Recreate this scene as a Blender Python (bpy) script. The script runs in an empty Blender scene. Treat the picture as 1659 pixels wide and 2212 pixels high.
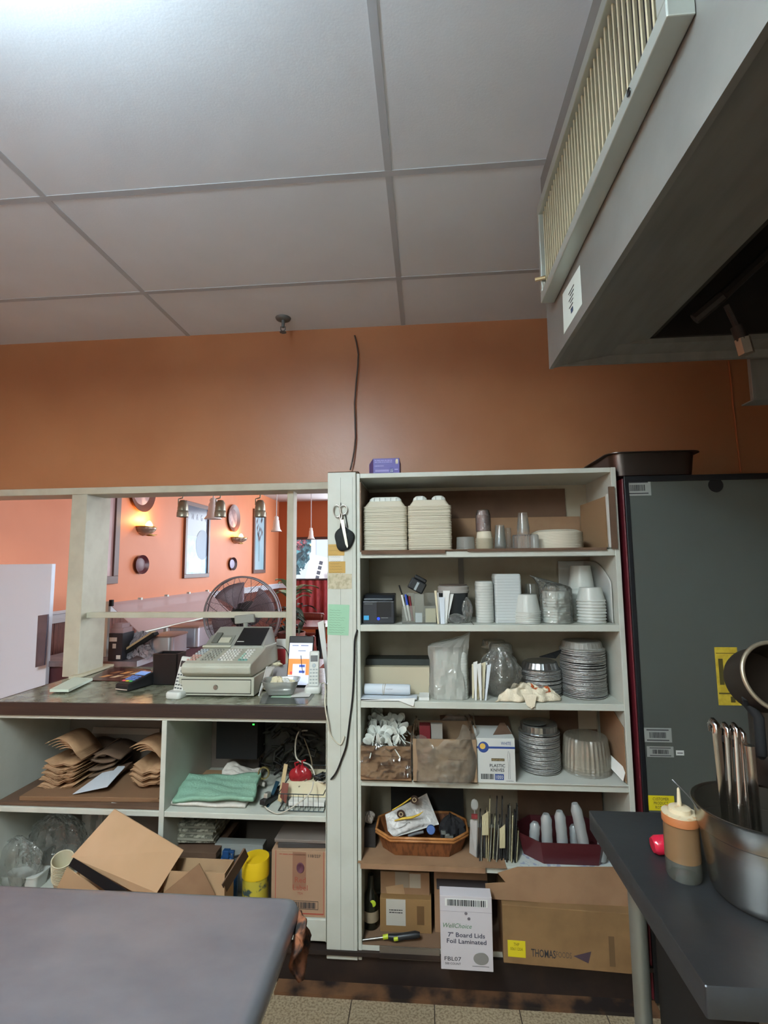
import bpy, math, random
from mathutils import Vector, Matrix, Euler
random.seed(7)
R=math.radians; PI=math.pi; TAU=2*PI
SC=bpy.context.scene; COL=SC.collection
# ---------------------------------------------------------------- camera, light, exposure
F_PX=1087.3; CAM=Vector((0,0,1.6))
_p,_y,_r=R(6.048),R(-4.728),R(-.553)
_fw=Vector((math.sin(_y)*math.cos(_p),math.cos(_y)*math.cos(_p),math.sin(_p)))
_rt=Vector((math.cos(_y),-math.sin(_y),0)); _up=_rt.cross(_fw)
RT=_rt*math.cos(_r)+_up*math.sin(_r); UP=-_rt*math.sin(_r)+_up*math.cos(_r); FW=_fw
cd=bpy.data.cameras.new('camera'); cam=bpy.data.objects.new('camera',cd); COL.objects.link(cam)
cd.sensor_fit='HORIZONTAL'; cd.sensor_width=36; cd.lens=36*F_PX/1659; cd.clip_start=.02
cam.matrix_world=Matrix(((RT.x,UP.x,-FW.x,CAM.x),(RT.y,UP.y,-FW.y,CAM.y),(RT.z,UP.z,-FW.z,CAM.z),(0,0,0,1)))
SC.camera=cam
SC.view_settings.view_transform='Standard'; SC.view_settings.look='None'
SC.view_settings.gamma=1; SC.view_settings.use_curve_mapping=False; SC.view_settings.exposure=0.0
wd=bpy.data.worlds.new('world'); SC.world=wd; wd.use_nodes=True
wb=wd.node_tree.nodes['Background']; wb.inputs[0].default_value=(.72,.86,1,1); wb.inputs[1].default_value=1.3
def area(name,loc,rot,sx,sy,watt,col):
    l=bpy.data.lights.new(name,'AREA'); l.shape='RECTANGLE'; l.size=sx; l.size_y=sy; l.energy=watt; l.color=col
    o=bpy.data.objects.new(name,l); o.location=loc; o.rotation_euler=rot; COL.objects.link(o); return o
area('daylight_unseen_window',(3.85,6.2,1.9),(0,R(90),0),1.5,4.5,240,(.80,.88,1))  # area lamp standing in for daylight from an unseen window
area('daylight_far_window',(-.6,9.45,2.0),(R(-90),0,0),2.6,1.3,90,(.80,.90,1))
area('dining_room_ceiling_light',(.8,5.2,2.78),(0,0,0),1.2,1.2,60,(1,.93,.85))
sl=bpy.data.lights.new('sun','SUN'); sl.energy=5; sl.angle=R(2); so=bpy.data.objects.new('sun',sl); COL.objects.link(so); so.rotation_euler=Vector((.35,.65,-.75)).to_track_quat('-Z','Y').to_euler()
area('kitchen_pendant_light_down',(-.80,-.02,2.62),(0,0,0),.28,1.15,64,(.92,1,.98))
area('kitchen_pendant_light_up',(-.80,-.02,2.70),(R(180),0,0),.28,1.15,145,(.72,.87,1))
area('kitchen_rear_light_down',(-.9,-1.5,2.62),(0,0,0),.28,1.15,45,(.93,1,.95))
area('kitchen_rear_light_up',(-.9,-1.5,2.70),(R(180),0,0),.28,1.15,80,(.78,.90,1))
# ---------------------------------------------------------------- helpers
def ray(px,py): return RT*((px-829.5)/F_PX)-UP*((py-1106)/F_PX)+FW
def P(px,py,y): d=ray(px,py); return CAM+d*(y/d.y)          # point of the plane y seen at a pixel
def Pz(px,py,z): d=ray(px,py); return CAM+d*((z-1.6)/d.z)
def Pq(px,py,x): d=ray(px,py); return CAM+d*(x/d.x)
def lin(h):
    c=[int(h[i:i+2],16)/255 for i in (0,2,4)]
    return tuple((v/12.92 if v<=.04045 else ((v+.055)/1.055)**2.4) for v in c)+(1,)
MATS={}
def M(name,col,rough=.55,metal=0,var=None,bump=None,trans=0,alpha=1,emit=None,spec=.5,coords='Object',stretch=None,ior=1.45):
    if name in MATS: return MATS[name]
    m=bpy.data.materials.new(name); MATS[name]=m; m.use_nodes=True; nt=m.node_tree; b=nt.nodes['Principled BSDF']
    b.inputs['Base Color'].default_value=lin(col); b.inputs['Roughness'].default_value=rough; b.inputs['Metallic'].default_value=metal
    b.inputs['Transmission Weight'].default_value=trans; b.inputs['Alpha'].default_value=alpha; b.inputs['Specular IOR Level'].default_value=spec
    b.inputs['IOR'].default_value=ior
    if emit: b.inputs['Emission Color'].default_value=lin(emit[0]); b.inputs['Emission Strength'].default_value=emit[1]
    if var or bump:
        tc=nt.nodes.new('ShaderNodeTexCoord'); mp=nt.nodes.new('ShaderNodeMapping'); nt.links.new(tc.outputs[coords],mp.inputs[0])
        if stretch: mp.inputs['Scale'].default_value=stretch
    if var:                                             # (colour 2, scale, detail, lo, hi)
        n=nt.nodes.new('ShaderNodeTexNoise'); n.inputs['Scale'].default_value=var[1]; n.inputs['Detail'].default_value=var[2]
        r=nt.nodes.new('ShaderNodeMapRange'); r.inputs[1].default_value=var[3]; r.inputs[2].default_value=var[4]
        x=nt.nodes.new('ShaderNodeMix'); x.data_type='RGBA'; x.inputs[6].default_value=lin(col); x.inputs[7].default_value=lin(var[0])
        nt.links.new(mp.outputs[0],n.inputs['Vector']); nt.links.new(n.outputs[0],r.inputs[0]); nt.links.new(r.outputs[0],x.inputs[0]); nt.links.new(x.outputs[2],b.inputs['Base Color'])
    if bump:
        n=nt.nodes.new('ShaderNodeTexNoise'); n.inputs['Scale'].default_value=bump[0]; n.inputs['Detail'].default_value=3
        u=nt.nodes.new('ShaderNodeBump'); u.inputs['Strength'].default_value=bump[1]; u.inputs['Distance'].default_value=bump[2] if len(bump)>2 else .01
        nt.links.new(mp.outputs[0],n.inputs['Vector']); nt.links.new(n.outputs[0],u.inputs['Height']); nt.links.new(u.outputs[0],b.inputs['Normal'])
    return m
def V3(*a): return Vector(a)
class MB:
    def __init__(s): s.v=[]; s.f=[]; s.mi=[]
    def add(s,vs,fs,mi=0,T=None):
        k=len(s.v)
        s.v+=[tuple(T@Vector(v)) if T else tuple(v) for v in vs]; s.f+=[tuple(i+k for i in f) for f in fs]; s.mi+=[mi]*len(fs); return s
    def box(s,x0,x1,y0,y1,z0,z1,mi=0,T=None,tp=0,ty=0):
        vs=[(x0,y0,z0),(x1,y0,z0),(x1,y1,z0),(x0,y1,z0),(x0+tp,y0+ty,z1),(x1-tp,y0+ty,z1),(x1-tp,y1-ty,z1),(x0+tp,y1-ty,z1)]
        return s.add(vs,[(3,2,1,0),(4,5,6,7),(0,1,5,4),(1,2,6,5),(2,3,7,6),(3,0,4,7)],mi,T)
    def cbox(s,c,d,mi=0,T=None): return s.box(c[0]-d[0]/2,c[0]+d[0]/2,c[1]-d[1]/2,c[1]+d[1]/2,c[2]-d[2]/2,c[2]+d[2]/2,mi,T)
    def lathe(s,pr,n=32,mi=0,T=None,rib=0,nr=0,close=False,sx=1,sy=1):
        vs=[];fs=[]
        for r,z in pr:
            for i in range(n):
                a=TAU*i/n; q=r*(1+(rib*(1 if i%2 else -1) if rib else 0)); vs.append((q*math.cos(a)*sx,q*math.sin(a)*sy,z))
        L=len(pr)
        for j in range(L-1):
            for i in range(n): k=(i+1)%n; fs.append((j*n+i,j*n+k,(j+1)*n+k,(j+1)*n+i))
        if close: fs.append(tuple(reversed(range(n))))
        if close: fs.append(tuple((L-1)*n+i for i in range(n)))
        return s.add(vs,fs,mi,T)
    def rrect(s,prof,w,d,cr,n=5,mi=0,T=None,cap0=True,cap1=True):
        """loft of rounded rectangles; prof = [(inset, z)]"""
        vs=[];fs=[];ring=0
        for ins,z in prof:
            hw=w/2-ins; hd=d/2-ins; c=max(min(cr-ins*.4,hw*.98,hd*.98),.0008); pts=[]
            for qx,qy,a0 in ((1,1,0),(-1,1,90),(-1,-1,180),(1,-1,270)):
                for i in range(n+1):
                    a=R(a0+90*i/n); pts.append((qx*(hw-c)+c*math.cos(a),qy*(hd-c)+c*math.sin(a),z))
            ring=len(pts); vs+=pts
        L=len(prof)
        for j in range(L-1):
            for i in range(ring): k=(i+1)%ring; fs.append((j*ring+i,j*ring+k,(j+1)*ring+k,(j+1)*ring+i))
        if cap0: fs.append(tuple(reversed(range(ring))))
        if cap1: fs.append(tuple((L-1)*ring+i for i in range(ring)))
        return s.add(vs,fs,mi,T)
    def tube(s,pts,r,n=8,closed=False,mi=0,T=None):
        pts=[Vector(p) for p in pts]; L=len(pts); vs=[];fs=[]; up=None
        for i,p in enumerate(pts):
            a=pts[(i-1)%L] if (closed or i>0) else p; b=pts[(i+1)%L] if (closed or i<L-1) else p
            t=(b-a).normalized() if (b-a).length>1e-9 else Vector((0,0,1))
            if up is None: up=t.orthogonal().normalized()
            up=(up-t*up.dot(t)); up=up.normalized() if up.length>1e-6 else t.orthogonal().normalized()
            w=t.cross(up); rr=r[i] if isinstance(r,(list,tuple)) else r
            for k in range(n): q=TAU*k/n; vs.append(p+(up*math.cos(q)+w*math.sin(q))*rr)
        for i in range(L if closed else L-1):
            j=(i+1)%L
            for k in range(n): m=(k+1)%n; fs.append((i*n+k,i*n+m,j*n+m,j*n+k))
        if not closed: fs.append(tuple(reversed(range(n)))); fs.append(tuple((L-1)*n+k for k in range(n)))
        return s.add(vs,fs,mi,T)
    def prism(s,poly,h0,h1,ax='y',mi=0,T=None):
        def q(a,b,h): return (a,h,b) if ax=='y' else ((a,b,h) if ax=='z' else (h,a,b))
        n=len(poly); vs=[q(a,b,h0) for a,b in poly]+[q(a,b,h1) for a,b in poly]
        fs=[tuple(range(n)),tuple(reversed(range(n,2*n)))]+[(i,i+n,(i+1)%n+n,(i+1)%n) for i in range(n)]
        return s.add(vs,fs,mi,T)
    def grid(s,fn,nu,nv,mi=0,T=None,wrap=False):
        vs=[fn(i/(nu if wrap else nu-1),j/(nv-1)) for j in range(nv) for i in range(nu)]; fs=[]
        for j in range(nv-1):
            for i in range(nu if wrap else nu-1): k=(i+1)%nu; fs.append((j*nu+i,j*nu+k,(j+1)*nu+k,(j+1)*nu+i))
        return s.add(vs,fs,mi,T)
    def build(s,name,mats,parent=None,loc=(0,0,0),rot=(0,0,0),smooth=None,bevel=0,solid=0,label=None,cat=None,group=None,kind=None,fix=True):
        me=bpy.data.meshes.new(name); me.from_pydata(s.v,[],s.f)
        if not isinstance(mats,(list,tuple)): mats=[mats]
        for m in mats: me.materials.append(m)
        for p,mi in zip(me.polygons,s.mi): p.material_index=mi
        if fix:
            import bmesh
            bm=bmesh.new(); bm.from_mesh(me); bmesh.ops.recalc_face_normals(bm,faces=bm.faces); bm.to_mesh(me); bm.free()
        if smooth is not None:
            for p in me.polygons: p.use_smooth=True
            me.set_sharp_from_angle(angle=R(smooth))
        me.update()
        o=bpy.data.objects.new(name,me); COL.objects.link(o); o.location=loc; o.rotation_euler=rot
        if parent: o.parent=parent
        if solid: d=o.modifiers.new('thickness','SOLIDIFY'); d.thickness=solid; d.offset=0
        if bevel: d=o.modifiers.new('bevel','BEVEL'); d.width=bevel; d.segments=2; d.limit_method='ANGLE'; d.angle_limit=R(40)
        return tag(o,label,cat,group,kind)
def tag(o,label=None,cat=None,group=None,kind=None):
    if label: o['label']=label
    if cat: o['category']=cat
    if group: o['group']=group
    if kind: o['kind']=kind
    return o
def thing(name,label,cat,loc=(0,0,0),rot=(0,0,0),group=None):
    o=bpy.data.objects.new(name,None); o.empty_display_size=.05; COL.objects.link(o); o.location=loc; o.rotation_euler=rot
    return tag(o,label,cat,group)
def copy(o,loc,rot=None,label=None,scale=None):
    c=o.copy(); COL.objects.link(c); c.location=loc
    if rot is not None: c.rotation_euler=rot
    if scale: c.scale=scale
    if label: c['label']=label
    for ch in o.children:
        d=ch.copy(); COL.objects.link(d); d.parent=c
        for g in ch.children: e=g.copy(); COL.objects.link(e); e.parent=d
    return c
def text(s,w,h,mat,parent,loc,rot=(0,0,0),name='lettering',th=.0004,shear=0,bold=0):
    """letters fitted into w x h, centred on loc, standing in the local x-z plane facing -y"""
    cu=bpy.data.curves.new('t','FONT'); cu.body=s; cu.extrude=0; cu.offset=bold; cu.resolution_u=2; cu.shear=shear; cu.space_line=1.0
    cu.align_x='CENTER'
    to=bpy.data.objects.new('t',cu); me=bpy.data.meshes.new_from_object(to); bpy.data.objects.remove(to)
    xs=[v.co.x for v in me.vertices]; ys=[v.co.y for v in me.vertices]
    if not xs: return None
    cx=(min(xs)+max(xs))/2; cy=(min(ys)+max(ys))/2; kx=w/max(max(xs)-min(xs),1e-6); ky=h/max(max(ys)-min(ys),1e-6)
    for v in me.vertices: v.co=((v.co.x-cx)*kx,-th,(v.co.y-cy)*ky)
    me.materials.clear(); me.materials.append(mat); me.name=name
    o=bpy.data.objects.new(name,me); COL.objects.link(o); o.parent=parent; o.location=loc; o.rotation_euler=rot; return o
def decal(name,mat,parent,x0,x1,z0,z1,y,th=.0006,label=None):
    return MB().box(x0,x1,y-th,y,z0,z1).build(name,mat,parent,label=label)
def barcode(parent,mat,x0,x1,z0,z1,y,n=16,name='barcode',sd=1):
    rr=random.Random(sd); b=MB(); x=x0; w=(x1-x0)/n
    while x<x1-w*.3:
        q=w*rr.choice((.3,.5,.9)); b.box(x,min(x+q,x1),y-.0008,y-.0004,z0,z1); x+=q+w*rr.choice((.3,.5))
    return b.build(name,mat,parent)
def scrib(parent,mat,x0,x1,z0,z1,y,n=2,name='fine_print',th=.35,sd=1):
    """rows of unreadable small print"""
    rr=random.Random(sd); b=MB(); hh=(z1-z0)/n
    for k in range(n):
        x=x0; zc=z1-hh*(k+.5)
        while x<x1-(x1-x0)*.05:
            q=min((x1-x0)*rr.uniform(.08,.22),x1-x); b.box(x,x+q,y-.0007,y-.0003,zc-hh*th/2,zc+hh*th/2); x+=q+(x1-x0)*.03
    return b.build(name,mat,parent)
def struct(b,name,mat,**k): return b.build(name,mat,kind='structure',**k)
# ---------------------------------------------------------------- materials
white_paint=M('white_paint','BFC3B9',.45,var=('B4B7AB',9,6,.45,.8))
cream_trim=M('cream_trim','BDBBA8',.5,var=('B3B09D',14,4,.4,.7))
orange_wall=M('orange_wall','A6714C',.36,var=('9E6844',2.5,3,.35,.7),bump=(60,.05))
orange_dining=M('orange_dining','DE8C62',.5,var=('D8845A',2,3,.35,.7))
tile_mat=M('ceiling_tile','D2DADE',.85,var=('CBD3D7',3,5,.35,.7),bump=(160,.035))
grid_mat=M('ceiling_grid','A9AEB1',1.0)
steel=M('stainless','7E8084',.33,1,var=('6A6B70',5,6,.35,.7),bump=(30,.05))
steel_dark=M('hood_steel','8A8882',.50,.55,var=('7C7A75',4,5,.35,.7),stretch=(6,1,1),bump=(25,.04))
steel_pot=M('pot_steel','A6A39C',.27,1,var=('96928A',6,4,.35,.7))
alu=M('aluminium_frame','C2C8C0',.45,.75)
card=M('cardboard','8F6F52',.85,var=('7F6147',7,5,.4,.7))
card_l=M('cardboard_light','A98A68',.85,var=('A08060',5,4,.4,.7))
card_d=M('cardboard_dark','5F4837',.9,var=('523D2E',7,5,.4,.7))
black=M('black_plastic','15171A',.4); blackm=M('black_matte','0C0C0D',.85)
dark_wood=M('dark_laminate','2C2320',.4,var=('382B25',20,5,.4,.7),stretch=(.3,6,6))
foam=M('foam','CFC8B4',.7); foam_t=M('foam_top','E2E5DE',.7)
paper=M('paper','D8DAD6',.8); paper_c=M('paper_cream','CFC6A8',.8); paper_b=M('paper_bluish','C9D2DA',.75)
ink=M('ink','2A2A2E',.8); kraft=M('kraft_bag','A07F5E',.85,var=('8C6C4F',20,4,.4,.7))
def CL(name,col,op=.1,rough=.1,gl=.8,bump=None,trl=.5):
    """clear or milky plastic: transparent body, fresnel gloss, some diffuse"""
    if name in MATS: return MATS[name]
    m=bpy.data.materials.new(name); MATS[name]=m; m.use_nodes=True; nt=m.node_tree; nt.nodes.clear(); N=nt.nodes.new; L=nt.links.new
    out=N('ShaderNodeOutputMaterial'); tr=N('ShaderNodeBsdfTransparent'); tr.inputs[0].default_value=(.96,.97,.96,1); df=N('ShaderNodeBsdfDiffuse'); df.inputs[0].default_value=lin(col); tl=N('ShaderNodeBsdfTranslucent'); tl.inputs[0].default_value=lin(col)
    g=N('ShaderNodeBsdfGlossy'); g.inputs['Roughness'].default_value=rough; fr=N('ShaderNodeFresnel'); fr.inputs[0].default_value=1.45
    mu=N('ShaderNodeMath'); mu.operation='MULTIPLY_ADD'; mu.use_clamp=True; mu.inputs[1].default_value=gl; mu.inputs[2].default_value=.02; L(fr.outputs[0],mu.inputs[0])
    x0=N('ShaderNodeMixShader'); x0.inputs[0].default_value=trl; L(df.outputs[0],x0.inputs[1]); L(tl.outputs[0],x0.inputs[2])
    x1=N('ShaderNodeMixShader'); x1.inputs[0].default_value=op; L(tr.outputs[0],x1.inputs[1]); L(x0.outputs[0],x1.inputs[2])
    x2=N('ShaderNodeMixShader'); L(mu.outputs[0],x2.inputs[0]); L(x1.outputs[0],x2.inputs[1]); L(g.outputs[0],x2.inputs[2]); L(x2.outputs[0],out.inputs[0])
    if bump:
        tc=N('ShaderNodeTexCoord'); n=N('ShaderNodeTexNoise'); n.inputs['Scale'].default_value=bump[0]; n.inputs['Detail'].default_value=2; u=N('ShaderNodeBump'); u.inputs['Strength'].default_value=bump[1]; u.inputs['Distance'].default_value=bump[2]
        L(tc.outputs['Object'],n.inputs['Vector']); L(n.outputs[0],u.inputs['Height'])
        for q in (df,g,fr): L(u.outputs[0],q.inputs['Normal'])
    return m
SC.cycles.transparent_max_bounces=32
glassy=CL('clear_plastic','F0F2F0',.12,.10,.45)
milky=CL('milky_plastic','E8EDE8',.88,.3,.5,trl=.3)
milky2=CL('frosted_plastic','DDE1DC',0.5,.25,.6)
film=CL('plastic_film','E6EAE8',.13,.12,.9,(26,.8,.03)); film2=CL('thick_plastic_film','EEF0EA',.42,.18,.6,(20,.8,.03))
foil=M('aluminium_foil','A9ABAA',.50,.8,bump=(110,.5))
# ---------------------------------------------------------------- the setting
XL=-2.86; YD=9.6; YF=2.078; YW=2.56; ZC=2.87; CT=1.038
floor_m=M('floor_tile','A29278',.5,var=('7A6A52',120,4,.42,.62))
nt=floor_m.node_tree; br=nt.nodes.new('ShaderNodeTexBrick'); br.offset=0; br.inputs['Scale'].default_value=1
br.inputs['Brick Width'].default_value=.305; br.inputs['Row Height'].default_value=.305; br.inputs['Mortar Size'].default_value=.0022
br.inputs['Mortar'].default_value=lin('3E342A'); tc=nt.nodes.new('ShaderNodeTexCoord'); nt.links.new(tc.outputs['Object'],br.inputs[0])
b=nt.nodes['Principled BSDF']; src=b.inputs['Base Color'].links[0].from_socket
nt.links.new(src,br.inputs['Color1']); nt.links.new(src,br.inputs['Color2']); nt.links.new(br.outputs[0],b.inputs['Base Color'])
struct(MB().box(XL-.1,2.4,-2.7,YW+.2,-.1,0),'floor',floor_m)
struct(MB().box(-3.2,2.3,-2.6,YW,ZC,ZC+.08),'ceiling',tile_mat)
g=MB()
for x in (-2.46,-1.285,-.1,1.08): g.box(x-.011,x+.011,-2.6,YW,ZC-.0018,ZC+.001)
for k in range(-7,3):
    y=2.118+ (k-1)*.607+.0
    if y<YW: g.box(-3.2,2.3,y-.012,y+.012,ZC-.0020,ZC+.001)
struct(g,'trim_1',grid_mat,label='painted metal grid between the ceiling tiles')
# orange wall with the serving opening
HD=2.02
w=MB().box(XL,2.3,YW,YW+.12,HD,ZC).box(-.43,2.3,YW,YW+.12,0,HD).box(-1.85,-.43,YW,YW+.12,0,.97)
struct(w,'wall_back',orange_wall)
struct(MB().box(XL-.1,XL,-2.6,YD,0,2.95),'wall_left',orange_dining)
struct(MB().box(2.3,2.4,-2.6,YW,0,ZC),'wall_right',M('right_wall','6B5A4C',.5))
struct(MB().box(-3.2,2.3,-2.7,-2.6,0,ZC),'wall_front',M('rear_wall','CFCBC0',.6))
# header, posts and rails of the serving opening
struct(MB().box(XL,-.40,YW-.02,YW+.14,HD-.025,HD+.012),'trim_2',cream_trim,bevel=.003,label='cream painted head rail over the serving opening')
xl=P(160,1065,YW).x; xr=P(193,1065,YW).x
struct(MB().box(xl,xr,YW-.015,YW+.19,CT,HD-.02),'trim_3',cream_trim,bevel=.003,label='cream square post standing on the counter')
xa=P(622,1240,YW+.06).x; xb=P(636,1240,YW+.06).x
struct(MB().box(xa,xb,YW+.03,YW+.1,CT,HD-.02),'trim_4',cream_trim,bevel=.002,label='slim cream upright beside the white column')
za=P(400,1322,YW+.05).z; zb=P(400,1334,YW+.05).z
struct(MB().box(xr-.005,xa,YW+.03,YW+.075,zb,za),'trim_5',cream_trim,bevel=.002,label='cream crossbar spanning the serving opening')
# toe kick and dark plinth
toe=M('grimy_base','231915',.6,var=('3A2A20',8,6,.45,.75))
struct(MB().box(-1.85,.80,YF+.01,YF+.03,0,.135).box(-1.85,.80,YF-.012,YF+.01,.12,.135),'baseboard_back',toe)
struct(MB().box(-.60,.80,YF-.05,YF+.01,0,.012),'trim_6',M('worn_wood_edge','6A4A30',.7,var=('1E1410',9,5,.4,.6)),label='worn wooden strip along the foot of the shelving')
# painted seam on the wall above the refrigerator
q=[P(1574,780,YW-.004),P(1584,880,YW-.004),P(1600,1020,YW-.004)]
MB().tube(q,.004,6).build('wall_seam_strip',M('seam','B0643A',.6),label='thin orange strip running down the wall above the refrigerator',cat='trim')
# ---------------------------------------------------------------- ceiling fittings
def troffer(x,y,lab):
    t=thing('ceiling_light',lab,'ceiling light',(x,y,ZC),group='kitchen ceiling lights')
    MB().box(-.15,.15,-.6,.6,-.235,-.185).build('housing',white_paint,t,bevel=.004)
    MB().box(-.14,.14,-.58,.58,-.239,-.236).box(-.14,.14,-.58,.58,-.184,-.181).build('diffuser',M('diffuser','FFFFFF',.5,emit=('EAF6EE',2.2)),t)
    for a in (-.45,.45): MB().tube([(0,a,-.19),(0,a,0)],.003,6).build('hanger_rod',alu,t)
troffer(-.80,-.02,'white fluorescent light hung above the steel prep table'); troffer(-.9,-1.5,'white fluorescent light hung at the rear of the kitchen')
sp=thing('fire_sprinkler','grey fire sprinkler head hanging from the ceiling tile near the orange wall','sprinkler',(-.711,2.42,ZC))
gm=M('sprinkler_metal','6E7576',.5,.6)
MB().lathe([(.0,-.012),(.02,-.014),(.036,-.008),(.040,0)],28).build('escutcheon',gm,sp,smooth=50)
MB().lathe([(.0,-.05),(.008,-.05),(.009,-.012),(.009,0)],16).tube([(-.012,0,-.045),(-.012,0,-.062),(0,0,-.074)],.0025).tube([(.012,0,-.045),(.012,0,-.062),(0,0,-.074)],.0025).build('frame',gm,sp,smooth=50)
MB().lathe([(0,-.073),(.016,-.074),(.017,-.077),(0,-.078)],16,rib=.1).build('deflector',gm,sp)
# cable down the orange wall
pts=[(765,722),(770,740),(774,765),(773,790),(769,830),(766,870),(767,910),(768,945),(766,970),(762,995),(757,1016)]
q=[P(a,b,YW-.022) for a,b in pts]; q[0].y=YW-.006; q[-1].y=YW-.03; q[-2].y=YW-.03
cb=MB().tube(q,.0042,8).build('wall_cable',M('cable_brown','4A4038',.6),smooth=60,label='dark cable hanging down the orange wall to the white column',cat='cable')
# ---------------------------------------------------------------- extraction hood
xh,zh,ye=.401,2.215,1.58
hd=thing('extraction_hood','large stainless steel kitchen hood hanging below the ceiling at right','hood',(xh,ye,zh))
hb=MB()
hb.box(-.001,.0115,-3.2,0,-.001,ZC-zh)                                   # left face
hb.add([(0,-3.2,0),(.27,-3.2,.045),(.27,0,.045),(0,0,0),(0,-3.2,.012),(.27,-3.2,.057),(.27,0,.057),(0,0,.012)],[(0,3,2,1),(4,5,6,7),(0,1,5,4),(1,2,6,5),(2,3,7,6)])
hb.box(.0125,1.7,-.09,-.001,.03,.06).box(.012,1.7,-.014,-.002,.005,ZC-zh)
hb.build('shell',steel_dark,hd)
MB().box(.27,.28,-3.2,-.09,.045,.5).box(.27,1.7,-.10,-.09,.045,.5).box(.27,1.7,-3.2,-.09,.5,.51).build('inner_chamber',M('chamber_dark_steel','2B2724',.5,.6),hd)  # inner faces in a darker steel than the shell
gx=-.030
gr=MB()
def PG(a,b): v=Pq(a,b,xh+gx); return v-Vector((xh,ye,zh))
g0=PG(1177,650); g1=PG(1460,35); ztop=PG(1165,460).z; y0,y1=g1.y,g0.y; zb=(g0.z+g1.z)/2-.003; zt=ztop; fw=.030
fr=MB().box(gx-.012,-.002,y0,y1,zb,zb+fw).box(gx-.012,-.002,y0,y1,zt-fw,zt).box(gx-.012,-.002,y0,y0+fw,zb+fw,zt-fw).box(gx-.012,-.002,y1-fw*.6,y1,zb+fw,zt-fw)
G=fr.build('grille_frame',alu,hd,bevel=.002,label='aluminium frame of the air grille')
n=36; st=(y1-fw*.6-y0-fw)/n
for k in range(n):
    y=y0+fw+st*(k+.5)
    o=MB().box(gx+.0,gx+.006,-.0019,.0019,zb+fw-.002,zt-fw+.002,T=Matrix.Translation((0,y,0))@Matrix.Translation((gx,0,0))@Matrix.Rotation(R(18),4,'Z')@Matrix.Translation((-gx,0,0))).build('louver',M('louver_cream','D8CEAC',.35,.4),hd)
MB().box(-.004,-.001,y0+fw,y1-fw*.6,zb+fw,zt-fw).build('grille_backing',M('grille_dark','1B1614',.8),hd)
hp=PG(1375,187); MB().lathe([(0,0),(.006,.0),(.007,.002)],16,T=Matrix.Translation((gx-.0125,hp.y,zb+fw*.5))@Matrix.Rotation(R(-90),4,'Y')).build('knock_out_hole',black,hd)
b=PG(1178,600); MB().tube([(gx-.03,b.y,b.z-.005),(gx-.002,b.y-.01,b.z-.005)],.006,8).build('latch',M('brass_dull','A08C68',.5,.5),hd)
# label on the hood
L=[Pq(a,b_,xh-.0015)-Vector((xh,ye,zh)) for a,b_ in ((1252,573),(1257,657),(1218,722),(1215,636))]
lm=M('label_white','C6D0C8',.6)
lb=MB().add([(p.x,p.y,p.z) for p in L]+[(p.x+.001,p.y,p.z) for p in L],[(0,1,2,3),(7,6,5,4),(0,4,5,1),(1,5,6,2),(2,6,7,3),(3,7,4,0)]).build('rating_label',lm,hd)
c=sum(L,Vector())/4; c.x-=.0008
# lettering lies in the face plane (y-z), seen from -x
rr=(0,0,R(-90))
[MB().box(c.x-.0004,c.x,c.y-.03+.004*k,c.y+.02-.012*(k%2),c.z+.026-.010*k,c.z+.0285-.010*k).build('fine_print',ink,hd) for k in range(6)]
barcode_m=MB()
MB().box(c.x-.0004,c.x,c.y-.012,c.y+.006,c.z-.034,c.z-.022).build('label_mark',M('label_blue','2B3D5C',.6),hd)
# suppression pipe under the hood
pp=thing('suppression_pipe','dark steel pipe with a shiny hexagonal nozzle under the hood','pipe',(0,0,0))
n0=P(1500,690,1.36);n1=P(1560,640,1.33);n2=P(1640,565,1.33);n3=P(1570,660,1.33);n4=P(1592,705,1.33);n5=P(1604,735,1.33);n6=P(1613,765,1.33)
pipe_m=M('sooty_pipe','28221F',.6,.4)
MB().tube([n0,n1],.016).tube([n1,n2,P(1700,505,1.33)],.015).tube([n3,n4],.009).build('pipe',pipe_m,pp,smooth=40)
MB().tube([n4,n5],[.016,.016],12).build('coupling',pipe_m,pp,smooth=40)
MB().tube([n5+Vector((0,0,.004)),n6],.0185,6).build('nozzle',M('nozzle_metal','B9AFA2',.3,.9),pp)
a=P(1611,782,1.62); zq=P(1615,866,1.62).z
MB().box(a.x,a.x+.3,1.60,1.615,zq,2.30).box(a.x,a.x+.3,1.60,1.66,zq-.004,zq).build('hood_end_plate',steel_dark,label='grey metal plate hanging below the right end of the hood',cat='metal plate',bevel=.001)
# ---------------------------------------------------------------- stainless tables
def table(name,lab,x0,x1,y0,y1,z,legs,mat,lip=.05):
    t=thing(name,lab,'table',((x0+x1)/2,(y0+y1)/2,0)); w=x1-x0; d=y1-y0
    MB().rrect([(.0,z-lip),(.0,z-.002),(.0015,z)],w,d,.004,n=3,cap0=False).build('table_top',mat,t,smooth=40)
    for lx,ly in legs: MB().tube([(lx-t.location.x,ly-t.location.y,0),(lx-t.location.x,ly-t.location.y,z-.02)],.021,16).build('leg',M('leg_steel','8A8C84',.45,.7),t,smooth=60)
    return t
t1=thing('prep_table','stainless steel prep table with a rolled edge in the left foreground','table',(-1.15,.35,0))
x0,x1,y0,y1=-2.0,-.278,-.5,1.135
MB().rrect([(.012,.86),(.0,.868),(-.002,.882),(.004,.896),(.018,.902),(.03,.900)],x1-x0,y1-y0,.03,n=6,cap0=False).build('table_top',M('prep_steel','A6AAB2',.38,.85,var=('8C909A',4,7,.35,.7),bump=(24,.08),stretch=(1,1.6,1)),t1,smooth=50,loc=((x0+x1)/2+1.15,(y0+y1)/2-.35,0))
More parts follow.
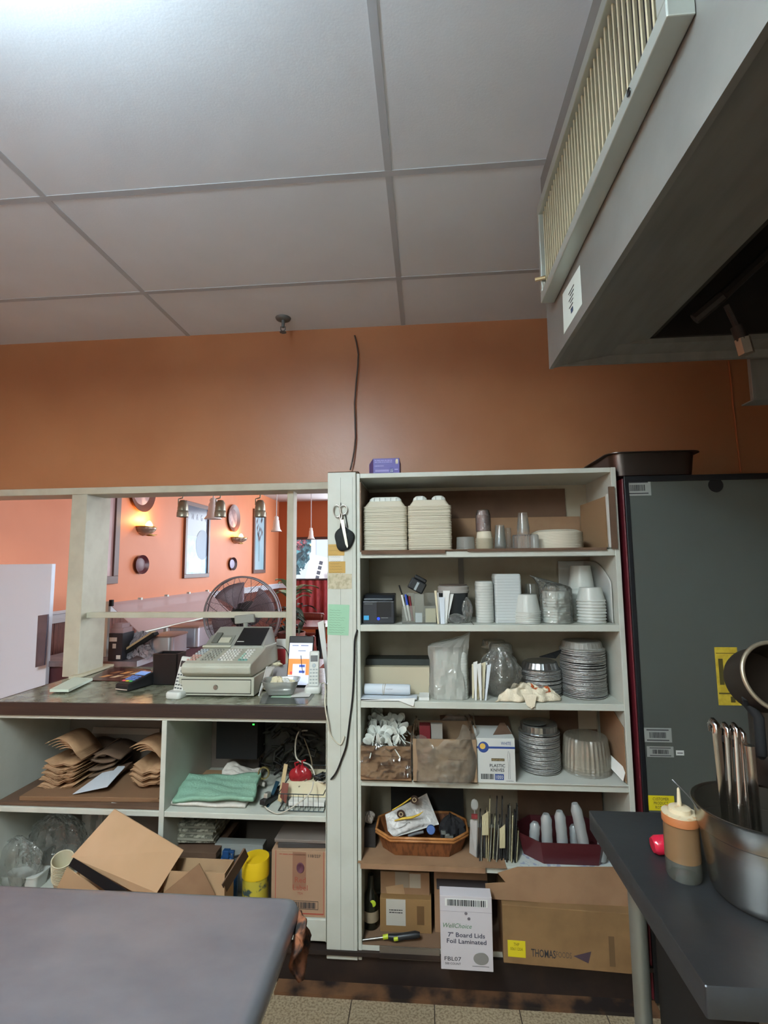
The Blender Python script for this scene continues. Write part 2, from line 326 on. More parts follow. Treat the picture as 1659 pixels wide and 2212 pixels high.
for lx,ly in ((-1.9,-.4),(-.40,-.4),(-1.9,1.0),(-.43,.98)): MB().tube([(lx+1.15,ly-.35,0),(lx+1.15,ly-.35,.88)],.021,16).build('leg',M('leg_steel','8A8C84',.45,.7),t1,smooth=60)
t2=table('work_table','dark stainless steel work table on round legs at lower right',.448,1.15,.955,1.56,.9,[(.53,1.46),(1.08,1.46),(.60,1.04),(1.08,1.04)],M('table_steel_dark','55585B',.40,.8,var=('484A4D',4,6,.35,.7),bump=(20,.06)),.05)
MB().box(-.28,.32,-.24,.24,.30,.33).build('undershelf',M('undershelf','2A2622',.6,.4),t2)
MB().box(.585,1.12,1.10,1.50,.3305,.80).build('dark_appliance',M('appliance_black','100E0D',.7),label='black boxy appliance on the shelf under the right work table',cat='appliance',bevel=.006)
# ---------------------------------------------------------------- white shelving and column
col=MB().box(P(708,1022,YF).x,-.289,YF-.004,YW-.002,.10,P(730,1021,YF).z)
cl=col.build('white_column',white_paint,bevel=.003,label='white painted boxed column between the counter and the tall shelves',cat='column')
MB().box(-.355,-.3535,YF-.0046,YF-.0038,.12,1.97).box(-.304,-.303,YF-.0046,YF-.0038,.12,1.97).build('board_joint',M('joint_line','8E9288',.8),cl)
bt=MB().box(P(716,1020,2.2).x,-.285,2.12,2.36,P(730,1021,YF).z,P(730,1021,YF).z+.012).build('worn_board',card_d,label='thin brown board lying on top of the white column',cat='board')
SX0,SX1=-.287,.770; SY1=YF+.33
su=thing('shelving_unit','tall white painted shelving unit packed with takeout supplies','shelves',((SX0+SX1)/2,YF+.165,0))
SL=[]                                                      # shelf tops
def rel(b,name,m,**k):
    b.v=[(x-su.location.x,y-su.location.y,z) for x,y,z in b.v]; return b.build(name,m,su,**k)
ztop=P(1050,1016,YF).z
rel(MB().box(SX0,SX0+.014,YF,SY1,.10,ztop),'side_panel',white_paint,bevel=.002); rel(MB().box(SX1-.020,SX1,YF,SY1,.10,ztop),'side_panel',white_paint,bevel=.002)
rel(MB().box(SX0+.014,SX1-.02,YF+.002,SY1,ztop-.020,ztop),'shelf',white_paint,bevel=.002)
for py in (1206,1364,1529,1698,1876): 
    zl=P(773,py,YF).z; rel(MB().box(SX0+.0135,SX1-.0195,YF+.002,SY1,zl,zl+.026),'shelf',white_paint,bevel=.002); SL.append(zl+.026)
zl=P(773,2057,YF).z; rel(MB().box(SX0+.0135,SX1-.0195,YF+.002,SY1,zl,zl+.026),'shelf',white_paint,bevel=.002); SL.append(zl+.026)
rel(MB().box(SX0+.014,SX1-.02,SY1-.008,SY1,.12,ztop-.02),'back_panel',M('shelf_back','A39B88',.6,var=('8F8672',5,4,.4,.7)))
S1,S2,S3,S4,S5,S6=SL
# ---------------------------------------------------------------- refrigerator
fx=P(1343,1040,YF).x; fz=P(1343,1030,YF).z
fg=thing('refrigerator','tall dark grey refrigerator with stickers standing right of the shelves','refrigerator',(1.2,2.3,0))
def rf(b,name,m,**k):
    b.v=[(x-1.2,y-2.3,z) for x,y,z in b.v]; return b.build(name,m,fg,**k)
rf(MB().box(fx,1.62,YF+.0,YW-.03,.02,fz-.008),'body',M('fridge_red','5B1A22',.45),bevel=.003)
rf(MB().box(fx+.004,1.62,YF-.014,YF-.001,fz-.024,fz).box(fx+.004,fx+.022,YF-.014,YF-.001,.02,fz-.02),'edge_frame',black,bevel=.002)
fp=M('fridge_panel','5C625D',.33,.3,var=('585C57',2,3,.35,.7))
rf(MB().box(fx+.022,1.62,YF-.010,YF-.001,.02,fz-.024),'back_panel',fp)
h=P(1545,1047,YF-.01); rf(MB().lathe([(0,0),(.027,.0),(.028,.003)],28,T=Matrix.Translation((h.x,YF-.0105,h.z-.002))@Matrix.Rotation(R(90),4,'X')),'round_hole',blackm)
def stick(x0,y0,x1,y1,m,name,lab):
    a=P(x0,y0,YF-.011); c=P(x1,y1,YF-.011); o=thing(name,lab,'sticker',((a.x+c.x)/2,YF-.0102,(a.z+c.z)/2)); w=abs(c.x-a.x)/2; hh=abs(a.z-c.z)/2
    MB().box(-w,w,-.001,0,-hh,hh).build('backing',m,o); return o,w,hh
sg=M('sticker_grey','8D918C',.5); sy=M('sticker_yellow','C9B13A',.55,var=('B59C2C',30,3,.4,.6))
for q,lab in (((1348,1038,1407,1070),'grey barcode sticker at the top left corner of the refrigerator'),((1390,1572,1452,1604),'grey barcode sticker low on the refrigerator'),((1397,1612,1456,1636),'grey torn sticker below the lower barcode sticker')):
    o,w,hh=stick(*q,sg,'barcode_sticker',lab); barcode(o,ink,-w*.6,w*.6,-hh*.4,hh*.4,-.0006,sd=len(lab))
    MB().box(-w*.8,w*.8,-.0014,-.001,hh*.65,hh*.78).box(-w*.8,w*.8,-.0014,-.001,-hh*.78,-hh*.65).build('fine_print',ink,o)
o,w,hh=stick(1460,1621,1478,1632,M('sticker_white','C9CDC9',.5),'price_sticker','tiny white sticker beside the torn grey sticker on the refrigerator'); MB().box(-w*.7,w*.7,-.0014,-.001,-hh*.2,hh*.1).build('fine_print',ink,o)
o,w,hh=stick(1543,1398,1602,1524,sy,'energy_label','tall yellow printed label on the refrigerator above the utensils')
MB().box(-w*.9,w*.9,-.0014,-.001,hh*.78,hh*.8).box(-w*.75,-w*.35,-.0014,-.001,-.3*hh,.6*hh).box(-w*.9,w*.9,-.0014,-.001,-.62*hh,-.57*hh).box(-w*.1,w*.8,-.0014,-.001,.3*hh,.36*hh).box(-w*.1,w*.8,-.0014,-.001,-.42*hh,-.36*hh).box(w*.1,w*.5,-.0014,-.001,-.9*hh,-.7*hh).build('fine_print',M('label_olive','4B431A',.7),o)
o,w,hh=stick(1398,1718,1458,1752,M('sticker_yellow_bright','D6C51E',.5),'warning_sticker','yellow warning sticker near the foot of the grey refrigerator panel')
text('CUSTOMER\nPRODUCT\nROTATE',w*1.2,hh*1.5,ink,o,(0,-.001,0))
# deep steel pan on the refrigerator
pm=M('pan_steel_dark','5A5350',.3,.95)
z0=fz; w0=P(1472,1000,2.16); pn=thing('steam_pan','deep steel steam pan resting on top of the refrigerator','pan',(.935,2.30,z0))
MB().rrect([(.018,0.002),(.008,.01),(.0,.095),(0,.1),(-.018,.101),(-.018,.104),(.002,.104),(.010,.012),(.02,.005)],.34,.40,.05).build('pan_body',pm,pn,smooth=40)
# ---------------------------------------------------------------- the dining room beyond the opening
wood_red=M('red_brown_wood','6B2B22',.35,var=('54201A',14,4,.4,.7),stretch=(8,8,.8))
wains=M('wainscot_wood','7A4334',.4,var=('5A2C22',16,5,.4,.65),stretch=(6,6,.7))
rail_m=M('rail_white','D9DCE2',.45)
struct(MB().box(XL-.1,4.1,YW+.2,YD+.1,-.1,0),'floor_dining',M('dining_floor','5A4438',.4,var=('46342B',3,4,.4,.6)))
struct(MB().box(XL-.1,4.1,YW+.12,YD+.1,2.86,2.95),'ceiling_dining',M('dining_ceiling','CFCBCB',.8))
struct(MB().box(4.0,4.1,YW,YD,0,.95).box(4.0,4.1,YW,YD,2.75,2.9).box(4.0,4.1,YW,3.6,.95,2.75).box(4.0,4.1,8.8,YD,.95,2.75),'wall_dining_right',orange_dining)
struct(MB().box(2.4,4.1,YW,YW+.1,0,2.9),'wall_dining_back',orange_dining)
wx0=P(634,1158,YD).x; wz1=P(660,1160,YD).z; wz0=P(660,1250,YD).z
dk=M('dining_far_wall','A5532D',.5)
struct(MB().box(XL,wx0,YD,YD+.1,0,2.9).box(wx0,1.6,YD,YD+.1,wz1,2.9).box(wx0,1.6,YD,YD+.1,0,wz0).box(1.6,4.1,YD,YD+.1,0,2.9),'wall_far',dk)
wn=MB().box(wx0,1.6,YD+.02,YD+.06,wz1-.05,wz1).box(wx0,1.6,YD-.03,YD+.06,wz0-.03,wz0)
for k in range(4): x=wx0+k*1.05; wn.box(x,x+.04,YD+.02,YD+.06,wz0,wz1)
struct(wn,'window_1',M('window_frame_dark','4A3230',.5))
MB().box(wx0,1.6,YD+.035,YD+.04,wz0,wz1).build('window_2',M('window_glass','F4FAFF',.02,alpha=.06,spec=1),kind='structure')
struct(MB().box(3.99,4.0,3.6,8.8,.95,1.0).box(3.99,4.0,3.6,8.8,2.7,2.75),'window_3',rail_m)  # unseen window put in to bring daylight from the side
rz=P(120,1331,3.8).z; rz=Pq(120,1331,XL).z
struct(MB().box(XL,XL+.03,YW+.3,YD,rz-.05,rz+.04).box(XL,XL+.045,YW+.3,YD,rz+.02,rz+.035),'trim_7',rail_m,label='white chair rail along the orange dining room wall')
struct(MB().box(XL,wx0-.1,YD-.03,YD,rz-.05,rz+.04),'trim_8',rail_m,label='white chair rail on the far dining room wall')
wb_=MB()
y=YW+.3
while y<YD: wb_.box(XL,XL+.014,y,min(y+.115,YD),0,rz-.05); y+=.12
struct(wb_,'trim_9',wains,label='reddish wooden wainscot boards under the chair rail')
# outside: shrubs, a pale post, a white sign and bright ground
tree_m=M('outside_leaves','78B4BC',.8,var=('3A7784',9,4,.4,.6),emit=('3F7F90',.35)); tree_m.node_tree.nodes['Principled BSDF'].inputs['Emission Strength'].default_value=0
def shrub(x,y,z,s,lab,m,n=900,name='shrub'):
    t=thing(name,lab,'shrub',(x,y,0)); MB().tube([(0,0,0),(0.05,0,z)],[.09,.05]).build('trunk',M('bark','4A3A30',.9),t)
    b=MB()
    for k in range(n):
        d=Vector((random.gauss(0,1),random.gauss(0,1),random.gauss(0,1))).normalized()*random.random()**.4
        c=Vector((d.x*s,d.y*s*.7,z+d.z*s*.9)); q=random.uniform(.07,.13)*s*1.1
        u=Vector((random.gauss(0,1),random.gauss(0,1),random.gauss(0,1))).normalized(); w=u.orthogonal().normalized()
        b.add([c-u*q,c+w*q*.5,c+u*q,c-w*q*.5],[(0,1,2,3)])
    b.build('foliage',m,t,fix=False)
p=P(665,1190,13); shrub(p.x-1.3,13.6,2.2,1.25,'bluish green leafy tree outside the dining window, behind the pale post',tree_m,3600)
p=P(700,1180,13); shrub(p.x+1.25,13.6,2.0,1.15,'bluish green leafy tree outside the dining window, right of the pale post',tree_m,2600)
p=P(645,1175,12); shrub(p.x-.15,12,2.25,.34,'pink red shrub outside at the upper left of the dining window',M('outside_pink','C9606A',.8,var=('8A3A48',9,3,.4,.6)),260)
p=P(678,1200,11.5); MB().box(p.x-.05,p.x+.05,11.45,11.55,0,3.2).build('porch_post',M('porch_white','F2F6FA',.5),label='pale porch post standing outside the dining window',cat='post')
sg_=thing('street_sign','white sign with dark marks leaning outside the dining window','sign',P(697,1225,11).copy())
MB().box(-.32,.5,0,.03,-.35,.22).build('sign_board',M('sign_white','F4F6F8',.5),sg_,rot=(0,R(14),0))
MB().tube([(.2,.06,-P(697,1225,11).z),(.2,.06,.1)],.03).build('sign_post',alu,sg_)
for k in range(4): MB().box(-.10,-.02,-.003,0,.10-.11*k-.06,.10-.11*k+.02).build('sign_letter',M('sign_letter_dark','3E4654',.6),sg_,rot=(0,R(14),0))
struct(MB().box(-8,8,YD+.1,22,-.12,-.02),'floor_outside',M('pavement','C9CCD0',.8))
# curtain under the window
cz1=wz0-.03; cz0=P(690,1345,YD-.08).z; cm=M('curtain_red','B24A4A',.8,var=('94383C',18,3,.4,.6),stretch=(6,1,.6))
b=MB().grid(lambda u,v:(wx0+.1+u*3.4,YD-.09+.028*math.sin(u*150)+.01*math.sin(u*61),cz0+(cz1-cz0)*v),360,3)
ct=thing('cafe_curtain','pleated red cafe curtain under the far dining window','curtain',(0,0,0)); b.build('cloth',cm,ct,smooth=80,solid=.004,fix=False)
MB().tube([(wx0+.05,YD-.09,cz1+.01),(1.5,YD-.09,cz1+.01)],.012).build('curtain_rod',M('rod_dark','3A2626',.4),ct)
# things on the orange wall
def W(px,py): return Pq(px,py,XL)
def frame_on_wall(name,lab,cat,pa,pb,ztop,zbot,fw,fm,im,inner):
    a,b_=W(pa,1180),W(pb,1180); y0,y1=a.y,b_.y; z0,z1=zbot,ztop; t=thing(name,lab,cat,(XL,(y0+y1)/2,(z0+z1)/2)); w=(y1-y0)/2; h=(z1-z0)/2
    MB().box(.0,.03,-w,w,-h,-h+fw).box(0,.03,-w,w,h-fw,h).box(0,.03,-w,-w+fw,-h+fw,h-fw).box(0,.03,w-fw,w,-h+fw,h-fw).build('frame',fm,t,bevel=.003)
    MB().box(.002,.012,-w+fw,w-fw,-h+fw,h-fw).build(inner,im,t); return t,w,h
fr1=M('frame_taupe','6E5A54',.4); fr2=M('frame_wood_dark','6A4A40',.35)
frame_on_wall('framed_mirror','tall taupe framed picture cut off by the cream post','picture',205,252,W(252,1000).z,W(242,1261).z,.07,fr1,M('mauve_paper','B89A98',.3,var=('A98683',3,3,.4,.6)),'picture_panel')
t,w,h=frame_on_wall('framed_picture','dark framed picture with painted reflected letters and bright glass between two wall plates','picture',395,449,W(440,1092).z,W(440,1247).z,.05,fr2,M('picture_slate','5D6878',.15),'picture_panel')
MB().box(.0125,.0135,-w+.05,w-.05,-h+.05,.05).build('pale_window_print',M('print_blue','8FC0DA',.2,var=('6E9FBC',12,4,.4,.6)),t)
MB().box(.0136,.0142,-w+.12,w-.22,-h+.07,-.22).build('pale_notice',M('print_pale','BFD6EE',.3),t)
MB().lathe([(0,0),(.19,0)],24,T=Matrix.Translation((.0145,w-.19,-.05))@Matrix.Rotation(R(90),4,'Y')).build('dark_disc',M('print_navy','46607E',.3),t)
for k,ch in enumerate('ENAGA'): text(ch,.045,.075,M('reflection_pale','C4CCDA',.6),t,(.0142,-w*.75+k*w*.36,h-.17),(0,0,R(90)),'reflected_letter')  # letters paint in a reflection of window lettering
t,w,h=frame_on_wall('framed_scroll','narrow tall framed bamboo scroll on the orange wall right of the oval plates','picture',545,571,W(560,1103).z,W(560,1238).z,.06,fr2,M('scroll_blue','A9BFC9',.4,var=('8FB3BF',2,3,.35,.65)),'picture_panel')
b=MB()
for k in range(9):
    yy=random.uniform(-w*.5,w*.5); zz=random.uniform(-.05,h*.75); q=random.uniform(.08,.2); a=random.uniform(-.6,.6)
    b.add([(.014,yy,zz),(.014,yy+.04,zz+q*.5),(.014,yy+a*q,zz+q),(.014,yy-.03,zz+q*.4)],[(0,1,2,3)])
b.box(.0135,.0142,-.012,.0,-h+.2,h*.5).build('bamboo_print',M('bamboo_ink','6B5F63',.7),t,fix=False)
def plate(name,lab,x0,x1,y0,y1,rim,mid,cat='wall plate',k2=.72):
    a,b_=W(x0,(y0+y1)/2),W(x1,(y0+y1)/2); zc_=(W((x0+x1)/2,y0).z+W((x0+x1)/2,y1).z)/2; ry=(b_.y-a.y)/2; rz_=abs(W((x0+x1)/2,y0).z-W((x0+x1)/2,y1).z)/2
    t=thing(name,lab,cat,(XL,(a.y+b_.y)/2,zc_)); T=Matrix.Scale(ry,4,(0,1,0))@Matrix.Scale(rz_,4,(0,0,1))@Matrix.Rotation(R(90),4,'Y')
    MB().lathe([(0,.004),(.6,.004),(.72,.012),(1,.032),(1,.026),(.7,0)],36,T=T).build('plate_rim',rim,t,smooth=50)
    MB().lathe([(0,.010),(k2*.9,.010),(k2,.008)],30,T=T).build('plate_centre',mid,t,smooth=50)
pm1=M('plate_brown','5E3F3A',.35); pm2=M('plate_pattern','7E6468',.4,var=('A58E90',9,4,.45,.6)); pm3=M('plate_plum','5A2A30',.35)
plate('wall_plate','large brown oval plate partly hidden by the head rail above the near sconce',276,331,1012,1106,pm1,pm2)
plate('wall_plate','plain plum coloured round plate on the orange wall below the near sconce',287,316,1199,1240,pm3,M('plate_plum2','63333A',.4))
plate('wall_plate','patterned brown oval plate above the far sconce',489,515,1090,1149,pm1,pm2)
plate('oval_frame','small dark oval frame with a pale centre below the far sconce',492,508,1204,1232,M('frame_black_red','3A1F24',.4),M('oval_pale','A59AB8',.4),'oval frame')
def sconce(px,pt,pb,half,lab):
    c=W(px,(pt+pb)/2); r=(W(px+half,pt).y-W(px-half,pt).y)/2*.62; h=c.z-W(px,pb).z; zt=W(px,pt).z
    t=thing('wall_sconce',lab,'sconce',(XL+.002,c.y,zt),group='lit glass wall sconces')
    T=Matrix.Scale(.75,4,(1,0,0))
    b=MB()
    def f(u,v):
        a=-PI/2+PI*u; rr=r*(math.sin(PI/2*v)**.7); return (max(rr*math.cos(a),0),rr*math.sin(a),-h*1.0*(1-v)**.8 if v<1 else 0)
    b.grid(f,24,9); b.build('shade',M('sconce_mottled_glass','A08A78',.25,.3,var=('F0E0CC',14,3,.48,.6)),t,smooth=60,solid=.006,fix=False)
    MB().tube([(r*math.cos(-PI/2+PI*k/20),r*math.sin(-PI/2+PI*k/20),0) for k in range(21)],.007).build('brass_rim',M('brass','C8A060',.3,1),t,smooth=60)
    MB().tube([(.01,0,-h*.7),(.05,.02,-h*.9),(.09,.05,-h*.95),(.10,.09,-h*.85)],[.02,.014,.008,.003]).build('scroll_bracket',M('brass','C8A060',.3,1),t,smooth=60)
    MB().lathe([(0,.0),(.03,.01),(.035,.045),(.018,.075),(0,.085)],12,T=Matrix.Translation((r*.5,0,-.02))).build('bulb',M('bulb_glow','FFD9A0',.4,emit=('FFB050',22)),t,smooth=60)
    l=bpy.data.lights.new('sconce_light','POINT'); l.energy=6; l.color=(1,.55,.18); l.shadow_soft_size=.03; o=bpy.data.objects.new('sconce_light',l); COL.objects.link(o); o.location=(XL+r*.62,c.y,zt+.075)
sconce(308,1139,1175,24,'lit glass wall sconce nearest the serving opening'); sconce(508,1162,1187,15,'lit glass wall sconce further along the orange wall')
# pendants
bell=M('milk_glass','FFFFFF',.3)
def pendant(px,pt,pb,hw,y,lab):
    a,b_=P(px,pt,y),P(px,pb,y); h=a.z-b_.z; r=hw/F_PX*y
    t=thing('pendant_lamp',lab,'pendant lamp',(a.x,y,2.86)); o=a.z-2.86
    MB().lathe([(r*.16,o),(r*.3,o-.02*h),(r*.42,o-.10*h),(r*.36,o-.2*h),(r*.42,o-.24*h),(r*.5,o-.3*h),(r*.56,o-.6*h),(r*.7,o-.85*h),(r*1.0,o-h)],28).build('shade',bell,t,smooth=60,solid=.003,fix=False)
    MB().tube([(0,0,0),(0,0,o-.02*h)],.006).build('cord',rail_m,t); MB().lathe([(0,0),(.05,0),(.05,-.02),(0,-.03)],16).build('canopy',rail_m,t,smooth=50)
pendant(461,1076,1121,19,4.2,'white bell pendant lamp hanging behind the track spotlights')
pendant(597,1115,1148,12,5.6,'white bell pendant lamp left of the slim upright')
pendant(672,1140,1164,8,7.2,'white bell pendant lamp in front of the dining window')
# track light
yT=2.85; a=P(356,1068,yT); b_=P(602,1062,yT); tm=M('track_taupe','8E877C',.4)
tk=thing('track_light','taupe track light with three metal spot heads behind the head rail','track light',((a.x+b_.x)/2,yT,a.z))
hw=(b_.x-a.x)/2; MB().rrect([(0,0),(0,.03)],hw*2,.06,.028).build('track_bar',tm,tk,smooth=50)
MB().box(-.03,.03,-.03,.03,.03,2.86-a.z).build('ceiling_mount',tm,tk)
hm=M('spot_metal','A6A394',.35,.6)
for px in (395,476,562):
    q=P(px,1098,yT)-tk.location; o=MB().lathe([(0,.05),(.016,.047),(.026,.03),(.030,.0),(.030,-.014),(.033,-.016),(.030,-.020),(.033,-.024),(.034,-.05),(.030,-.052)],24,T=Matrix.Translation(q)).build('spot_head',hm,tk,smooth=50)
    MB().tube([q+Vector((-.028,0,.02)),q+Vector((-.026,-.004,.055)),q+Vector((0,-.004,.062)),q+Vector((0,0,.085))],.004).build('yoke',hm,o); o.children[0].parent=o
# floor fan behind the counter
yf=3.25; c=P(521,1330,yf); rf_=84/F_PX*yf
fan=thing('floor_fan','large round metal cage fan standing behind the counter','fan',(c.x,yf,0)); dm=M('fan_wire','4A4048',.45,.4)
T=Matrix.Translation((0,0,c.z))@Matrix.Rotation(R(90),4,'X')
def ring(r,z,n=56): return [T@Vector((r*math.cos(TAU*k/n),r*math.sin(TAU*k/n),z)) for k in range(n)]
b=MB()
for k in range(1,26): rr=rf_*(.10+.88*k/26); b.tube(ring(rr,.05*math.cos((rr/rf_)*PI/2)),.0017,4,closed=True)
b.build('front_cage',dm,fan)
MB().tube(ring(rf_,0),.007,8,closed=True).tube(ring(rf_,-.05),.004,8,closed=True).build('outer_ring',M('fan_ring','8C8A90',.4,.6),fan,smooth=60)
b=MB()
for k in range(18):
    a=TAU*k/18; b.tube([T@Vector((rf_*s*math.cos(a+.4*(1-s)),rf_*s*math.sin(a+.4*(1-s)),.055*math.cos(s*PI/2))) for s in (.08,.3,.55,.8,1)],.0018,5)
    b.tube([T@Vector((rf_*s*math.cos(a),rf_*s*math.sin(a),-.05-.10*math.cos(s*PI/2))) for s in (.15,.55,.8,1)],.0016,4)
b.build('spokes',dm,fan)
for k in range(4):
    a0=TAU*k/4
    MB().grid(lambda u,v:tuple(T@Vector((rf_*(.14+.72*v)*math.cos(a0+u*(.7+.3*v)),rf_*(.14+.72*v)*math.sin(a0+u*(.7+.3*v)),-.045+.05*u))),7,6).build('blade',M('fan_blade','94848C',.5,.3),fan,smooth=60,solid=.002,fix=False)
MB().lathe([(0,.06),(.05,.055),(.055,.0),(.08,-.02),(.085,-.16),(.05,-.18),(0,-.18)],24,T=T).build('motor',blackm,fan,smooth=50)
MB().tube([(0,.12,c.z-.05),(0,.12,.05)],.02).build('pole',dm,fan); MB().lathe([(0,0),(.22,0),(.22,.02),(.05,.05),(0,.05)],28,T=Matrix.Translation((0,.12,0))).build('base',dm,fan,smooth=50)
# sushi bar with glass guard
bx=Pz(300,1428,CT).x; y0=Pz(300,1428,CT).y-.02; y1=4.75; bxl=-2.45
sb=thing('sushi_bar','long bar counter with pale metal edge leading into the dining room','counter',((bx+bxl)/2,(y0+y1)/2,0)); lx=(bx-bxl)/2; ly=(y1-y0)/2
MB().box(-lx,lx,-ly,ly,CT-.035,CT).build('counter_top',M('bar_top','8A7F84',.3,.3,var=('6F6468',8,3,.4,.6)),sb,bevel=.003)
MB().box(-lx+.02,lx-.03,-ly+.02,ly-.02,0,CT-.035).build('counter_body',M('bar_maroon','4B2A30',.4),sb)
MB().box(lx-.001,lx+.006,-ly,ly,CT-.03,CT+.004).build('metal_edge',M('edge_metal','D5E2F0',.3,.4),sb,bevel=.001)
# glass guard
gz0=CT+.02; gz=P(275,1300,y0+.1).z
gd=thing('glass_guard','slanted glass sneeze guard with metal posts above the sushi bar','glass guard',(bx-.30,(y0+y1)/2,CT)); L2=ly-.15
gl=CL('pink_tint_glass','F2D4D4',.55,.15,.5,trl=.3)
gh=gz-CT
MB().box(-.012,.012,-L2,L2,gh-.03,gh-.018).build('top_glass',gl,gd)
MB().add([(0,-L2,gh-.01),(0,L2,gh-.01),(.22,L2,gh-.20),(.22,-L2,gh-.20),(.006,-L2,gh-.01),(.006,L2,gh-.01),(.226,L2,gh-.20),(.226,-L2,gh-.20)],[(0,1,2,3),(7,6,5,4),(0,4,5,1),(1,5,6,2),(2,6,7,3),(3,7,4,0)]).build('slanted_glass',gl,gd)
MB().tube([(.225,-L2,gh-.2),(.225,L2,gh-.2)],.008).build('lower_rail',alu,gd)
for yy in (-L2,-L2*.5,0,L2*.5,L2): MB().box(-.012,.012,yy-.012,yy+.012,.002,gh).build('post',alu,gd)
MB().box(.02,.04,-L2-.02,-L2+.0,gh-.03,gh+.01).build('clamp',blackm,gd)
# small things on the bar
def onbar(px,py,z=CT): v=Pz(px,py,z); return v
sm=M('bar_steel','C4CBD6',.3,.8)
def bin_(px0,px1,pt,pb,y,lab,d=.26):
    a,b_=P(px0,pb,y),P(px1,pt,y); w=b_.x-a.x; h=b_.z-CT-.002; t=thing('food_pan',lab,'food container',((a.x+b_.x)/2,y+d/2,CT+.001))
    MB().rrect([(.01,0),(0,.01),(0,h*.9)],w,d,.03,cap1=False).build('pan_body',sm,t,smooth=40); MB().rrect([(-.006,h*.9),(-.006,h*.96),(.01,h)],w,d,.03).build('lid',M('pan_lid_brown','8A6E66',.4,.3),t,smooth=40)
bin_(322,372,1372,1400,3.10,'shallow steel food pan with brown lid on the sushi bar',.22); bin_(362,428,1352,1386,3.45,'larger steel food pan with brown lid further along the sushi bar',.3)
a=P(232,1398,2.98);b_=P(263,1369,2.98); t=thing('label_printer','small black box with white labels on the end of the sushi bar','box',((a.x+b_.x)/2,3.05,CT+.001)); w=(b_.x-a.x)
h=b_.z-CT; MB().box(-w/2,w/2,-.06,.06,0,h).build('box_body',M('box_navy','23262F',.5),t); [MB().box(w*a,w*b_,-.0612,-.06,h*c,h*d).build('white_label',paper,t) for a,b_,c,d in ((-.45,.1,.7,.85),(-.2,.05,.45,.62),(.1,.4,.06,.2))]
MB().box(-w*.45,w*.45,-.05,.05,h,h+.03).box(-w*.4,w*.3,-.04,.04,h+.03,h+.055).build('papers_on_top',M('paper_mauve','9A8488',.8),t)
b=MB(); T=Matrix.Translation((-1.80,3.06,CT+.10))@Matrix.Rotation(R(-32),4,'Y'); b.cbox((0,0,0),(.24,.05,.012),0,T).cbox((0,.0,-.016),(.26,.055,.02),1,T)
b.build('knife_box',[M('wood_light','B99F78',.6),blackm],label='wooden strip and black case leaning on the sushi bar',cat='case')
b=MB()
def f(u,v):
    a=TAU*u; rr=.14*(1-v)**.6*(1+.16*math.sin(5*a+3*v)+.1*math.sin(11*a+7*v)); return (rr*math.cos(a)*1.2+.03*v,rr*math.sin(a)*.7,.14*v+.012*math.sin(9*a))
p=onbar(287,1424); MB().grid(f,40,14,wrap=True).build('clear_bag',CL('bag_bright','DDDDEA',.6,.15,1.6,(30,1,.05)),loc=(p.x-.02,p.y+.08,CT+.012),smooth=40,label='crumpled clear plastic bag lying on the sushi bar',cat='plastic bag')
for px,lab in ((325,'glass shaker beside the crumpled bag on the sushi bar, left one'),(331,'glass shaker beside the crumpled bag on the sushi bar, right one'),(241,'small glass bottle at the near end of the sushi bar')):
    p=onbar(px,1414 if px>300 else 1424); t=thing('shaker',lab,'shaker',(p.x,p.y,CT)); MB().lathe([(0,0),(.014,0),(.013,.05),(.009,.06)],14).build('glass_body',milky2,t,smooth=50); MB().lathe([(.011,.058),(.011,.072),(0,.075)],14).build('cap',alu,t,smooth=50)
# plant
p=P(630,1330,5.05); t=thing('potted_plant','leafy potted plant with large pale leaves beside the slim upright','plant',(p.x,5.05,0)); r=random.Random(3)
pz=p.z; MB().lathe([(.10,pz-.45),(.14,pz-.16),(.13,pz-.16),(.09,pz-.44)],20,close=False).build('pot',M('pot_terracotta','7A4A40',.7),t,smooth=50)
MB().box(-.25,.25,-.2,.2,0,pz-.45).build('plant_stand',wood_red,t)
def leaf(b,c,d,L,w,m=0):
    d=d.normalized(); s=d.cross(Vector((0,0,1))).normalized(); n=7; vs=[];
    for i in range(n):
        q=i/(n-1); ww=w*math.sin(PI*min(q*.9+.1,1)); e=c+d*L*q+Vector((0,0,-L*.55*q*q)); vs+=[e-s*ww,e+Vector((0,0,-.01)),e+s*ww]
    fs=[(3*i+a,3*i+a+1,3*i+a+4,3*i+a+3) for i in range(n-1) for a in (0,1)]; b.add(vs,fs,m)
b=MB()
for k in range(11): a=r.uniform(0,TAU); leaf(b,Vector((0,0,pz+.12+r.uniform(0,.12))),Vector((math.cos(a),math.sin(a)*.6,r.uniform(.6,1.3))),r.uniform(.26,.42),r.uniform(.035,.055))
b.build('pale_leaves',M('leaf_pale','9DB89A',.45,var=('5C8560',6,3,.4,.6)),t,smooth=60,fix=False)
b=MB()
for k in range(60): a=r.uniform(0,TAU); leaf(b,Vector((r.uniform(-.12,.12),r.uniform(-.1,.1),pz+r.uniform(-.25,.12))),Vector((math.cos(a),math.sin(a),r.uniform(-.1,.6))),r.uniform(.14,.26),r.uniform(.02,.035))
b.build('dark_leaves',M('leaf_dark','2E3B34',.5,var=('4D5C50',9,3,.4,.6)),t,smooth=60,fix=False)
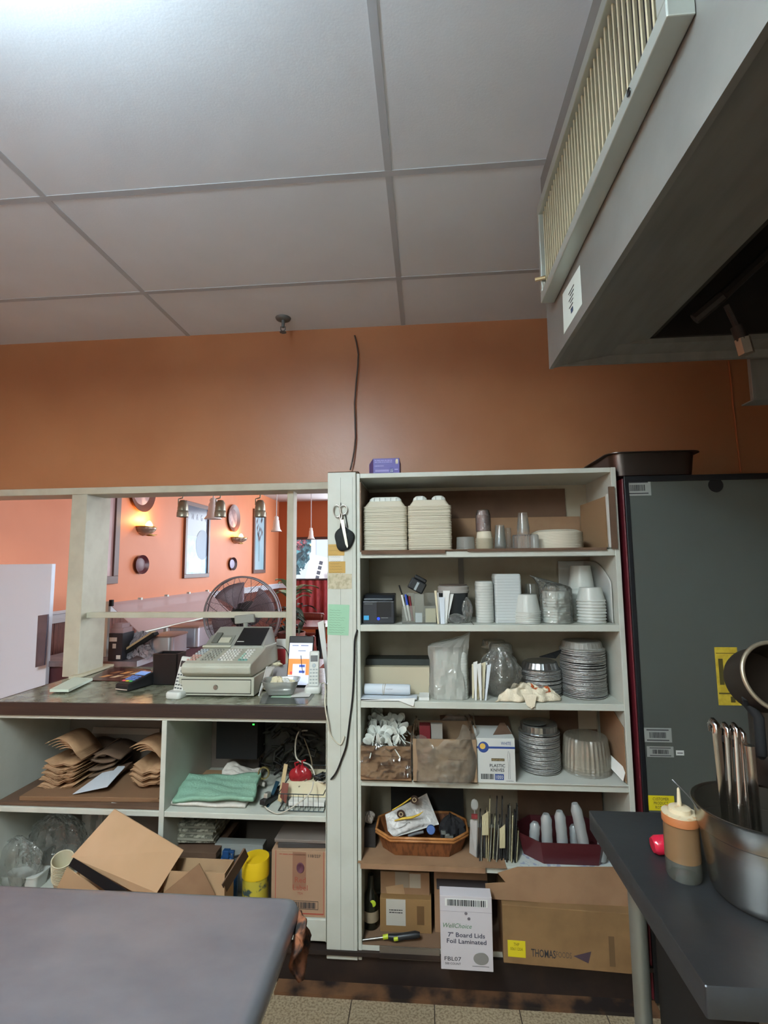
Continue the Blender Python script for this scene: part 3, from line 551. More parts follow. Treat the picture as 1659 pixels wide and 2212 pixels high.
# dining chairs and tables
def chair(x,y,rz_,lab):
    t=thing('dining_chair',lab,'chair',(x,y,0),(0,0,rz_),group='red wooden dining chairs')
    MB().rrect([(.004,.43),(0,.44),(0,.455),(.006,.465)],.43,.42,.04).build('seat',wood_red,t,smooth=40)
    b=MB().grid(lambda u,v:(-.2+.4*u,.19+.03*math.sin(PI*u)+.03*v,.78+.17*v-.02*abs(u-.5)),9,3); b.build('top_rail',wood_red,t,smooth=60,solid=.022,fix=False)
    b=MB().grid(lambda u,v:(-.19+.38*u,.18+.03*math.sin(PI*u),.62+.05*v),9,2); b.build('back_slat',wood_red,t,smooth=60,solid=.018,fix=False)
    for sx in (-1,1):
        MB().tube([(sx*.19,.20,.02),(sx*.19,.18,.45),(sx*.195,.215,.93)],.018,8).build('leg',wood_red,t,smooth=50); MB().tube([(sx*.19,-.18,0),(sx*.19,-.18,.44)],.018,8).build('leg',wood_red,t,smooth=50)
    return t
def dtable(x,y,z,lab,w=.75,d=.7):
    t=thing('dining_table',lab,'table',(x,y,0)); MB().rrect([(0,z-.03),(0,z)],w,d,.02).build('table_top',M('table_gloss','7A3F36',.15),t,smooth=40)
    MB().tube([(0,0,.03),(0,0,z-.03)],.04).build('pedestal',blackm,t); MB().box(-.28,.28,-.05,.05,0,.04).box(-.05,.05,-.28,.28,0,.04).build('base',blackm,t)
p=P(683,1310,7.3); chair(p.x,7.3,R(170),'red wooden dining chair by the red curtain, farthest in view')
p=P(642,1350,4.6); chair(p.x+.30,4.62,R(85),'red wooden dining chair half hidden by the slim upright')
p=P(692,1360,5.3); chair(p.x+.22,5.42,R(0),'red wooden dining chair facing away, beside the white column')
p=P(680,1328,6.2); dtable(p.x+.05,6.2,.90,'glossy dining table in front of the red curtain')
p=P(655,1385,4.0); dtable(p.x-.25,4.05,.80,'glossy dining table behind the slim upright')
# white panel and metal plate left of the post
a=P(113,1218,2.95); wp=thing('whiteboard','large flat white board standing beyond the counter at far left','panel',(a.x-.4,2.95,0)); MB().box(-.45,.4,0,.03,0,a.z).build('board',M('panel_white','E6F0FF',.6),wp,bevel=.002)
b_=P(82,1330,2.90); c=P(98,1442,2.90); d=P(103,1327,2.90)
MB().add([(b_.x,2.90,b_.z),(d.x,2.90,d.z),(P(95,1437,2.9).x,2.90,P(95,1437,2.9).z),(P(76,1442,2.9).x,2.90,P(76,1442,2.9).z)]+[(b_.x,2.91,b_.z),(d.x,2.91,d.z),(P(95,1437,2.9).x,2.91,P(95,1437,2.9).z),(P(76,1442,2.9).x,2.91,P(76,1442,2.9).z)],[(3,2,1,0),(4,5,6,7),(0,1,5,4),(1,2,6,5),(2,3,7,6),(3,0,4,7)]).build('metal_plate',M('plate_grey','8A8B9A',.35,.7,var=('6F7080',5,3,.4,.6)),label='small grey metal sheet leaning on the edge of the white board',cat='metal plate')
# ---------------------------------------------------------------- helpers for things placed on shelves
def bt(name,lab,cat,x0,x1,yt,yb,y,d,zb=None,group=None,rz=0):
    """empty at the bottom centre of a front face; returns thing, width, height"""
    m=(x0+x1)/2; a=P(x0,(yt+yb)/2,y).x; b_=P(x1,(yt+yb)/2,y).x; z0=P(m,yb,y).z if zb is None else zb; z1=P(m,yt,y).z
    t=thing(name,lab,cat,((a+b_)/2,y,z0),(0,0,rz),group); return t,b_-a,z1-z0
def carton(name,lab,cat,x0,x1,yt,yb,y,d,mat,zb=None,part='box_body',bev=.001,rz=0,group=None):
    t,w,h=bt(name,lab,cat,x0,x1,yt,yb,y,d,zb,group,rz); MB().box(-w/2,w/2,0,d,0,h).build(part,mat,t,bevel=bev); return t,w,h
def sheet(name,lab,cat,pts,th,mat,group=None):
    """thin sheet from world points"""
    c=sum(pts,Vector())/len(pts); n=(pts[1]-pts[0]).cross(pts[2]-pts[0]).normalized()*th; L=len(pts)
    b=MB().add([p-c for p in pts]+[p-c+n for p in pts],[tuple(range(L)),tuple(reversed(range(L,2*L)))]+[(i,i+L,(i+1)%L+L,(i+1)%L) for i in range(L)])
    return b.build(name,mat,loc=c,label=lab,cat=cat,group=group)
# ---------------------------------------------------------------- counter with cabinet
cm_=M('counter_stone','8B8D7B',.16,var=('5E614F',16,8,.38,.66),spec=.7)
LX=-1.85; RX=-.412
ct_=thing('countertop','glossy mottled grey green countertop with dark brown front edge','countertop',((LX+RX)/2,2.4,CT)); ox=ct_.location.x
MB().box(LX-ox,RX-ox,YF-2.4,2.82-2.4,-.012,0).build('stone_slab',cm_,ct_)
MB().box(LX-.003-ox,RX-ox,YF-.012-2.4,YF-2.4,P(360,1548,YF).z-CT,.0).box(LX-.012-ox,LX-ox,YF-2.4,2.82-2.4,-.05,0).build('front_edge',dark_wood,ct_,bevel=.002)
MB().box(LX-ox,RX-ox,YF+.002-2.4,2.82-2.4,-.048,-.0125).build('underlay',dark_wood,ct_)
zt=P(360,1549,YF).z; zt1=P(360,1557,YF).z; zm0=P(352,1765,YF).z; zm1=P(352,1753,YF).z; zb1=P(665,1987,YF).z; zb0=P(665,2034,YF).z
CB=thing('counter_cabinet','white painted open cabinet with four compartments under the countertop','cabinet',((LX+RX)/2,2.3,0))
def cb_(b,name,m=white_paint,**k): b.v=[(x-CB.location.x,y-2.3,z) for x,y,z in b.v]; return b.build(name,m,CB,bevel=.002,**k)
YB=2.54; dv0=P(347,1650,YF).x; dv1=P(358,1650,YF).x
cb_(MB().box(LX,LX+.02,YF,YB,zb0,zt),'side_panel'); cb_(MB().box(RX-.003,RX,YF,YB,zb0,zt),'side_panel')
cb_(MB().box(LX+.02,RX-.003,YF+.001,YB,zt1,zt-.001),'top_rail'); cb_(MB().box(dv0,dv1,YF-.002,YB-.01,zb1,zt1),'divider')
cb_(MB().box(LX+.02,dv0,YF,YB-.01,zm0,zm1),'shelf'); cb_(MB().box(dv1,RX-.003,YF,YB-.01,zm0,zm1),'shelf')
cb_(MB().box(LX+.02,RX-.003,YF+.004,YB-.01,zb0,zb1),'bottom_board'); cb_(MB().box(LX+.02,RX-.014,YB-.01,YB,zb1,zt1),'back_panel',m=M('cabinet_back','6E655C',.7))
# upper left compartment: flattened cardboard, bundles of paper bags
MB().box(LX+.03,dv0-.005,YF+.008,YB-.03,0,.012).build('flat_cardboard',card_d,loc=(0,0,zm1+.001),label='wide flattened brown cardboard lying on the upper left cabinet shelf',cat='cardboard',bevel=.001)
a=Pz(28,1735,zm1+.013); MB().box(-.30,.30,0,.36,0,.018).box(.26,.32,.0,.2,0,.012).build('flat_cardboard',M('cardboard_brown','77593F',.85),loc=(a.x+.31,a.y+.03,zm1+.014),rot=(0,0,R(2)),label='smaller brown carton folded flat, under the left bag bundle',cat='cardboard',bevel=.002)
def bagbundle(cx,cy,z0,n,w,lab,grp,sd,top,dz=.0092,yaw=0):
    rr=random.Random(sd)
    for v in range(3):
        am=.010+.006*v; ph=rr.uniform(0,6)
        b=MB()
        def f(u,s,am=am,ph=ph):
            a=TAU*u; x=w/2*math.cos(a); z=.0030*math.sin(a); cv=-am*1.3*(1-(2*x/w)**2)
            return (x+.006*s*math.sin(ph+5*s),.32*s,z+cv*(1-s*.8)+.006*math.sin(4*x/w*3+ph)*(1-s*.5))
        b.grid(f,22,6,wrap=True); pr=b.build('paper_bag',kraft,loc=(0,0,-5),smooth=60,solid=.0012,fix=False)
        P_.append(pr)
    base=P_[-3:]
    z=z0
    for k in range(n):
        z+=dz*(rr.uniform(.7,1.25)); o=base[k%3]
        if k<3: c=o
        else: c=o.copy(); COL.objects.link(c)
        c.location=(cx+rr.uniform(-.007,.007),cy+rr.uniform(0,.02),z); c.rotation_euler=(0,0,yaw+R(rr.uniform(-5,5))); tag(c,lab if k<n-1 else top,'paper bag',grp)
    # curled ones on top
P_=[]
a=P(128,1700,2.20); bagbundle(a.x,2.18,P(128,1706,2.18).z,13,.16,'folded brown paper bag in the left bundle on the upper cabinet shelf','brown paper bags in the left bundle',1,'topmost flat brown paper bag in the left bundle')
a=P(318,1690,2.20); bagbundle(a.x,2.18,P(318,1695,2.18).z,9,.135,'folded brown paper bag in the bundle beside the cabinet divider','brown paper bags beside the divider',2,'topmost flat brown paper bag in the bundle beside the divider')
def curl(px,py,y,w,h,lab,n,grp,sd):
    rr=random.Random(sd); c=P(px,py,y)
    for k in range(n):
        b=MB(); kk=k
        b.grid(lambda u,v:((u-.5)*w*(1-.07*kk)+.006*kk,.15*v,h*math.sin(PI*(u*.92+.08))*(1-.10*kk)-.010*u*kk*.3),14,4)
        b.build('paper_bag',kraft,loc=(c.x+.004*k,c.y+.003*k,c.z-.003*k),rot=(0,R(12),0),smooth=60,solid=.0022,fix=False,label=lab,cat='paper bag',group=grp)
curl(130,1622,2.18,.155,.048,'curled brown paper bag arching over the left bundle',5,'curled bags over the left bundle',1)
curl(312,1629,2.18,.145,.040,'curled brown paper bag arching over the bundle beside the divider',4,'curled bags beside the divider',2)
for k,(px,py,w) in enumerate(((190,1628,.15),(205,1642,.17),(200,1658,.18),(205,1672,.16),(198,1685,.16),(210,1697,.15),(232,1634,.12))):
    c=P(px,py,2.28); MB().grid(lambda u,v:((u-.5)*w,.22*v,.012*math.sin(5*u+k)-.008*v),12,4).build('paper_bag',M('kraft_shaded','5F4C3C',.9),loc=c,rot=(0,0,R(10)),smooth=60,solid=.008,fix=False,label='brown paper bag coloured for shade, pushed back between the two bundles',cat='paper bag',group='brown paper bags between the bundles')  # darker kraft copy paints in the shade between the bundles
bd=[P(192,1727,YF+.05),P(178,1722,YF+.05),P(262,1652,2.36),P(287,1645,2.36)]
sheet('dark_board','dark brown flat folder lying askew in front of the paper bags','folder',bd,.012,card_d)
sheet('envelope','long pale printed paper lying on the dark folder among the bags','paper',[P(157,1716,YF+.045),P(232,1700,YF+.06),P(272,1655,2.34),P(240,1656,2.34)],.0015,paper_b)
sheet('notepad','small white notepad at the front edge by the cabinet divider','notepad',[P(240,1736,YF+.03),P(335,1744,YF+.03),P(338,1731,YF+.10),P(258,1728,YF+.10)],.004,paper)
sheet('pale_strip','pale strip across the back of the upper left compartment','tape',[P(198,1584,YB-.02),P(345,1588,YB-.02),P(345,1574,YB-.02),P(202,1570,YB-.02)],.001,M('pale_strip_tone','8E857B',.7))  # thin pale strip laid over the back panel
# upper right compartment
t,w,h=carton('computer_box','black computer case at the back of the upper right compartment','computer',467,556,1560,1640,2.34,.16,blackm)
MB().box(w*.38,w*.42,-.001,0,h*.93,h*.96).build('power_light',M('green_led','30FF40',.4,emit=('30FF40',6)),t)
MB().rrect([(.004,0),(0,.003),(0,.006)],.30,.3,.02).build('folded_carton',card_l,loc=(P(470,1650,2.38).x,2.33,zm1+.001),label='tan cardboard sheet under the folded cloths',cat='cardboard')
def cloth(name,lab,pts,th,m,seed=1,amp=.006,n=26,cat='cloth'):
    """draped cloth over a quad of world points"""
    A,B,C,D=pts
    r=random.Random(seed); ph=[r.uniform(0,6) for _ in range(6)]
    def f(u,v):
        p=A*(1-u)*(1-v)+B*u*(1-v)+C*u*v+D*(1-u)*v
        z=amp*(math.sin(7*u+4*v+ph[0])+.6*math.sin(15*u-9*v+ph[1])+.4*math.sin(23*v+11*u+ph[2]))
        e=min(u,1-u,v,1-v)*8; return (p.x+amp*.6*math.sin(9*v+ph[3]),p.y+amp*.6*math.sin(11*u+ph[4]),p.z+z*.6-(.010 if e<.3 else 0)*0)
    c=sum(pts,Vector())/4; b=MB().grid(f,n,n); b.v=[tuple(Vector(v)-c) for v in b.v]
    return b.build(name,m,loc=c,smooth=70,solid=th,fix=False,label=lab,cat=cat)
green=M('green_cloth','7DA28C',.9,bump=(120,.3)); wcl=M('white_cloth','C5C1B8',.9,bump=(90,.3))
cloth('white_towel','white folded towel under the green cloth',[P(370,1736,2.12),P(530,1744,2.12),P(560,1690,2.30),P(410,1690,2.30)],.010,wcl,3,.003)
cloth('green_towel','folded sage green cloth on the upper right cabinet shelf',[P(374,1728,2.12),P(548,1726,2.12),P(563,1674,2.30),P(404,1676,2.30)],.016,green,5,.006)
cloth('white_towel','crumpled white cloth lying behind the green cloth',[P(468,1684,2.30),P(575,1694,2.30),P(562,1664,2.42),P(492,1648,2.38)],.010,wcl,9,.010)
# cables and dark tangle
tg=M('tangle_dark','23221F',.7,var=('3A3A30',14,3,.45,.65))
r=random.Random(11)
for k in range(26):
    y=2.42; p0=P(r.uniform(560,700),r.uniform(1560,1640),y); pts=[p0]
    for j in range(7): pts.append(pts[-1]+Vector((r.uniform(-.05,.05),r.uniform(-.03,.03),r.uniform(-.045,.035))))
    pts=[Vector((min(max(p.x,P(560,1600,y).x),RX-.03),min(max(p.y,2.36),2.50),max(min(p.z,zt1-.02),zm1+.03))) for p in pts]
    MB().tube(pts,r.uniform(.003,.008),6).build('tangled_cable',M('tangle_%d'%(k%3),('191817','24261F','131416')[k%3],.6),smooth=70,label='dark cable in the tangle at the back of the upper right compartment',cat='cable',group='dark cables behind the wire basket')
MB().box(P(557,1600,2.45).x,RX-.016,2.45,2.51,zm1+.05,zt1-.03).build('dark_bundle',tg,label='dark fabric bundle behind the tangled cables',cat='bundle',bevel=.02)
cw=M('cable_white','B9B5A8',.5)
def cable(name,lab,pts,r_,m,cat='cable'):
    # smooth the polyline
    q=[]
    for i in range(len(pts)-1):
        p0=pts[max(i-1,0)];p1=pts[i];p2=pts[i+1];p3=pts[min(i+2,len(pts)-1)]
        for s in range(5): t_=s/5; q.append(.5*((2*p1)+(p2-p0)*t_+(2*p0-5*p1+4*p2-p3)*t_*t_+(3*p1-p0-3*p2+p3)*t_**3))
    q.append(pts[-1]); return MB().tube(q,r_,8).build(name,m,smooth=70,label=lab,cat=cat)
cable('grey_cable','pale grey cable looping above the red object in the wire basket',[P(a,b,y) for a,b,y in((664,1578,2.40),(645,1582,2.36),(638,1610,2.32),(642,1640,2.28),(668,1652,2.24),(678,1668,2.22),(682,1685,2.2),(700,1690,2.16),(711,1682,2.09))],.0035,cw)
cable('grey_cable','thin white cable trailing from the basket to the shelf front',[P(a,b,y) for a,b,y in((677,1688,2.14),(670,1712,2.10),(640,1738,2.082),(605,1757,2.075),(585,1752,2.085),(572,1742,2.10))],.0025,cw)
cable('brown_cable','brown cable hanging between the tangle and the basket',[P(a,b,y) for a,b,y in((657,1595,2.36),(668,1625,2.3),(674,1655,2.24),(665,1680,2.2),(645,1700,2.18))],.003,M('cable_brown2','6A5F4C',.6))
# wire basket and its contents
wm=M('wire_dark','3C4648',.4,.6)
a0=P(588,1716,2.105); a1=P(712,1752,2.105); bk=thing('wire_basket','dark wire basket of odds and ends at the right of the cabinet shelf','basket',((a0.x+a1.x)/2,2.105,zm1+.003)); w=a1.x-a0.x; h=a0.z-zm1; dp=.30
w=min(w,2*(RX-.018-bk.location.x)); b=MB()
for z in (0.002,h): b.tube([(-w/2,0,z),(w/2,0,z),(w/2,dp,z),(-w/2,dp,z)],.0022,5,closed=True)
for k in range(1,9): x=-w/2+w*k/9; b.tube([(x,0,h),(x,0,.002),(x,dp,.002),(x,dp,h)],.0012,4)
for k in range(1,6): y=dp*k/6; b.tube([(-w/2,y,h),(-w/2,y,.002),(w/2,y,.002),(w/2,y,h)],.0012,4)
b.build('wire_cage',wm,bk)
carton('white_carton','small white carton inside the wire basket',"box",622,700,1733,1748,2.14,.1,paper,zb=zm1+.008)
carton('paper_pack','cream paper pack on top of the white carton in the wire basket','paper pack',620,706,1690,1722,2.18,.14,paper_c)
sheet('wooden_slat','slim pale wooden slat standing in the wire basket','wooden slat',[P(600,1730,2.15),P(608,1733,2.15),P(622,1652,2.22),P(614,1650,2.22)],.008,M('wood_slat','A8946C',.7))
sheet('brown_card','reddish brown card leaning in the wire basket','card',[P(605,1722,2.13),P(618,1736,2.13),P(624,1692,2.15),P(610,1690,2.15)],.004,M('red_brown_card','6E3B2E',.7))
b=MB(); c=P(648,1672,2.21)
def f(u,v):
    a=TAU*u; q=math.sin(PI*min(max(v,.02),.98)); rr=1+.13*math.sin(3*a+2)+.08*math.sin(5*a+v*6); return (.046*rr*q*math.cos(a),.03*rr*q*math.sin(a),.034*math.cos(PI*(1-v))*rr)
b.grid(f,30,12,wrap=True); b.build('red_parcel',M('red_shiny','8C1F26',.18,bump=(30,.5)),loc=c,smooth=60,label='shiny red plastic wrapped parcel on top of the basket',cat='parcel')
for k,(px,py) in enumerate(((640,1652),(655,1648))): MB().tube([P(px,py+8,2.21),P(px-3,py-4,2.21),P(px+6,py-6,2.21)],.004).build('red_strap',M('red_shiny','8C1F26',.18),label='short red strap curling up from the red parcel, '+('left one' if k==0 else 'right one'),cat='strap',smooth=60)
for k in range(9):
    c=P(r.uniform(685,706),r.uniform(1672,1692),2.20); pts=[c+Vector((.022*math.cos(a*.9+k),.01*math.sin(a+k),.008*math.sin(a*1.3+k)+.003*k*.3)) for a in range(8)]
    pts=[Vector((min(p.x,RX-.02),p.y,p.z)) for p in pts]; MB().tube(pts,.0028,6).build('black_wire',black,smooth=70,label='black wire coiled in the right end of the basket',cat='wire',group='black wires coiled in the basket')
MB().lathe([(.020,0),(.026,0),(.026,.012),(.020,.012),(.020,0)],24,T=Matrix.Rotation(R(80),4,'X')).build('tape_roll',M('tape_amber','6E6338',.4,alpha=.8),loc=P(571,1669,2.30)+Vector((0,0,0)),label='small roll of amber tape standing behind the white cloth',cat='tape roll',smooth=50)
t=thing('card_reader','black gadget with a silver end lying beside the green cloth','gadget',P(566,1740,2.12).copy(),(R(-8),0,R(-14)))
MB().box(-.014,.014,0,.13,0,.02).build('gadget_body',black,t,bevel=.004); MB().box(-.009,.009,.02,.05,.0205,.04).build('silver_tip',alu,t,bevel=.002)
MB().box(-.02,.02,.12,.2,.0,.035).build('gadget_end',black,t,bevel=.006)
sheet('blue_folder','dark blue plastic folder edge between the gadget and the basket','folder',[P(575,1745,2.14),P(580,1745,2.14),P(604,1690,2.26),P(596,1688,2.26)],.004,M('folder_teal','1E3A48',.4))
# ---- lower left compartment: plastic bags, cups
cupw=M('cup_white','C9CAC2',.6); cupc=M('cup_cream','C6BFA4',.6)
def cup_stack(cx,cy,z,n,r0,r1,h,dz,mat,lab,grp,tilt=(0,0,0),name='paper_cup',cat='cup',rim=True,top=None,flip=False):
    pr=[(0,0.002),(r0*.95,0),(r0,.002),(r1,h-.003)]+([(r1+.0025,h-.004),(r1+.003,h),(r1-.001,h),(r1-.002,h-.004)] if rim else [(r1,h)])+[(r0-.002,.006),(0,.006)]
    b=MB().lathe(pr,24); o=b.build(name,mat,smooth=40,label=lab,cat=cat,group=grp,fix=False)
    E=Euler(tilt).to_matrix(); tilt2=Euler(tilt).to_matrix()@(Matrix.Rotation(PI,3,'X') if flip else Matrix.Identity(3)); re=tilt2.to_euler()
    for k in range(n):
        c=o if k==0 else o.copy()
        if k: COL.objects.link(c)
        hh=h if flip else 0
        c.location=Vector((cx,cy,z))+E@Vector((0,0,dz*k+hh)); c.rotation_euler=re
        if k==n-1 and top: c['label']=top
    return o
c=P(118,1925,2.10); cup_stack(c.x+.01,2.135,P(118,1935,2.1).z,12,.026,.038,.085,.0085,cupc,'cream paper cup in the tilted stack beside the cardboard box','paper cups beside the cardboard box',(R(22),R(14),0),top='open topmost paper cup of the tilted stack')
for x0,x1,yt,lab,m in((0,60,1880,'tall white tub inside the clear bag at far left of the lower shelf',milky),(62,92,1882,'narrow white tub between the clear bag and the paper cups',milky)):
    t,w,h=bt('white_tub',lab,'tub',x0,x1,yt,1960,2.2,.1,zb1+.0); MB().rrect([(.008,0),(0,h-.006),(-.003,h-.005),(-.003,h)],w,.09,.015).build('tub_body',m,t,smooth=40)
def blob_bag(name,lab,px,py,y,w,h,d,mat,sd=1,knot=True,cat='plastic bag',zb=None):
    r_=random.Random(sd); c=P(px,py,y); 
    if zb is not None: c.z=zb
    ph=[r_.uniform(0,6) for _ in range(5)]
    def f(u,v):
        a=TAU*u; q=math.sin(PI*min(v*.93+.035,1))**.55; rr=1+.10*math.sin(5*a+3*v+ph[0])+.07*math.sin(11*a-6*v+ph[1])+.05*math.sin(17*a+9*v+ph[2])+.09*math.sin(9*a-17*v+ph[3])*math.sin(23*a+13*v+ph[4])
        if knot and v>.8: rr*=.6+.4*(1-v)/.2
        return (w/2*q*rr*math.cos(a),d/2*q*rr*math.sin(a),h*v)
    return MB().grid(f,44,18,wrap=True).build(name,mat,loc=c,smooth=35,label=lab,cat=cat,fix=False)
blob_bag('plastic_bag','round bulging clear plastic bag at the top of the lower left compartment',65,1845,2.34,.20,.13,.16,film2,1)
blob_bag('plastic_bag','crinkled clear plastic bag over the white tubs at far left',32,1945,2.18,.20,.21,.10,film,2,zb=zb1+.002)
blob_bag('plastic_bag','loose clear plastic bag behind the stack of paper cups',118,1920,2.30,.24,.26,.14,film,3,zb=zb1+.002)
blob_bag('plastic_bag','tall milky plastic bag standing behind the cardboard flap',205,1915,2.40,.12,.38,.12,film2,4,zb=zb1+.002)
# ---- cardboard boxes standing on the floor before the cabinet
yb=1.93
a=P(125,1930,yb); b_=P(345,1930,yb); bx_=thing('open_carton','open cardboard carton with black tape in front of the cabinet','cardboard box',((a.x+b_.x)/2,1.93,0)); w=(b_.x-a.x); ze=P(240,1925,yb).z
MB().box(-w/2,w/2,-.12,-.116,0,ze).box(-w/2,w/2,.116,.12,0,ze).box(-w/2,-w/2+.004,-.116,.116,0,ze).box(w/2-.004,w/2,-.116,.116,0,ze).box(-w/2,w/2,-.12,.12,0,.004).build('carton_walls',card_l,bx_)
def flap(name,pts,m,par,th=.004,lab=None):
    pts=[p-par.location for p in pts]; n=(pts[1]-pts[0]).cross(pts[2]-pts[0]).normalized()*th; L=len(pts)
    return MB().add([p for p in pts]+[p+n for p in pts],[tuple(range(L)),tuple(reversed(range(L,2*L)))]+[(i,i+L,(i+1)%L+L,(i+1)%L) for i in range(L)]).build(name,m,par,label=lab)
cf=M('cardboard_flap','B08D6C',.85,var=('A98664',5,3,.4,.6))
F=lambda a,b,y=None: P(a,b,1.90)
flap('top_flap',[F(155,1850),F(287,1924),P(340,1927,1.90),P(397,1836,1.99),P(248,1747,2.03)],cf,bx_,lab='broad tan flap raised at an angle')
flap('side_flap',[P(118,1930,1.88),P(225,1930,1.88),P(146,1872,1.88)],card_l,bx_)
flap('black_tape',[P(148,1870,1.875),P(158,1853,1.875),P(275,1924,1.875),P(228,1924,1.875)],black,bx_,.002,lab='glossy black packing tape')
t=thing('small_carton','smaller open cardboard carton right of the taped one','cardboard box',(P(420,1930,1.95).x,1.97,0))
a=P(345,1930,1.95).x-t.location.x; b_=P(487,1930,1.95).x-t.location.x; ze2=P(400,1880,1.95).z
MB().box(a+.02,b_,-.03,-.026,0,ze2).box(a+.02,b_,.056,.06,0,ze2).box(b_-.004,b_,-.026,.056,0,ze2).box(a+.02,a+.024,-.026,.056,0,ze2).box(a+.02,b_,-.03,.06,0,.004).build('carton_walls',card_l,t)
flap('front_flap',[P(354,1928,1.93),P(466,1932,1.93),P(431,1864,1.925)],card,t)
flap('thin_flap',[P(487,1928,1.96),P(489,1928,1.96),P(537,1850,2.06),P(533,1850,2.06)],card_d,t,.06)
# ---- lower right compartment
mg=M('magazine_mottled','6A6A5E',.8,var=('B5B4A2',60,3,.45,.6))
for k in range(7): 
    p=P(420,1822-6*k,2.22); MB().box(-.095,.095,0,.2,0,.010).build('magazine',mg if k%2==0 else M('magazine_pages','8F8D7E',.8),loc=(p.x+random.uniform(-.008,.008),2.20+random.uniform(0,.01),P(420,1823,2.20).z+.0115*k),rot=(0,0,R(random.uniform(-4,4))),label='old magazine in the pile in the lower right compartment' if k<6 else 'topmost mottled magazine of the pile in the lower right compartment',cat='magazine',group='old magazines piled in the lower compartment',bevel=.001)
zz=P(420,1828,2.2).z; sp0=MB().box(P(365,1830,2.2).x,P(475,1830,2.2).x,2.16,2.42,zz-.03,zz-.003).build('carton_tray',card_d,label='dark carton lid carrying the pile of magazines',cat='box',bevel=.001)
carton('dark_crate','dark crate holding up the magazine pile','crate',370,455,1838,1960,2.28,.14,M('crate_dark','1C1A1A',.8),zb=zb1+.001)
t,w,h=bt('teal_bottle','teal plastic container beside the raised cardboard flap','bottle',385,415,1836,1960,2.20,.06,zb1+.001); MB().rrect([(.004,0),(0,.01),(0,h-.015),(.008,h)],w,.06,.012).build('bottle_body',M('teal','3F8C88',.35),t,smooth=40)
def bottle(name,lab,px,y,pb,prof,m,zb=None,parts=None,cat='bottle',tilt=(0,0,0)):
    c=P(px,pb,y); 
    if zb is not None: c.z=zb
    t=thing(name,lab,cat,c,tilt); MB().lathe(prof,28).build('bottle_body',m,t,smooth=45); return t
c=P(440,1875,2.24); t=bottle('purple_bottle','small purple bottle behind the small carton',441,2.24,1900,[(0,0),(.022,0),(.022,.0),(.024,.15),(.020,.19),(.010,.20),(.010,.22),(0,.22)],M('purple_plastic','5E3F86',.3),zb=P(441,1845,2.24).z-.22)
MB().box(-.03,.03,-.03,.03,-(t.location.z-zb1),-.0005).build('inner_crate',M('crate_dark','1C1A1A',.8),t)
t,w,h=carton('white_box','pale box with a dark curved mark behind the blue sprayer','box',462,567,1824,1960,2.22,.05,M('box_pale','8E938F',.6),zb=zb1+.001)
MB().tube([(-.02+.013*k,-.0012,h-.05+.010*math.sin(k*.45)) for k in range(8)],.004,6).build('curved_mark',ink,t)
t=thing('spray_bottle','blue plastic spray bottle standing in front of the pale box','bottle',P(488,1900,2.14)*1); t.location.z=zb1+.001; zz=P(488,1836,2.14).z-zb1
MB().rrect([(.004,0),(0,.008),(0,zz-.10),(.018,zz-.05),(.030,zz-.02)],.095,.05,.02).build('bottle_body',M('blue_plastic','2A5C94',.35),t,smooth=50); MB().box(-.014,.014,-.012,.012,zz-.03,zz).box(.0,.034,-.006,.006,zz-.012,zz-.002).box(.026,.032,-.008,.008,zz-.05,zz-.01).build('trigger_head',M('blue_dark','1D3E66',.35),t,bevel=.002)
t=thing('yellow_canister','yellow lidded canister standing beside the tea carton','canister',(P(543,1930,2.06).x-.004,2.12,zb1)); zz=P(543,1866,2.08).z-zb1; zz=max(zz,.2); r=.0545
MB().lathe([(0,0),(r*.92,0),(r*.95,.01),(r*.95,zz-.06),(0,zz-.06)],32).build('canister_body',M('canister_label','B9A83A',.4,var=('3C4A4A',22,3,.55,.62)),t,smooth=45); MB().lathe([(r,zz-.065),(r,zz-.008),(r*.96,zz),(0,zz+.002)],32).build('lid',M('yellow_plastic','D9B31F',.35),t,smooth=45)
t,w,h=carton('tea_carton','tall brown tea carton with red outline in the lower right compartment','cardboard box',586,707,1838,1985,YF+.014,.28,M('tea_card','9A7C62',.85),zb=zb1+.001)
rd=M('print_red','9C4436',.8)
MB().box(-w*.43,-w*.42,-.0008,0,.0,h).box(w*.43,w*.44,-.0008,0,.01,h).box(-w*.43,w*.43,-.0008,0,.010,.014).build('red_outline',rd,t)
MB().box(-w*.12,w*.12,-.0007,0,h*.42,h*.98).build('print_panel',M('print_tan','86604A',.85),t); text('Red\nLabel',w*.26,h*.20,M('print_rust','8E4632',.8),t,(w*.02,-.0008,h*.50),(0,0,0),'print_lettering'); text('TEA',w*.1,h*.035,M('print_rust','8E4632',.8),t,(w*.02,-.0008,h*.355),(0,0,0),'print_lettering')
MB().lathe([(0,0),(.014,0.004),(.016,0)],18,T=Matrix.Translation((w*.02,-.0007,h*.74))@Matrix.Rotation(R(90),4,'X')@Matrix.Scale(1.25,4,(0,1,0))).build('printed_fruit',M('print_plum','5A3440',.7),t)
text('118/227',w*.22,h*.045,ink,t,(w*.27,-.0008,h*.93),(0,0,0),'print_lettering'); barcode(t,ink,-w*.08,w*.30,h*.13,h*.22,0,14); 
b=MB().box(-w*.1,w*.34,-.0008,0,h*.115,h*.12).box(-w*.1,w*.34,-.0008,0,h*.235,h*.24).box(w*.335,w*.34,-.0008,0,h*.12,h*.235); b.build('barcode_frame',ink,t)
scrib(t,rd,-w*.36,w*.1,h*.93,h*.955,0,1)
p=P(655,1836,2.12); 
MB().box(-.10,.10,0,.2,0,.018).build('ledger',M('book_dark','3A3634',.7),loc=(P(655,1830,2.12).x,2.11,zb1+.002+h),rot=(0,0,R(3)),label='dark ledger lying directly on the tea carton',cat='book',bevel=.002)
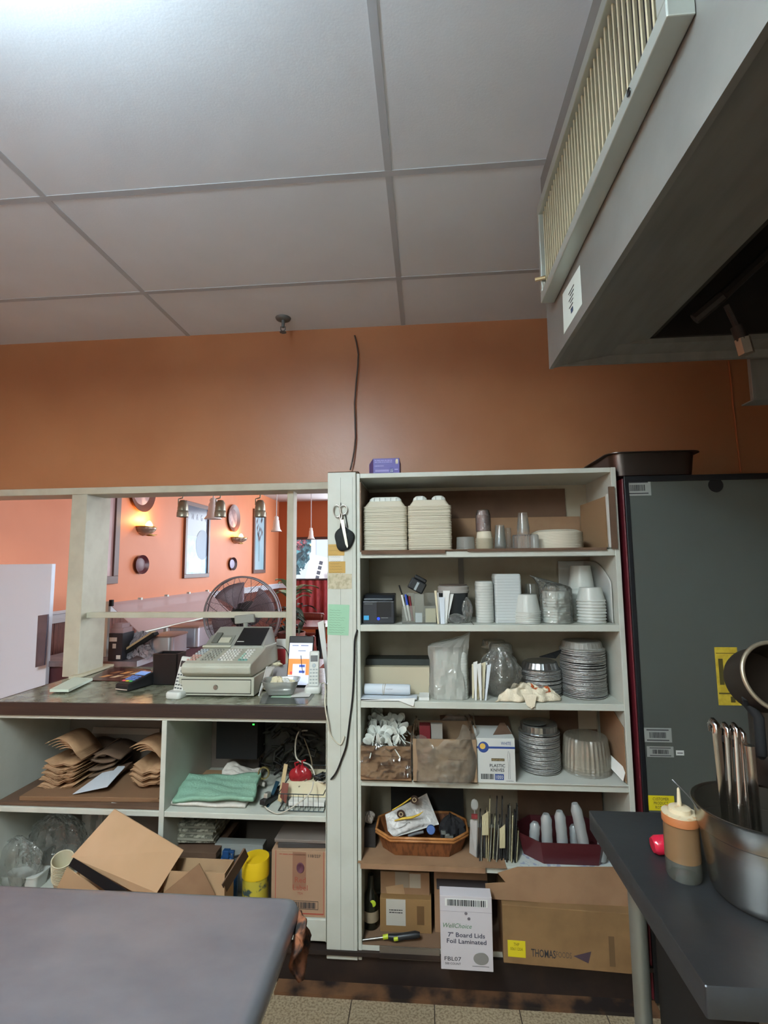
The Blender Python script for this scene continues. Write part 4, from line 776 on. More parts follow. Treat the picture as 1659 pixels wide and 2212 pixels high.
MB().box(-.115,.1,0,.2,0,.012).build('ledger',M('book_grey','6F665E',.7),loc=(P(655,1812,2.12).x-.002,2.11,zb1+.021+h),rot=(0,R(-1),R(-2)),label='greyish book on top of the dark ledger over the tea carton',cat='book',bevel=.002)
MB().rrect([(.01,0),(0,.05),(0,.075),(.004,.08)],.16,.14,.03).build('grey_tub',M('tub_grey','4E4B46',.5),loc=(P(662,1790,2.3).x,2.33,zb1+.036+h),label='dull grey tub at the back above the books',cat='tub',smooth=40)
MB().lathe([(0,0),(.03,0),(.033,.05),(.02,.08),(0,.08)],20).build('dim_jar',M('jar_dim','5E554B',.4),loc=(P(520,1800,2.4).x,2.42,zb1+.001),label='dim jar in the dark back of the lower right compartment',cat='jar',smooth=50)
b=MB().grid(lambda u,v:(.012*math.sin(7*v+4*u),(u-.5)*.07,-.085*v-.004*math.sin(9*u)),12,10)
b.build('rag',M('rag_orange_black','7A4A30',.8,var=('1A1818',40,3,.4,.6)),loc=(-.264,1.07,.893),smooth=60,solid=.006,fix=False,label='dark and orange cloth hanging from the corner of the prep table',cat='cloth')
# ---------------------------------------------------------------- things on the countertop
Z0=CT+.0008
a=Pz(387,1504,Z0); b_=Pz(548,1507,Z0); cr=thing('cash_register','large cream electronic cash register with a locked drawer on the countertop','cash register',((a.x+b_.x)/2,min(a.y,b_.y),Z0)); W_=b_.x-a.x
rm=M('register_cream','A9AB9C',.45,var=('9C9C8A',5,4,.45,.75)); rm2=M('register_grey','8F9288',.5); dh=P(470,1463,cr.location.y).z-Z0
MB().box(-W_/2,W_/2,0,.40,.006,dh).build('drawer_box',rm,cr,bevel=.003)
for sx in (-1,1):
    for sy_ in (.03,.36): MB().lathe([(0,0),(.012,0),(.012,.007),(0,.007)],12,T=Matrix.Translation((sx*(W_/2-.03),sy_,0))).build('rubber_foot',black,cr)
dr=MB().box(-W_*.46,W_*.46,-.004,.0,.018,dh-.012).build('drawer',rm,cr,bevel=.0015)
MB().lathe([(.0,.004),(.009,.004),(.0115,0)],24,T=Matrix.Translation((0,-.004,dh*.5))@Matrix.Rotation(R(90),4,'X')).box(-.001,.001,-.009,-.0082,dh*.5-.004,dh*.5+.004,0).build('drawer_lock',M('chrome','B9BCBC',.2,1),dr)
MB().box(-W_*.465,W_*.465,-.0008,0,.014,dh-.008).build('drawer_gap',M('gap_dark','3B3B35',.8),cr)
# body: side profile swept over the width
def body(x0a,x1a,prof,name,m,taper=0,bev=.004):
    b=MB(); n=len(prof); vs=[(x0a+taper*max(0,(z-dh-.05)),y,z) for y,z in prof]+[(x1a-taper*max(0,(z-dh-.05)),y,z) for y,z in prof]
    b.add(vs,[tuple(range(n)),tuple(reversed(range(n,2*n)))]+[(i,i+n,(i+1)%n+n,(i+1)%n) for i in range(n)]); return b.build(name,m,cr,bevel=bev)
ky0=-.022; ky1=.175; kz0=P(470,1432,cr.location.y).z-Z0; kz1=P(500,1401,cr.location.y+ky1).z-Z0; tz=P(530,1354,cr.location.y+.33).z-Z0
body(-W_*.445,W_*.475,[(ky0+.03,dh+.002),(ky0,dh+.020),(ky0-.004,kz0-.014),(ky0+.010,kz0),(ky1,kz1),(.20,kz1+.01),(.38,kz1+.0),(.39,dh+.002)],'keyboard_base',rm,.10,.006)
up_=body(-W_*.45,W_*.47,[(ky1+.002,kz1-.004),(ky1+.008,kz1+.010),(.325,tz),(.375,tz-.004),(.385,kz1-.004)],'printer_housing',rm2,.22,.006)
kn=Vector((0,ky1-ky0-.010,kz1-kz0)).normalized(); ang=math.atan2(kn.z,kn.y)
KT=Matrix.Translation((0,ky0+.010,kz0))@Matrix.Rotation(ang,4,'X'); KL_=math.hypot(ky1-ky0-.010,kz1-kz0)
un=Vector((0,.325-ky1-.008,tz-kz1-.010)); ang2=math.atan2(un.z,un.y); UT=Matrix.Translation((0,ky1+.008,kz1+.010))@Matrix.Rotation(ang2,4,'X'); UL=un.length
MB().box(.005,W_*.405,.004,UL*.93,.0012,.003,T=UT).build('display_cover',M('smoked_plastic','1E2224',.2),cr,bevel=.002)
MB().box(W_*.03,W_*.13,UL*.19,UL*.215,.003,.0036,T=UT).build('model_lettering',paper,cr)
# printer bay
MB().box(-W_*.40,-W_*.04,.004,UL*.52,.001,.004,T=UT).build('printer_door',M('register_dim','7F8278',.5),cr,bevel=.002)
MB().box(-W_*.33,-W_*.24,UL*.1,UL*.6,.004,.012,T=UT).build('printer_slot',M('register_dark','5E625A',.5),cr,bevel=.002); MB().box(-W_*.23,-W_*.07,UL*.12,UL*.36,.004,.010,T=UT).build('paper_slot',M('register_light','B9BAA6',.5),cr,bevel=.002)
MB().box(-W_*.43,-W_*.02,-.012,.002,.0,.004,T=UT).build('tear_bar',M('register_light','B9BAA6',.5),cr,bevel=.001)
# keys
kc={'r':M('key_pinkish','B08A80',.4),'w':M('key_white','C3C4BE',.35),'g':M('key_grey','898B82',.4),'t':M('key_green','8FB0A2',.4),'d':M('key_teal','5F8C84',.4),'b':M('key_bluish','9AA3A8',.4)}
proto={}
def key(kx,ky,c,sx=.0115,sy_=.010):
    if c not in proto: 
        me=MB().box(-sx/2,sx/2,-sy_/2,sy_/2,0,.006,tp=.0015,ty=.0012); proto[c]=me.build('key',kc[c],cr)
        o=proto[c]
    else: o=proto[c].copy(); COL.objects.link(o)
    v=KT@Vector((kx,ky,.0005)); o.location=v; o.rotation_euler=(ang,0,0)
def pad(x0,cols,rows,cf,dx=.0145,ks=.9):
    for r_ in range(rows):
        for c in range(cols): key((x0+c*dx)*(1-.05*r_/rows),KL_*(.20+.66*r_/(rows-1)),cf(c,r_))
pad(-W_*.415,3,6,lambda c,r_:'r' if r_<3 else 'b'); pad(-W_*.235,4,6,lambda c,r_:'g'); pad(-W_*.0,5,6,lambda c,r_:'b' if r_==0 and c==0 else 'w'); pad(W_*.275,3,6,lambda c,r_:'d' if r_==0 else('t' if r_<4 and c==0 else 'w'))
# pole display
pd=P(528,1337,cr.location.y+.36)-cr.location; MB().box(-.052,.052,0,.022,-.022,.020,T=Matrix.Translation((pd.x,.355,pd.z))@Matrix.Rotation(R(-5),4,'Y')).build('customer_display',M('display_grey','8A8C84',.5),cr,bevel=.005)
MB().tube([(pd.x+.005,.365,tz-.012),(pd.x+.005,.365,pd.z-.02)],.012).build('display_stalk',rm2,cr)
# black paper-towel cup
a=Pz(327,1481,Z0); b_=Pz(367,1483,Z0); yq=a.y; t=thing('pen_box','tall black angular holder beside the card terminal','holder',(P(353,1480,yq).x,yq+.05,Z0)); h=P(345,1413,yq).z-Z0
MB().rrect([(.004,0),(.0,.004),(-.004,h),(.0,h),(.004,h-.004),(.006,.006)],.118,.085,.004,n=1,cap1=True).build('holder_body',M('holder_black','101114',.35),t,rot=(0,0,R(0)))
sheet('folded_slip','folded pale slip sticking out of the black holder','paper slip',[P(357,1426,yq+.04),P(362,1413,yq+.04),P(366,1414,yq+.04),P(377,1430,yq+.04),P(371,1430,yq+.04),P(364,1420,yq+.04),P(361,1428,yq+.04)],.001,paper_c)
# cordless phones
def phone(lab,pxb,pyb,pxt,pyt,y,yaw):
    c=P(pxb,pyb,y); c.z=Z0; H=(P(pxt,pyt,y+.05)-P(pxb,pyb,y)).length*1.02
    t=thing('cordless_phone',lab,'telephone',c,(0,0,yaw)); pw=M('phone_white','C4C8C2',.4)
    MB().rrect([(.002,0),(0,.004),(0,.022),(.004,.028)],.072,.085,.014).build('charging_base',pw,t,smooth=40,loc=(0,.02,0))
    T=Matrix.Translation((0,.012,.018))@Matrix.Rotation(R(5 if 'left' in lab else 0),4,'Y')@Matrix.Rotation(R(-14),4,'X')
    hs=MB().box(-.024,.024,0,.022,0,H-.01,T=T,tp=.0015).build('handset',pw,t,bevel=.006)
    MB().box(-.016,.016,-.0008,0,H*.66,H*.82,T=T).build('screen',M('screen_dark','2A2E30',.2),hs); 
    MB().lathe([(0,.002),(.008,.002),(.009,0)],16,T=T@Matrix.Translation((0,0,H*.56))@Matrix.Rotation(R(90),4,'X')).build('navigation_key',M('phone_grey','6E7476',.3,.4),hs)
    pr=None
    for i in range(5):
        for j in range(3):
            k=MB().box(-.0045,.0045,-.0012,0,-.003,.003) if pr is None else None
            o=k.build('key',M('phone_key','4B5254',.4) if 'left' in lab else M('phone_key_l','8E9694',.4),hs) if pr is None else pr.copy()
            if pr is not None: COL.objects.link(o)
            pr=o; v=T@Vector(((j-1)*.013,-.0004,H*(.12+.085*i))); o.location=v; o.rotation_euler=(R(-14),0,0)
    if 'left' in lab: MB().box(-.016,.016,-.001,0,H*.66,H*.82,T=T).build('speaker_slot',M('screen_dark2','2A2E30',.2),hs)
phone('white cordless phone standing in its base left of the cash register',379,1484,391,1402,2.165,R(-8)); phone('white cordless phone standing in its base right of the cash register beside the tablet',676,1475,681,1392,2.28,R(6))
# payment terminal
a=Pz(243,1493,Z0); t=thing('payment_terminal','dark handheld card terminal with glowing blue keys lying on the countertop','card terminal',(a.x+.042,a.y,Z0),(0,0,R(-17)))
tw=.082; T=Matrix.Rotation(R(9),4,'X')
t_b=MB(); pf=[(0,0),(0,.030),(.02,.036),(.135,.060),(.165,.060),(.19,.045),(.20,0)]; n=len(pf)
t_b.add([(-tw/2,y,z) for y,z in pf]+[(tw/2,y,z) for y,z in pf],[tuple(range(n)),tuple(reversed(range(n,2*n)))]+[(i,i+n,(i+1)%n+n,(i+1)%n) for i in range(n)]); t_b.build('terminal_body',M('terminal_dark','2A2B2D',.3,.3),t,bevel=.006)
ta=math.atan2(.024,.115); TT=Matrix.Translation((0,.02,.0363))@Matrix.Rotation(ta,4,'X')
MB().box(-.031,.031,.082,.120,0,.0018,T=TT).build('screen',M('screen_blue','6C8FC4',.15,emit=('5E86C0',.7)),t); cols=('4F6EA8','C8505A','B8A83C','3FA060'); 
for i in range(4):
    for j in range(3):
        c=cols[0] if i else cols[1+j]; MB().box(-.008,.008,-.005,.005,0,.002,T=TT@Matrix.Translation(((j-1)*.021,.012+i*.0165,.0005))).build('key',M('tkey_'+c,c,.35,emit=(c,.5)),t)
MB().box(-.036,.036,-.0015,.0,.006,.010).build('front_strip',M('strip_pale','C9B9A8',.4),t)
# papers, menus
sheet('notepaper','small pad of pale green slips lying near the left end of the countertop','notepad',[Pz(107,1495,Z0+.006),Pz(148,1495,Z0+.006),Pz(200,1470,Z0+.006),Pz(160,1468,Z0+.006)],.012,M('pad_green','C3D0C0',.7))
sheet('menu_stack','stack of cream leaflets by the foot of the cream post','leaflets',[Pz(148,1467,Z0+.002),Pz(180,1462,Z0+.002),Pz(246,1439,Z0+.002),Pz(208,1438,Z0+.002)],.012,M('leaflet_cream','BFB79C',.7))
mn=thing('menu_card','dark red food menu with orange pictures under the post','menu',Pz(262,1457,Z0+.001).copy())
q=[Pz(190,1470,Z0+.001),Pz(318,1473,Z0+.001),Pz(326,1447,Z0+.001),Pz(240,1441,Z0+.001)]; q=[p-mn.location for p in q]
MB().add([tuple(p) for p in q]+[(p.x,p.y,.0025) for p in q],[(3,2,1,0),(4,5,6,7),(0,1,5,4),(1,2,6,5),(2,3,7,6),(3,0,4,7)]).build('menu_sheet',M('menu_red','4A2320',.25),mn)
for k in range(8):
    u=.1+.1*k; p=q[0].lerp(q[1],u).lerp(q[3].lerp(q[2],u),.2+.3*(k%2)); s_=Vector((.022,0,0)); d_=Vector((.012,.035,0))
    MB().add([(p.x,p.y,.0027),(p.x+.03,p.y,.0027),(p.x+.045,p.y+.055,.0027),(p.x+.012,p.y+.055,.0027),(p.x,p.y,.0031),(p.x+.03,p.y,.0031),(p.x+.045,p.y+.055,.0031),(p.x+.012,p.y+.055,.0031)],[(3,2,1,0),(4,5,6,7),(0,1,5,4),(1,2,6,5),(2,3,7,6),(3,0,4,7)]).build('menu_picture',M('menu_pic%d'%(k%3),('C98A4E','8F5A34','C8B090')[k%3],.3),mn)
# right end of the counter: tray, papers, tablet
def Zc(a,b,dz=0): return Pz(a,b,Z0+dz)
sheet('green_sheet','pale green paper at the front right of the countertop','paper',[Zc(585,1506,.001),Zc(628,1507,.001),Zc(640,1492,.001),Zc(604,1490,.001)],.001,M('paper_green','A9C8B0',.8))
sheet('white_sheet','white paper lying beside the pale green sheet','paper',[Zc(628,1506,.0025),Zc(668,1505,.0025),Zc(690,1476,.0025),Zc(640,1484,.0025)],.001,paper)
sheet('plastic_sheet','clear plastic sheet at the counter edge under the pale green paper','plastic sheet',[Zc(560,1520,.0001),Zc(663,1521,.0001),Zc(680,1500,.0001),Zc(570,1496,.0001)],.0004,CL('sheet_clear','B9C4BE',.35,.15,1.0))
sheet('striped_envelope','pale envelope with green edge under the plastic tray','envelope',[Zc(565,1489,.003),Zc(612,1497,.003),Zc(648,1482,.003),Zc(600,1474,.003)],.003,paper_c)
a=Zc(577,1488); tr=thing('plastic_tray','clear plastic produce tray holding crumpled receipts','tray',(P(608,1480,2.24).x,2.235,Z0+.008),(0,0,R(8)))
MB().rrect([(.022,0),(.004,.040),(.0,.055),(-.004,.056),(-.004,.059),(.003,.058),(.008,.042),(.026,.004)],.155,.115,.03,cap1=True).build('tray_body',CL('tray_clear','C7CFCC',.5,.15,1.2),tr,smooth=40)
r=random.Random(5)
def crumple(name,lab,c,sx,sy_,sz,m,sd,cat,grp=None):
    r_=random.Random(sd); ph=[r_.uniform(0,6) for _ in range(4)]
    def f(u,v):
        a=TAU*u; q=math.sin(PI*min(max(v,.02),.98)); rr=1+.2*math.sin(3*a+4*v+ph[0])+.15*math.sin(7*a-5*v+ph[1])+.1*math.sin(13*a+11*v+ph[2]); return (sx*rr*q*math.cos(a),sy_*rr*q*math.sin(a),sz*(1-math.cos(PI*v))*.5*(.8+.2*rr))
    return MB().grid(f,26,12,wrap=True).build(name,m,loc=c,smooth=20,label=lab,cat=cat,group=grp,fix=False)
for k,(px,lab) in enumerate(((600,'crumpled receipt at the left in the clear tray'),(612,'crumpled receipt in the middle of the clear tray'),(622,'flatter receipt at the right in the clear tray'))):
    crumple('receipt',lab,Vector((P(px,1468,2.26).x,2.26+.01*k,Z0+.022)),.028,.022,.05-.008*k,paper_c if k!=1 else paper,k+3,'receipt')
sheet('upright_papers','sheaf of papers leaning against the right side of the cash register','papers',[Zc(558,1503),Zc(566,1489),P(592,1440,2.42),P(575,1440,2.36)],.004,paper)
sheet('grey_folder','greyish folder standing behind the clear plastic tray','folder',[Zc(585,1478),Zc(618,1474),P(622,1432,2.50),P(592,1444,2.46)],.003,M('folder_grey','9A9698',.6))
crumple('paper_tissue','cream tissue crumpled on top of the grey folder',P(600,1438,2.46),.020,.014,.016,paper_c,21,'tissue')
tb=thing('tablet','tablet with an orange and white web page standing upright on the counter','tablet',Vector((P(645,1450,2.36).x,2.36,Z0+.002)),(R(-12),0,R(-2)))
tw=P(676,1400,2.40).x-P(622,1400,2.40).x; th=(P(650,1375,2.40).z-Z0)*1.02; MB().box(-tw/2,tw/2,0,.009,0,th).build('tablet_body',black,tb,bevel=.004)
sc_=MB().box(-tw*.46,tw*.46,-.0008,0,th*.04,th*.86).build('screen',M('scr_white','DCE2F2',.2,emit=('C8D4F0',.55)),tb)
MB().box(-tw*.46,tw*.46,-.0014,-.0008,th*.24,th*.55).build('orange_banner',M('scr_orange','E08A48',.3,emit=('E08038',.5)),sc_)
MB().box(-tw*.28,tw*.24,-.0018,-.0014,th*.24,th*.45).build('white_box',M('scr_white','DCE2F2',.2,emit=('C8D4F0',.55)),sc_)
for zz in (.28,.39): MB().box(-tw*.02,tw*.2,-.0022,-.0018,th*zz,th*(zz+.045)).build('blue_button',M('scr_blue','3A55B0',.3,emit=('3A55B0',.4)),sc_)
MB().lathe([(0,0),(.006,0),(.0065,-.0004)],16,T=Matrix.Translation((-tw*.33,-.0022,th*.28))@Matrix.Rotation(R(90),4,'X')).build('red_logo_disc',M('scr_red','D8524A',.3,emit=('D04038',.4)),sc_)
MB().box(-tw*.35,-tw*.1,-.0012,-.0008,th*.80,th*.82).box(.0,tw*.3,-.0012,-.0008,th*.80,th*.82).box(-tw*.1,tw*.2,-.0012,-.0008,th*.7,th*.715).build('page_text',M('scr_grey','8E94B0',.4),sc_)
MB().box(-tw*.3,tw*.3,-.004,.06,-.0,.012).build('stand',blackm,tb)
cable('charging_cable','thin dark charging cable curving down in front of the tablet',[P(650,1416,2.33),P(652,1440,2.32),Zc(656,1472,.01),Zc(645,1478,.004),Zc(640,1484,.006),Zc(668,1484,.006),Zc(676,1480,.004)],.0016,black)
cable('register_cable','black cable running from the register to the tablet',[P(598,1395,2.52),P(612,1398,2.50),P(622,1412,2.45),P(624,1440,2.42)],.0022,black)
for k in range(3): sheet('tall_envelope','tall white envelope leaning on the column at the right end of the counter',"envelope",[P(712-4*k,1475,2.44+.02*k),P(706,1475,2.44+.02*k),P(686+3*k,1345+4*k,2.46+.02*k),P(699+2*k,1340+3*k,2.46+.02*k)],.002,(paper,paper_c,paper_b)[k],group='envelopes leaning on the white column')
MB().box(-.03,.03,0,.01,0,.12).build('red_napkin_box',M('red_card','A22A30',.5),loc=(P(609,1440,2.70).x,2.70,CT+.001),label='red packet standing at the back of the counter behind the register',cat='packet')
MB().box(-.028,.028,0,.01,0,.05).build('printed_card',paper,loc=(P(609,1400,2.72).x,2.712,CT+.122+.0),label='white card with red print behind the register',cat='card')
cable('white_phone_cord','white cord from the right phone dropping over the counter end',[Zc(690,1480,.005),P(700,1475,2.2),P(703,1490,2.10),P(702,1520,YF-.02),P(708,1560,YF-.025),P(716,1590,YF-.012),P(735,1608,YF-.01),P(744,1590,YF-.01)],.0028,M('cord_white','C9C6B4',.4))
# ---- on the white column
cable('black_power_cord','black cord running down the white column and into the cabinet',[P(a,b,y) for a,b,y in((776,1352,2.14),(771,1364,YF-.006),(766,1385,YF-.01),(765,1430,YF-.01),(762,1500,YF-.01),(755,1560,YF-.01),(748,1610,YF-.012),(738,1640,YF-.012),(728,1665,YF-.012),(718,1680,YF-.012),(708,1688,YF+.03),(700,1692,2.15))],.0036,black)
YC=YF-.0045
t=thing('scissors','steel scissors hanging on a nail on the white column','scissors',P(736,1092,YC-.004).copy()); sc_m=M('scissor_steel','B4B2AA',.28,.9)
o=t.location
def C(px,py,dy=0): return P(px,py,YC-.006-dy)-o
def oval(cx,cy,rx,ry,n=20,tl=0): 
    q=[]; 
    for k in range(n): a=TAU*k/n; x=rx*math.cos(a); y=ry*math.sin(a); q.append(C(cx+x*math.cos(tl)-y*math.sin(tl),cy+x*math.sin(tl)+y*math.cos(tl),.004))
    return q
MB().tube(oval(728,1104,8,13,tl=-.1),.0028,8,closed=True).tube([C(733,1113,.004),C(738,1130,.006)],[.003,.004]).build('finger_ring',sc_m,t,smooth=60); MB().tube(oval(742,1101,8,10),.0028,8,closed=True).tube([C(739,1110,.006),C(737,1130,.008)],[.003,.004]).build('thumb_ring',sc_m,t,smooth=60)
q=[C(735,1124,.024),C(742,1122,.024),C(752,1180,.024),C(750,1184,.024),C(746,1176,.024)]; MB().add([p for p in q]+[p+Vector((0,.002,0)) for p in q],[(0,1,2,3,4),(9,8,7,6,5)]+[(i,i+5,(i+1)%5+5,(i+1)%5) for i in range(5)]).build('blade',M('blade_steel','C4C3BC',.25,.9),t)
MB().tube([C(736,1086),C(736,1096,.006)],.0016).build('nail',M('nail','4A4A48',.5,.6),t)
t=thing('knife_pouch','round black pouch hanging on the white column behind the scissors blade','pouch',P(744,1162,YC-.002).copy()); o=t.location
def fpo(u,v):
    a=TAU*u; rr=(1+.06*math.sin(3*a+1)+.04*math.sin(5*a)); s=math.sin(PI/2*v)
    p=Vector((.041*rr*math.cos(a)*s,-.004-.014*math.cos(PI/2*v)**.8,.050*rr*math.sin(a)*s-.004)); return tuple(p)
MB().grid(fpo,32,8,wrap=True).build('pouch_body',M('pouch_black','1B1F20',.8,bump=(200,.3)),t,smooth=60,fix=False)
MB().tube([C(735,1142)+Vector((0,0,0)),C(738,1110),C(746,1112),C(751,1140)],.0022).build('loop_strap',black,t)
def note(name,lab,x0,x1,y0,y1,m,cat,lines=0,c2=ink,dy=0,rot=0,words=()):
    a=P(x0,y0,YC);b=P(x1,y1,YC); t=thing(name,lab,cat,((a.x+b.x)/2,YC-.0002-dy,(a.z+b.z)/2),(0,rot,0)); w=(b.x-a.x)/2;h=(a.z-b.z)/2; MB().box(-w,w,-.0006,0,-h,h).build('paper_body',m,t)
    r_=random.Random(x0)
    for k in range(lines):
        z=h*.62-k*(h*1.45/max(lines-1,1)); q=[(-w*.85+w*1.6*i/14,-.0010,z+.0012*math.sin(i*2.1+k)*r_.uniform(.5,1.5)) for i in range(int(10+r_.random()*5))]
        MB().tube(q,.00035,4).build('handwriting',c2,t)
    for s_,ww,hh,zz in words: text(s_,w*ww,h*hh,c2,t,(0,-.0008,h*zz),(0,0,0),'printed_words')
    return t
yl=M('card_yellow','B08C42',.5)
note('warning_tag','yellow printed tag half hidden under the black pouch',709,744,1176,1200,yl,'tag',lines=3)
note('white_tag','narrow white slip between the two yellow tags',711,742,1201,1213,paper,'paper slip',lines=2)
note('warning_tag','yellow printed tag below the white slip on the column',710,746,1213,1238,yl,'tag',lines=4)
note('tape_residue','strip of torn beige tape on the white column',709,760,1240,1272,M('tape_beige','B9B196',.7,var=('A29A7E',60,5,.45,.6)),'tape')
note('green_note','pale green handwritten note taped low on the white column',708,754,1306,1372,M('note_green','93BE9E',.7),'note',lines=10,rot=R(2))
# ---------------------------------------------------------------- top shelf
def zs(py,y=YF+.06): return P(1050,py,y).z
e=.0006
# cardboard liner
ln=thing('carton_liner','opened brown carton lining the top shelf','cardboard liner',((SX0+SX1)/2,2.24,S1)); o=ln.location
def lb_(b,name,m=card_d,**k): b.v=[(x-o.x,y-o.y,z-o.z) for x,y,z in b.v]; return b.build(name,m,ln,**k)
zL=P(775,1042,YF).z
lb_(MB().box(SX0+.016,SX1-.06,YF-.006,2.385,S1+e,S1+.006).box(SX0+.02,P(962,1200,YF).x,YF-.010,YF-.006,S1-.010,S1+.006),'base_sheet')
lb_(MB().box(P(1010,1200,YF).x,SX1-.055,YF-.009,YF-.006,S1-.004,S1+.007),'front_lip')
lb_(MB().box(SX0+.0145,SX0+.019,YF-.004,2.37,S1+.007,zL),'left_flap',M('cardboard_side','7A6553',.85)); lb_(MB().box(SX0+.02,P(1222,1100,2.385).x,2.385,2.390,S1+.007,P(1100,1058,2.385).z),'rear_sheet')
lb_(MB().box(SX0+.02,P(1340,1160,2.379).x*0+SX1-.06,2.379,2.383,S1+.007,P(1100,1118,2.38).z),'lower_rear_sheet',card)
S1t=S1+.0075
# foam trays
def tray_stack(x0,x1,yt,n,y,lab,grp,top,hump,w2=.15,seed=1):
    a=P(x0,1185,y);b_=P(x1,1185,y); w=b_.x-a.x; zt_=P((x0+x1)/2,yt,y).z; dz=(zt_-S1t-.022)/(n-1); rr=random.Random(seed); base=None; cx=(a.x+b_.x)/2
    for k in range(n):
        if base is None:
            base=MB().rrect([(-.001,.0),(-.003,.0004),(-.003,dz*.80),(-.0015,dz*.9),(.004,dz*1.1),(.020,.028),(.026,.030)],w-.006,w2,.018,cap0=False).build('foam_tray',foam,loc=(cx,y+w2/2,S1t),smooth=35,label=lab,cat='foam tray',group=grp,fix=True); c=base
        else: c=base.copy(); COL.objects.link(c)
        c.location=(cx+rr.uniform(-.0012,.0012),y+w2/2+rr.uniform(-.0015,.0015),S1t+dz*k+rr.uniform(-.0006,.0006))
        if k==n-1:
            bpy.data.objects.remove(c); t=thing('foam_tray',top,'foam tray',(cx,y+w2/2,S1t+dz*k),group=grp); o2=base.copy(); COL.objects.link(o2); 
            for kk in ('label','category','group'):
                if kk in o2: del o2[kk]
            o2.name='tray_shell'; o2.parent=t; o2.location=(0,0,0)
            for (u0,u1) in hump: MB().rrect([(.0,.024),(.004,.040),(.012,.0475),(.016,.049)],(u1-u0)*(w-.044),w2*.70,.022,cap0=False).build('compartment',foam_t,t,smooth=35,loc=((u0+u1-1)/2*(w-.036),0,0))
            ribs=MB()
            for u0,u1 in hump:
                m_=int(5 if u1-u0>.6 else 2)
                for q in range(m_):
                    x=((u0+u1-1)/2*(w-.036))+((q+.5)/m_-.5)*(u1-u0)*(w-.07); ribs.box(x-.0018,x+.0018,-w2*.36+.002,-w2*.36+.006,.030,.044)
            ribs.build('rib_marks',M('foam_shadowline','B9BDB8',.7),t)
tray_stack(784,880,1085,38,2.115,'upside down white foam tray in the left stack on the top shelf','foam trays in the left stack','topmost one compartment foam tray of the left stack',[(0,1)],seed=1)
tray_stack(882,977,1082,46,2.110,'upside down white foam tray in the second stack on the top shelf','foam trays in the second stack','topmost two compartment foam tray of the second stack',[(0,.46),(.54,1)],seed=2)
def pxr(px,y): return P(px,1200,y).x
def round_stack(name,lab,grp,cat,x0,x1,yb,yt,n,y,z0,prof,m,top=None,flip=False,jit=.0008,rib=0,seg=32,smooth=40,py=None,squash=1,dzf=None,keeptop=None):
    """n nested round items between two image heights; prof(r,h) gives one item's profile"""
    r=(pxr(x1,y)-pxr(x0,y))/2; cx=(pxr(x1,y)+pxr(x0,y))/2; H=P((x0+x1)/2,yt,y).z-z0
    h=prof[0]; dz=(H-h)/max(n-1,1); b=MB().lathe([(a*r,z*h) for a,z in prof[1]],seg,rib=rib); base=b.build(name,m,smooth=smooth,label=lab,cat=cat,group=grp,fix=False); rr=random.Random(x0)
    for k in range(n):
        c=base if k==0 else base.copy()
        if k: COL.objects.link(c)
        c.location=(cx+rr.uniform(-jit,jit),y+r+rr.uniform(-jit,jit),z0+dz*k); c.rotation_euler=(0,0,rr.uniform(0,.3))
        if k==n-1 and top: c['label']=top
    return cx,r,z0+dz*(n-1)+h
E_='P' 
cup_up=[(0,0.0),(.72,0),(.75,.02),(.98,.95),(1.03,.95),(1.03,1),(.95,1),(.72,.05),(0,.05)]
cup_dn=[(1.03,0),(1.03,.05),(.98,.05),(.76,.98),(.72,1),(0,1)]
round_stack('deli_tub','shallow clear plastic tub beside the second tray stack',None,'plastic tub',987,1029,0,1159,1,2.12,S1t,(.052,[(1,0),(1,.1),(.97,.12),(.93,.98),(.90,1),(0,1)]),milky2)
round_stack('paper_cup','striped edge paper cup in the upside down stack on the top shelf','upside down paper cups','cup',1030,1069,0,1147,12,2.12,S1t,(.03,[(1,0),(1.02,.01),(1.02,.06),(.90,.07),(.80,1),(0,1)]),M('paper_cup_cream','CFC8B2',.6))
t=thing('bagged_cups','stack of printed brown cups in clear wrap on the striped cups','cups',(pxr(1048,2.12),2.155,P(1048,1147,2.12).z+.001)); h=P(1048,1100,2.12).z-t.location.z; r=(pxr(1064,2.12)-pxr(1033,2.12))/2
MB().lathe([(r*.99,0),(r,.004),(r*.97,h*.74),(r*1.0,h*.75),(r*.78,h*.76),(r*.72,h*.97),(0,h*.98)],28).build('printed_cups',M('cup_mauve','7E6560',.5,var=('A08E88',30,4,.5,.6)),t,smooth=40)
MB().lathe([(r*1.06,0),(r*1.08,h*.5),(r*1.04,h*.8),(r*.8,h*1.0),(0,h*1.04)],28,rib=.01).build('clear_wrap',film,t,smooth=40)
round_stack('clear_cup','tall clear plastic cup in the nested stack right of the striped cups','clear cups right of the striped cups','cup',1071,1096,0,1133,4,2.12,S1t,(.09,[(1.0,0),(1.05,.02),(1.0,.04),(.78,1),(0,1)]),glassy)
round_stack('clear_cup','clear cup standing half hidden behind the nested clear cups',None,'cup',1092,1108,0,1136,1,2.17,S1t,(.09,[(1.0,0),(1.05,.02),(1.0,.04),(.82,1),(0,1)]),glassy)
cx,r,zt_=round_stack('ribbed_container','ribbed clear plastic container near the foam plates',None,'plastic container',1112,1162,0,1163,1,2.115,S1t,(.058,[(1,0),(1,.05),(.97,.08),(.95,.95),(.90,1),(0,1)]),CL('clear_ribbed','E3E9EA',.28,.08,1.1),rib=.02,seg=56,smooth=None)
z_=S1t+.06
t=0; hh=P(1135,1110,2.14).z-z_; rr_=(pxr(1152,2.13)-pxr(1124,2.13))/2
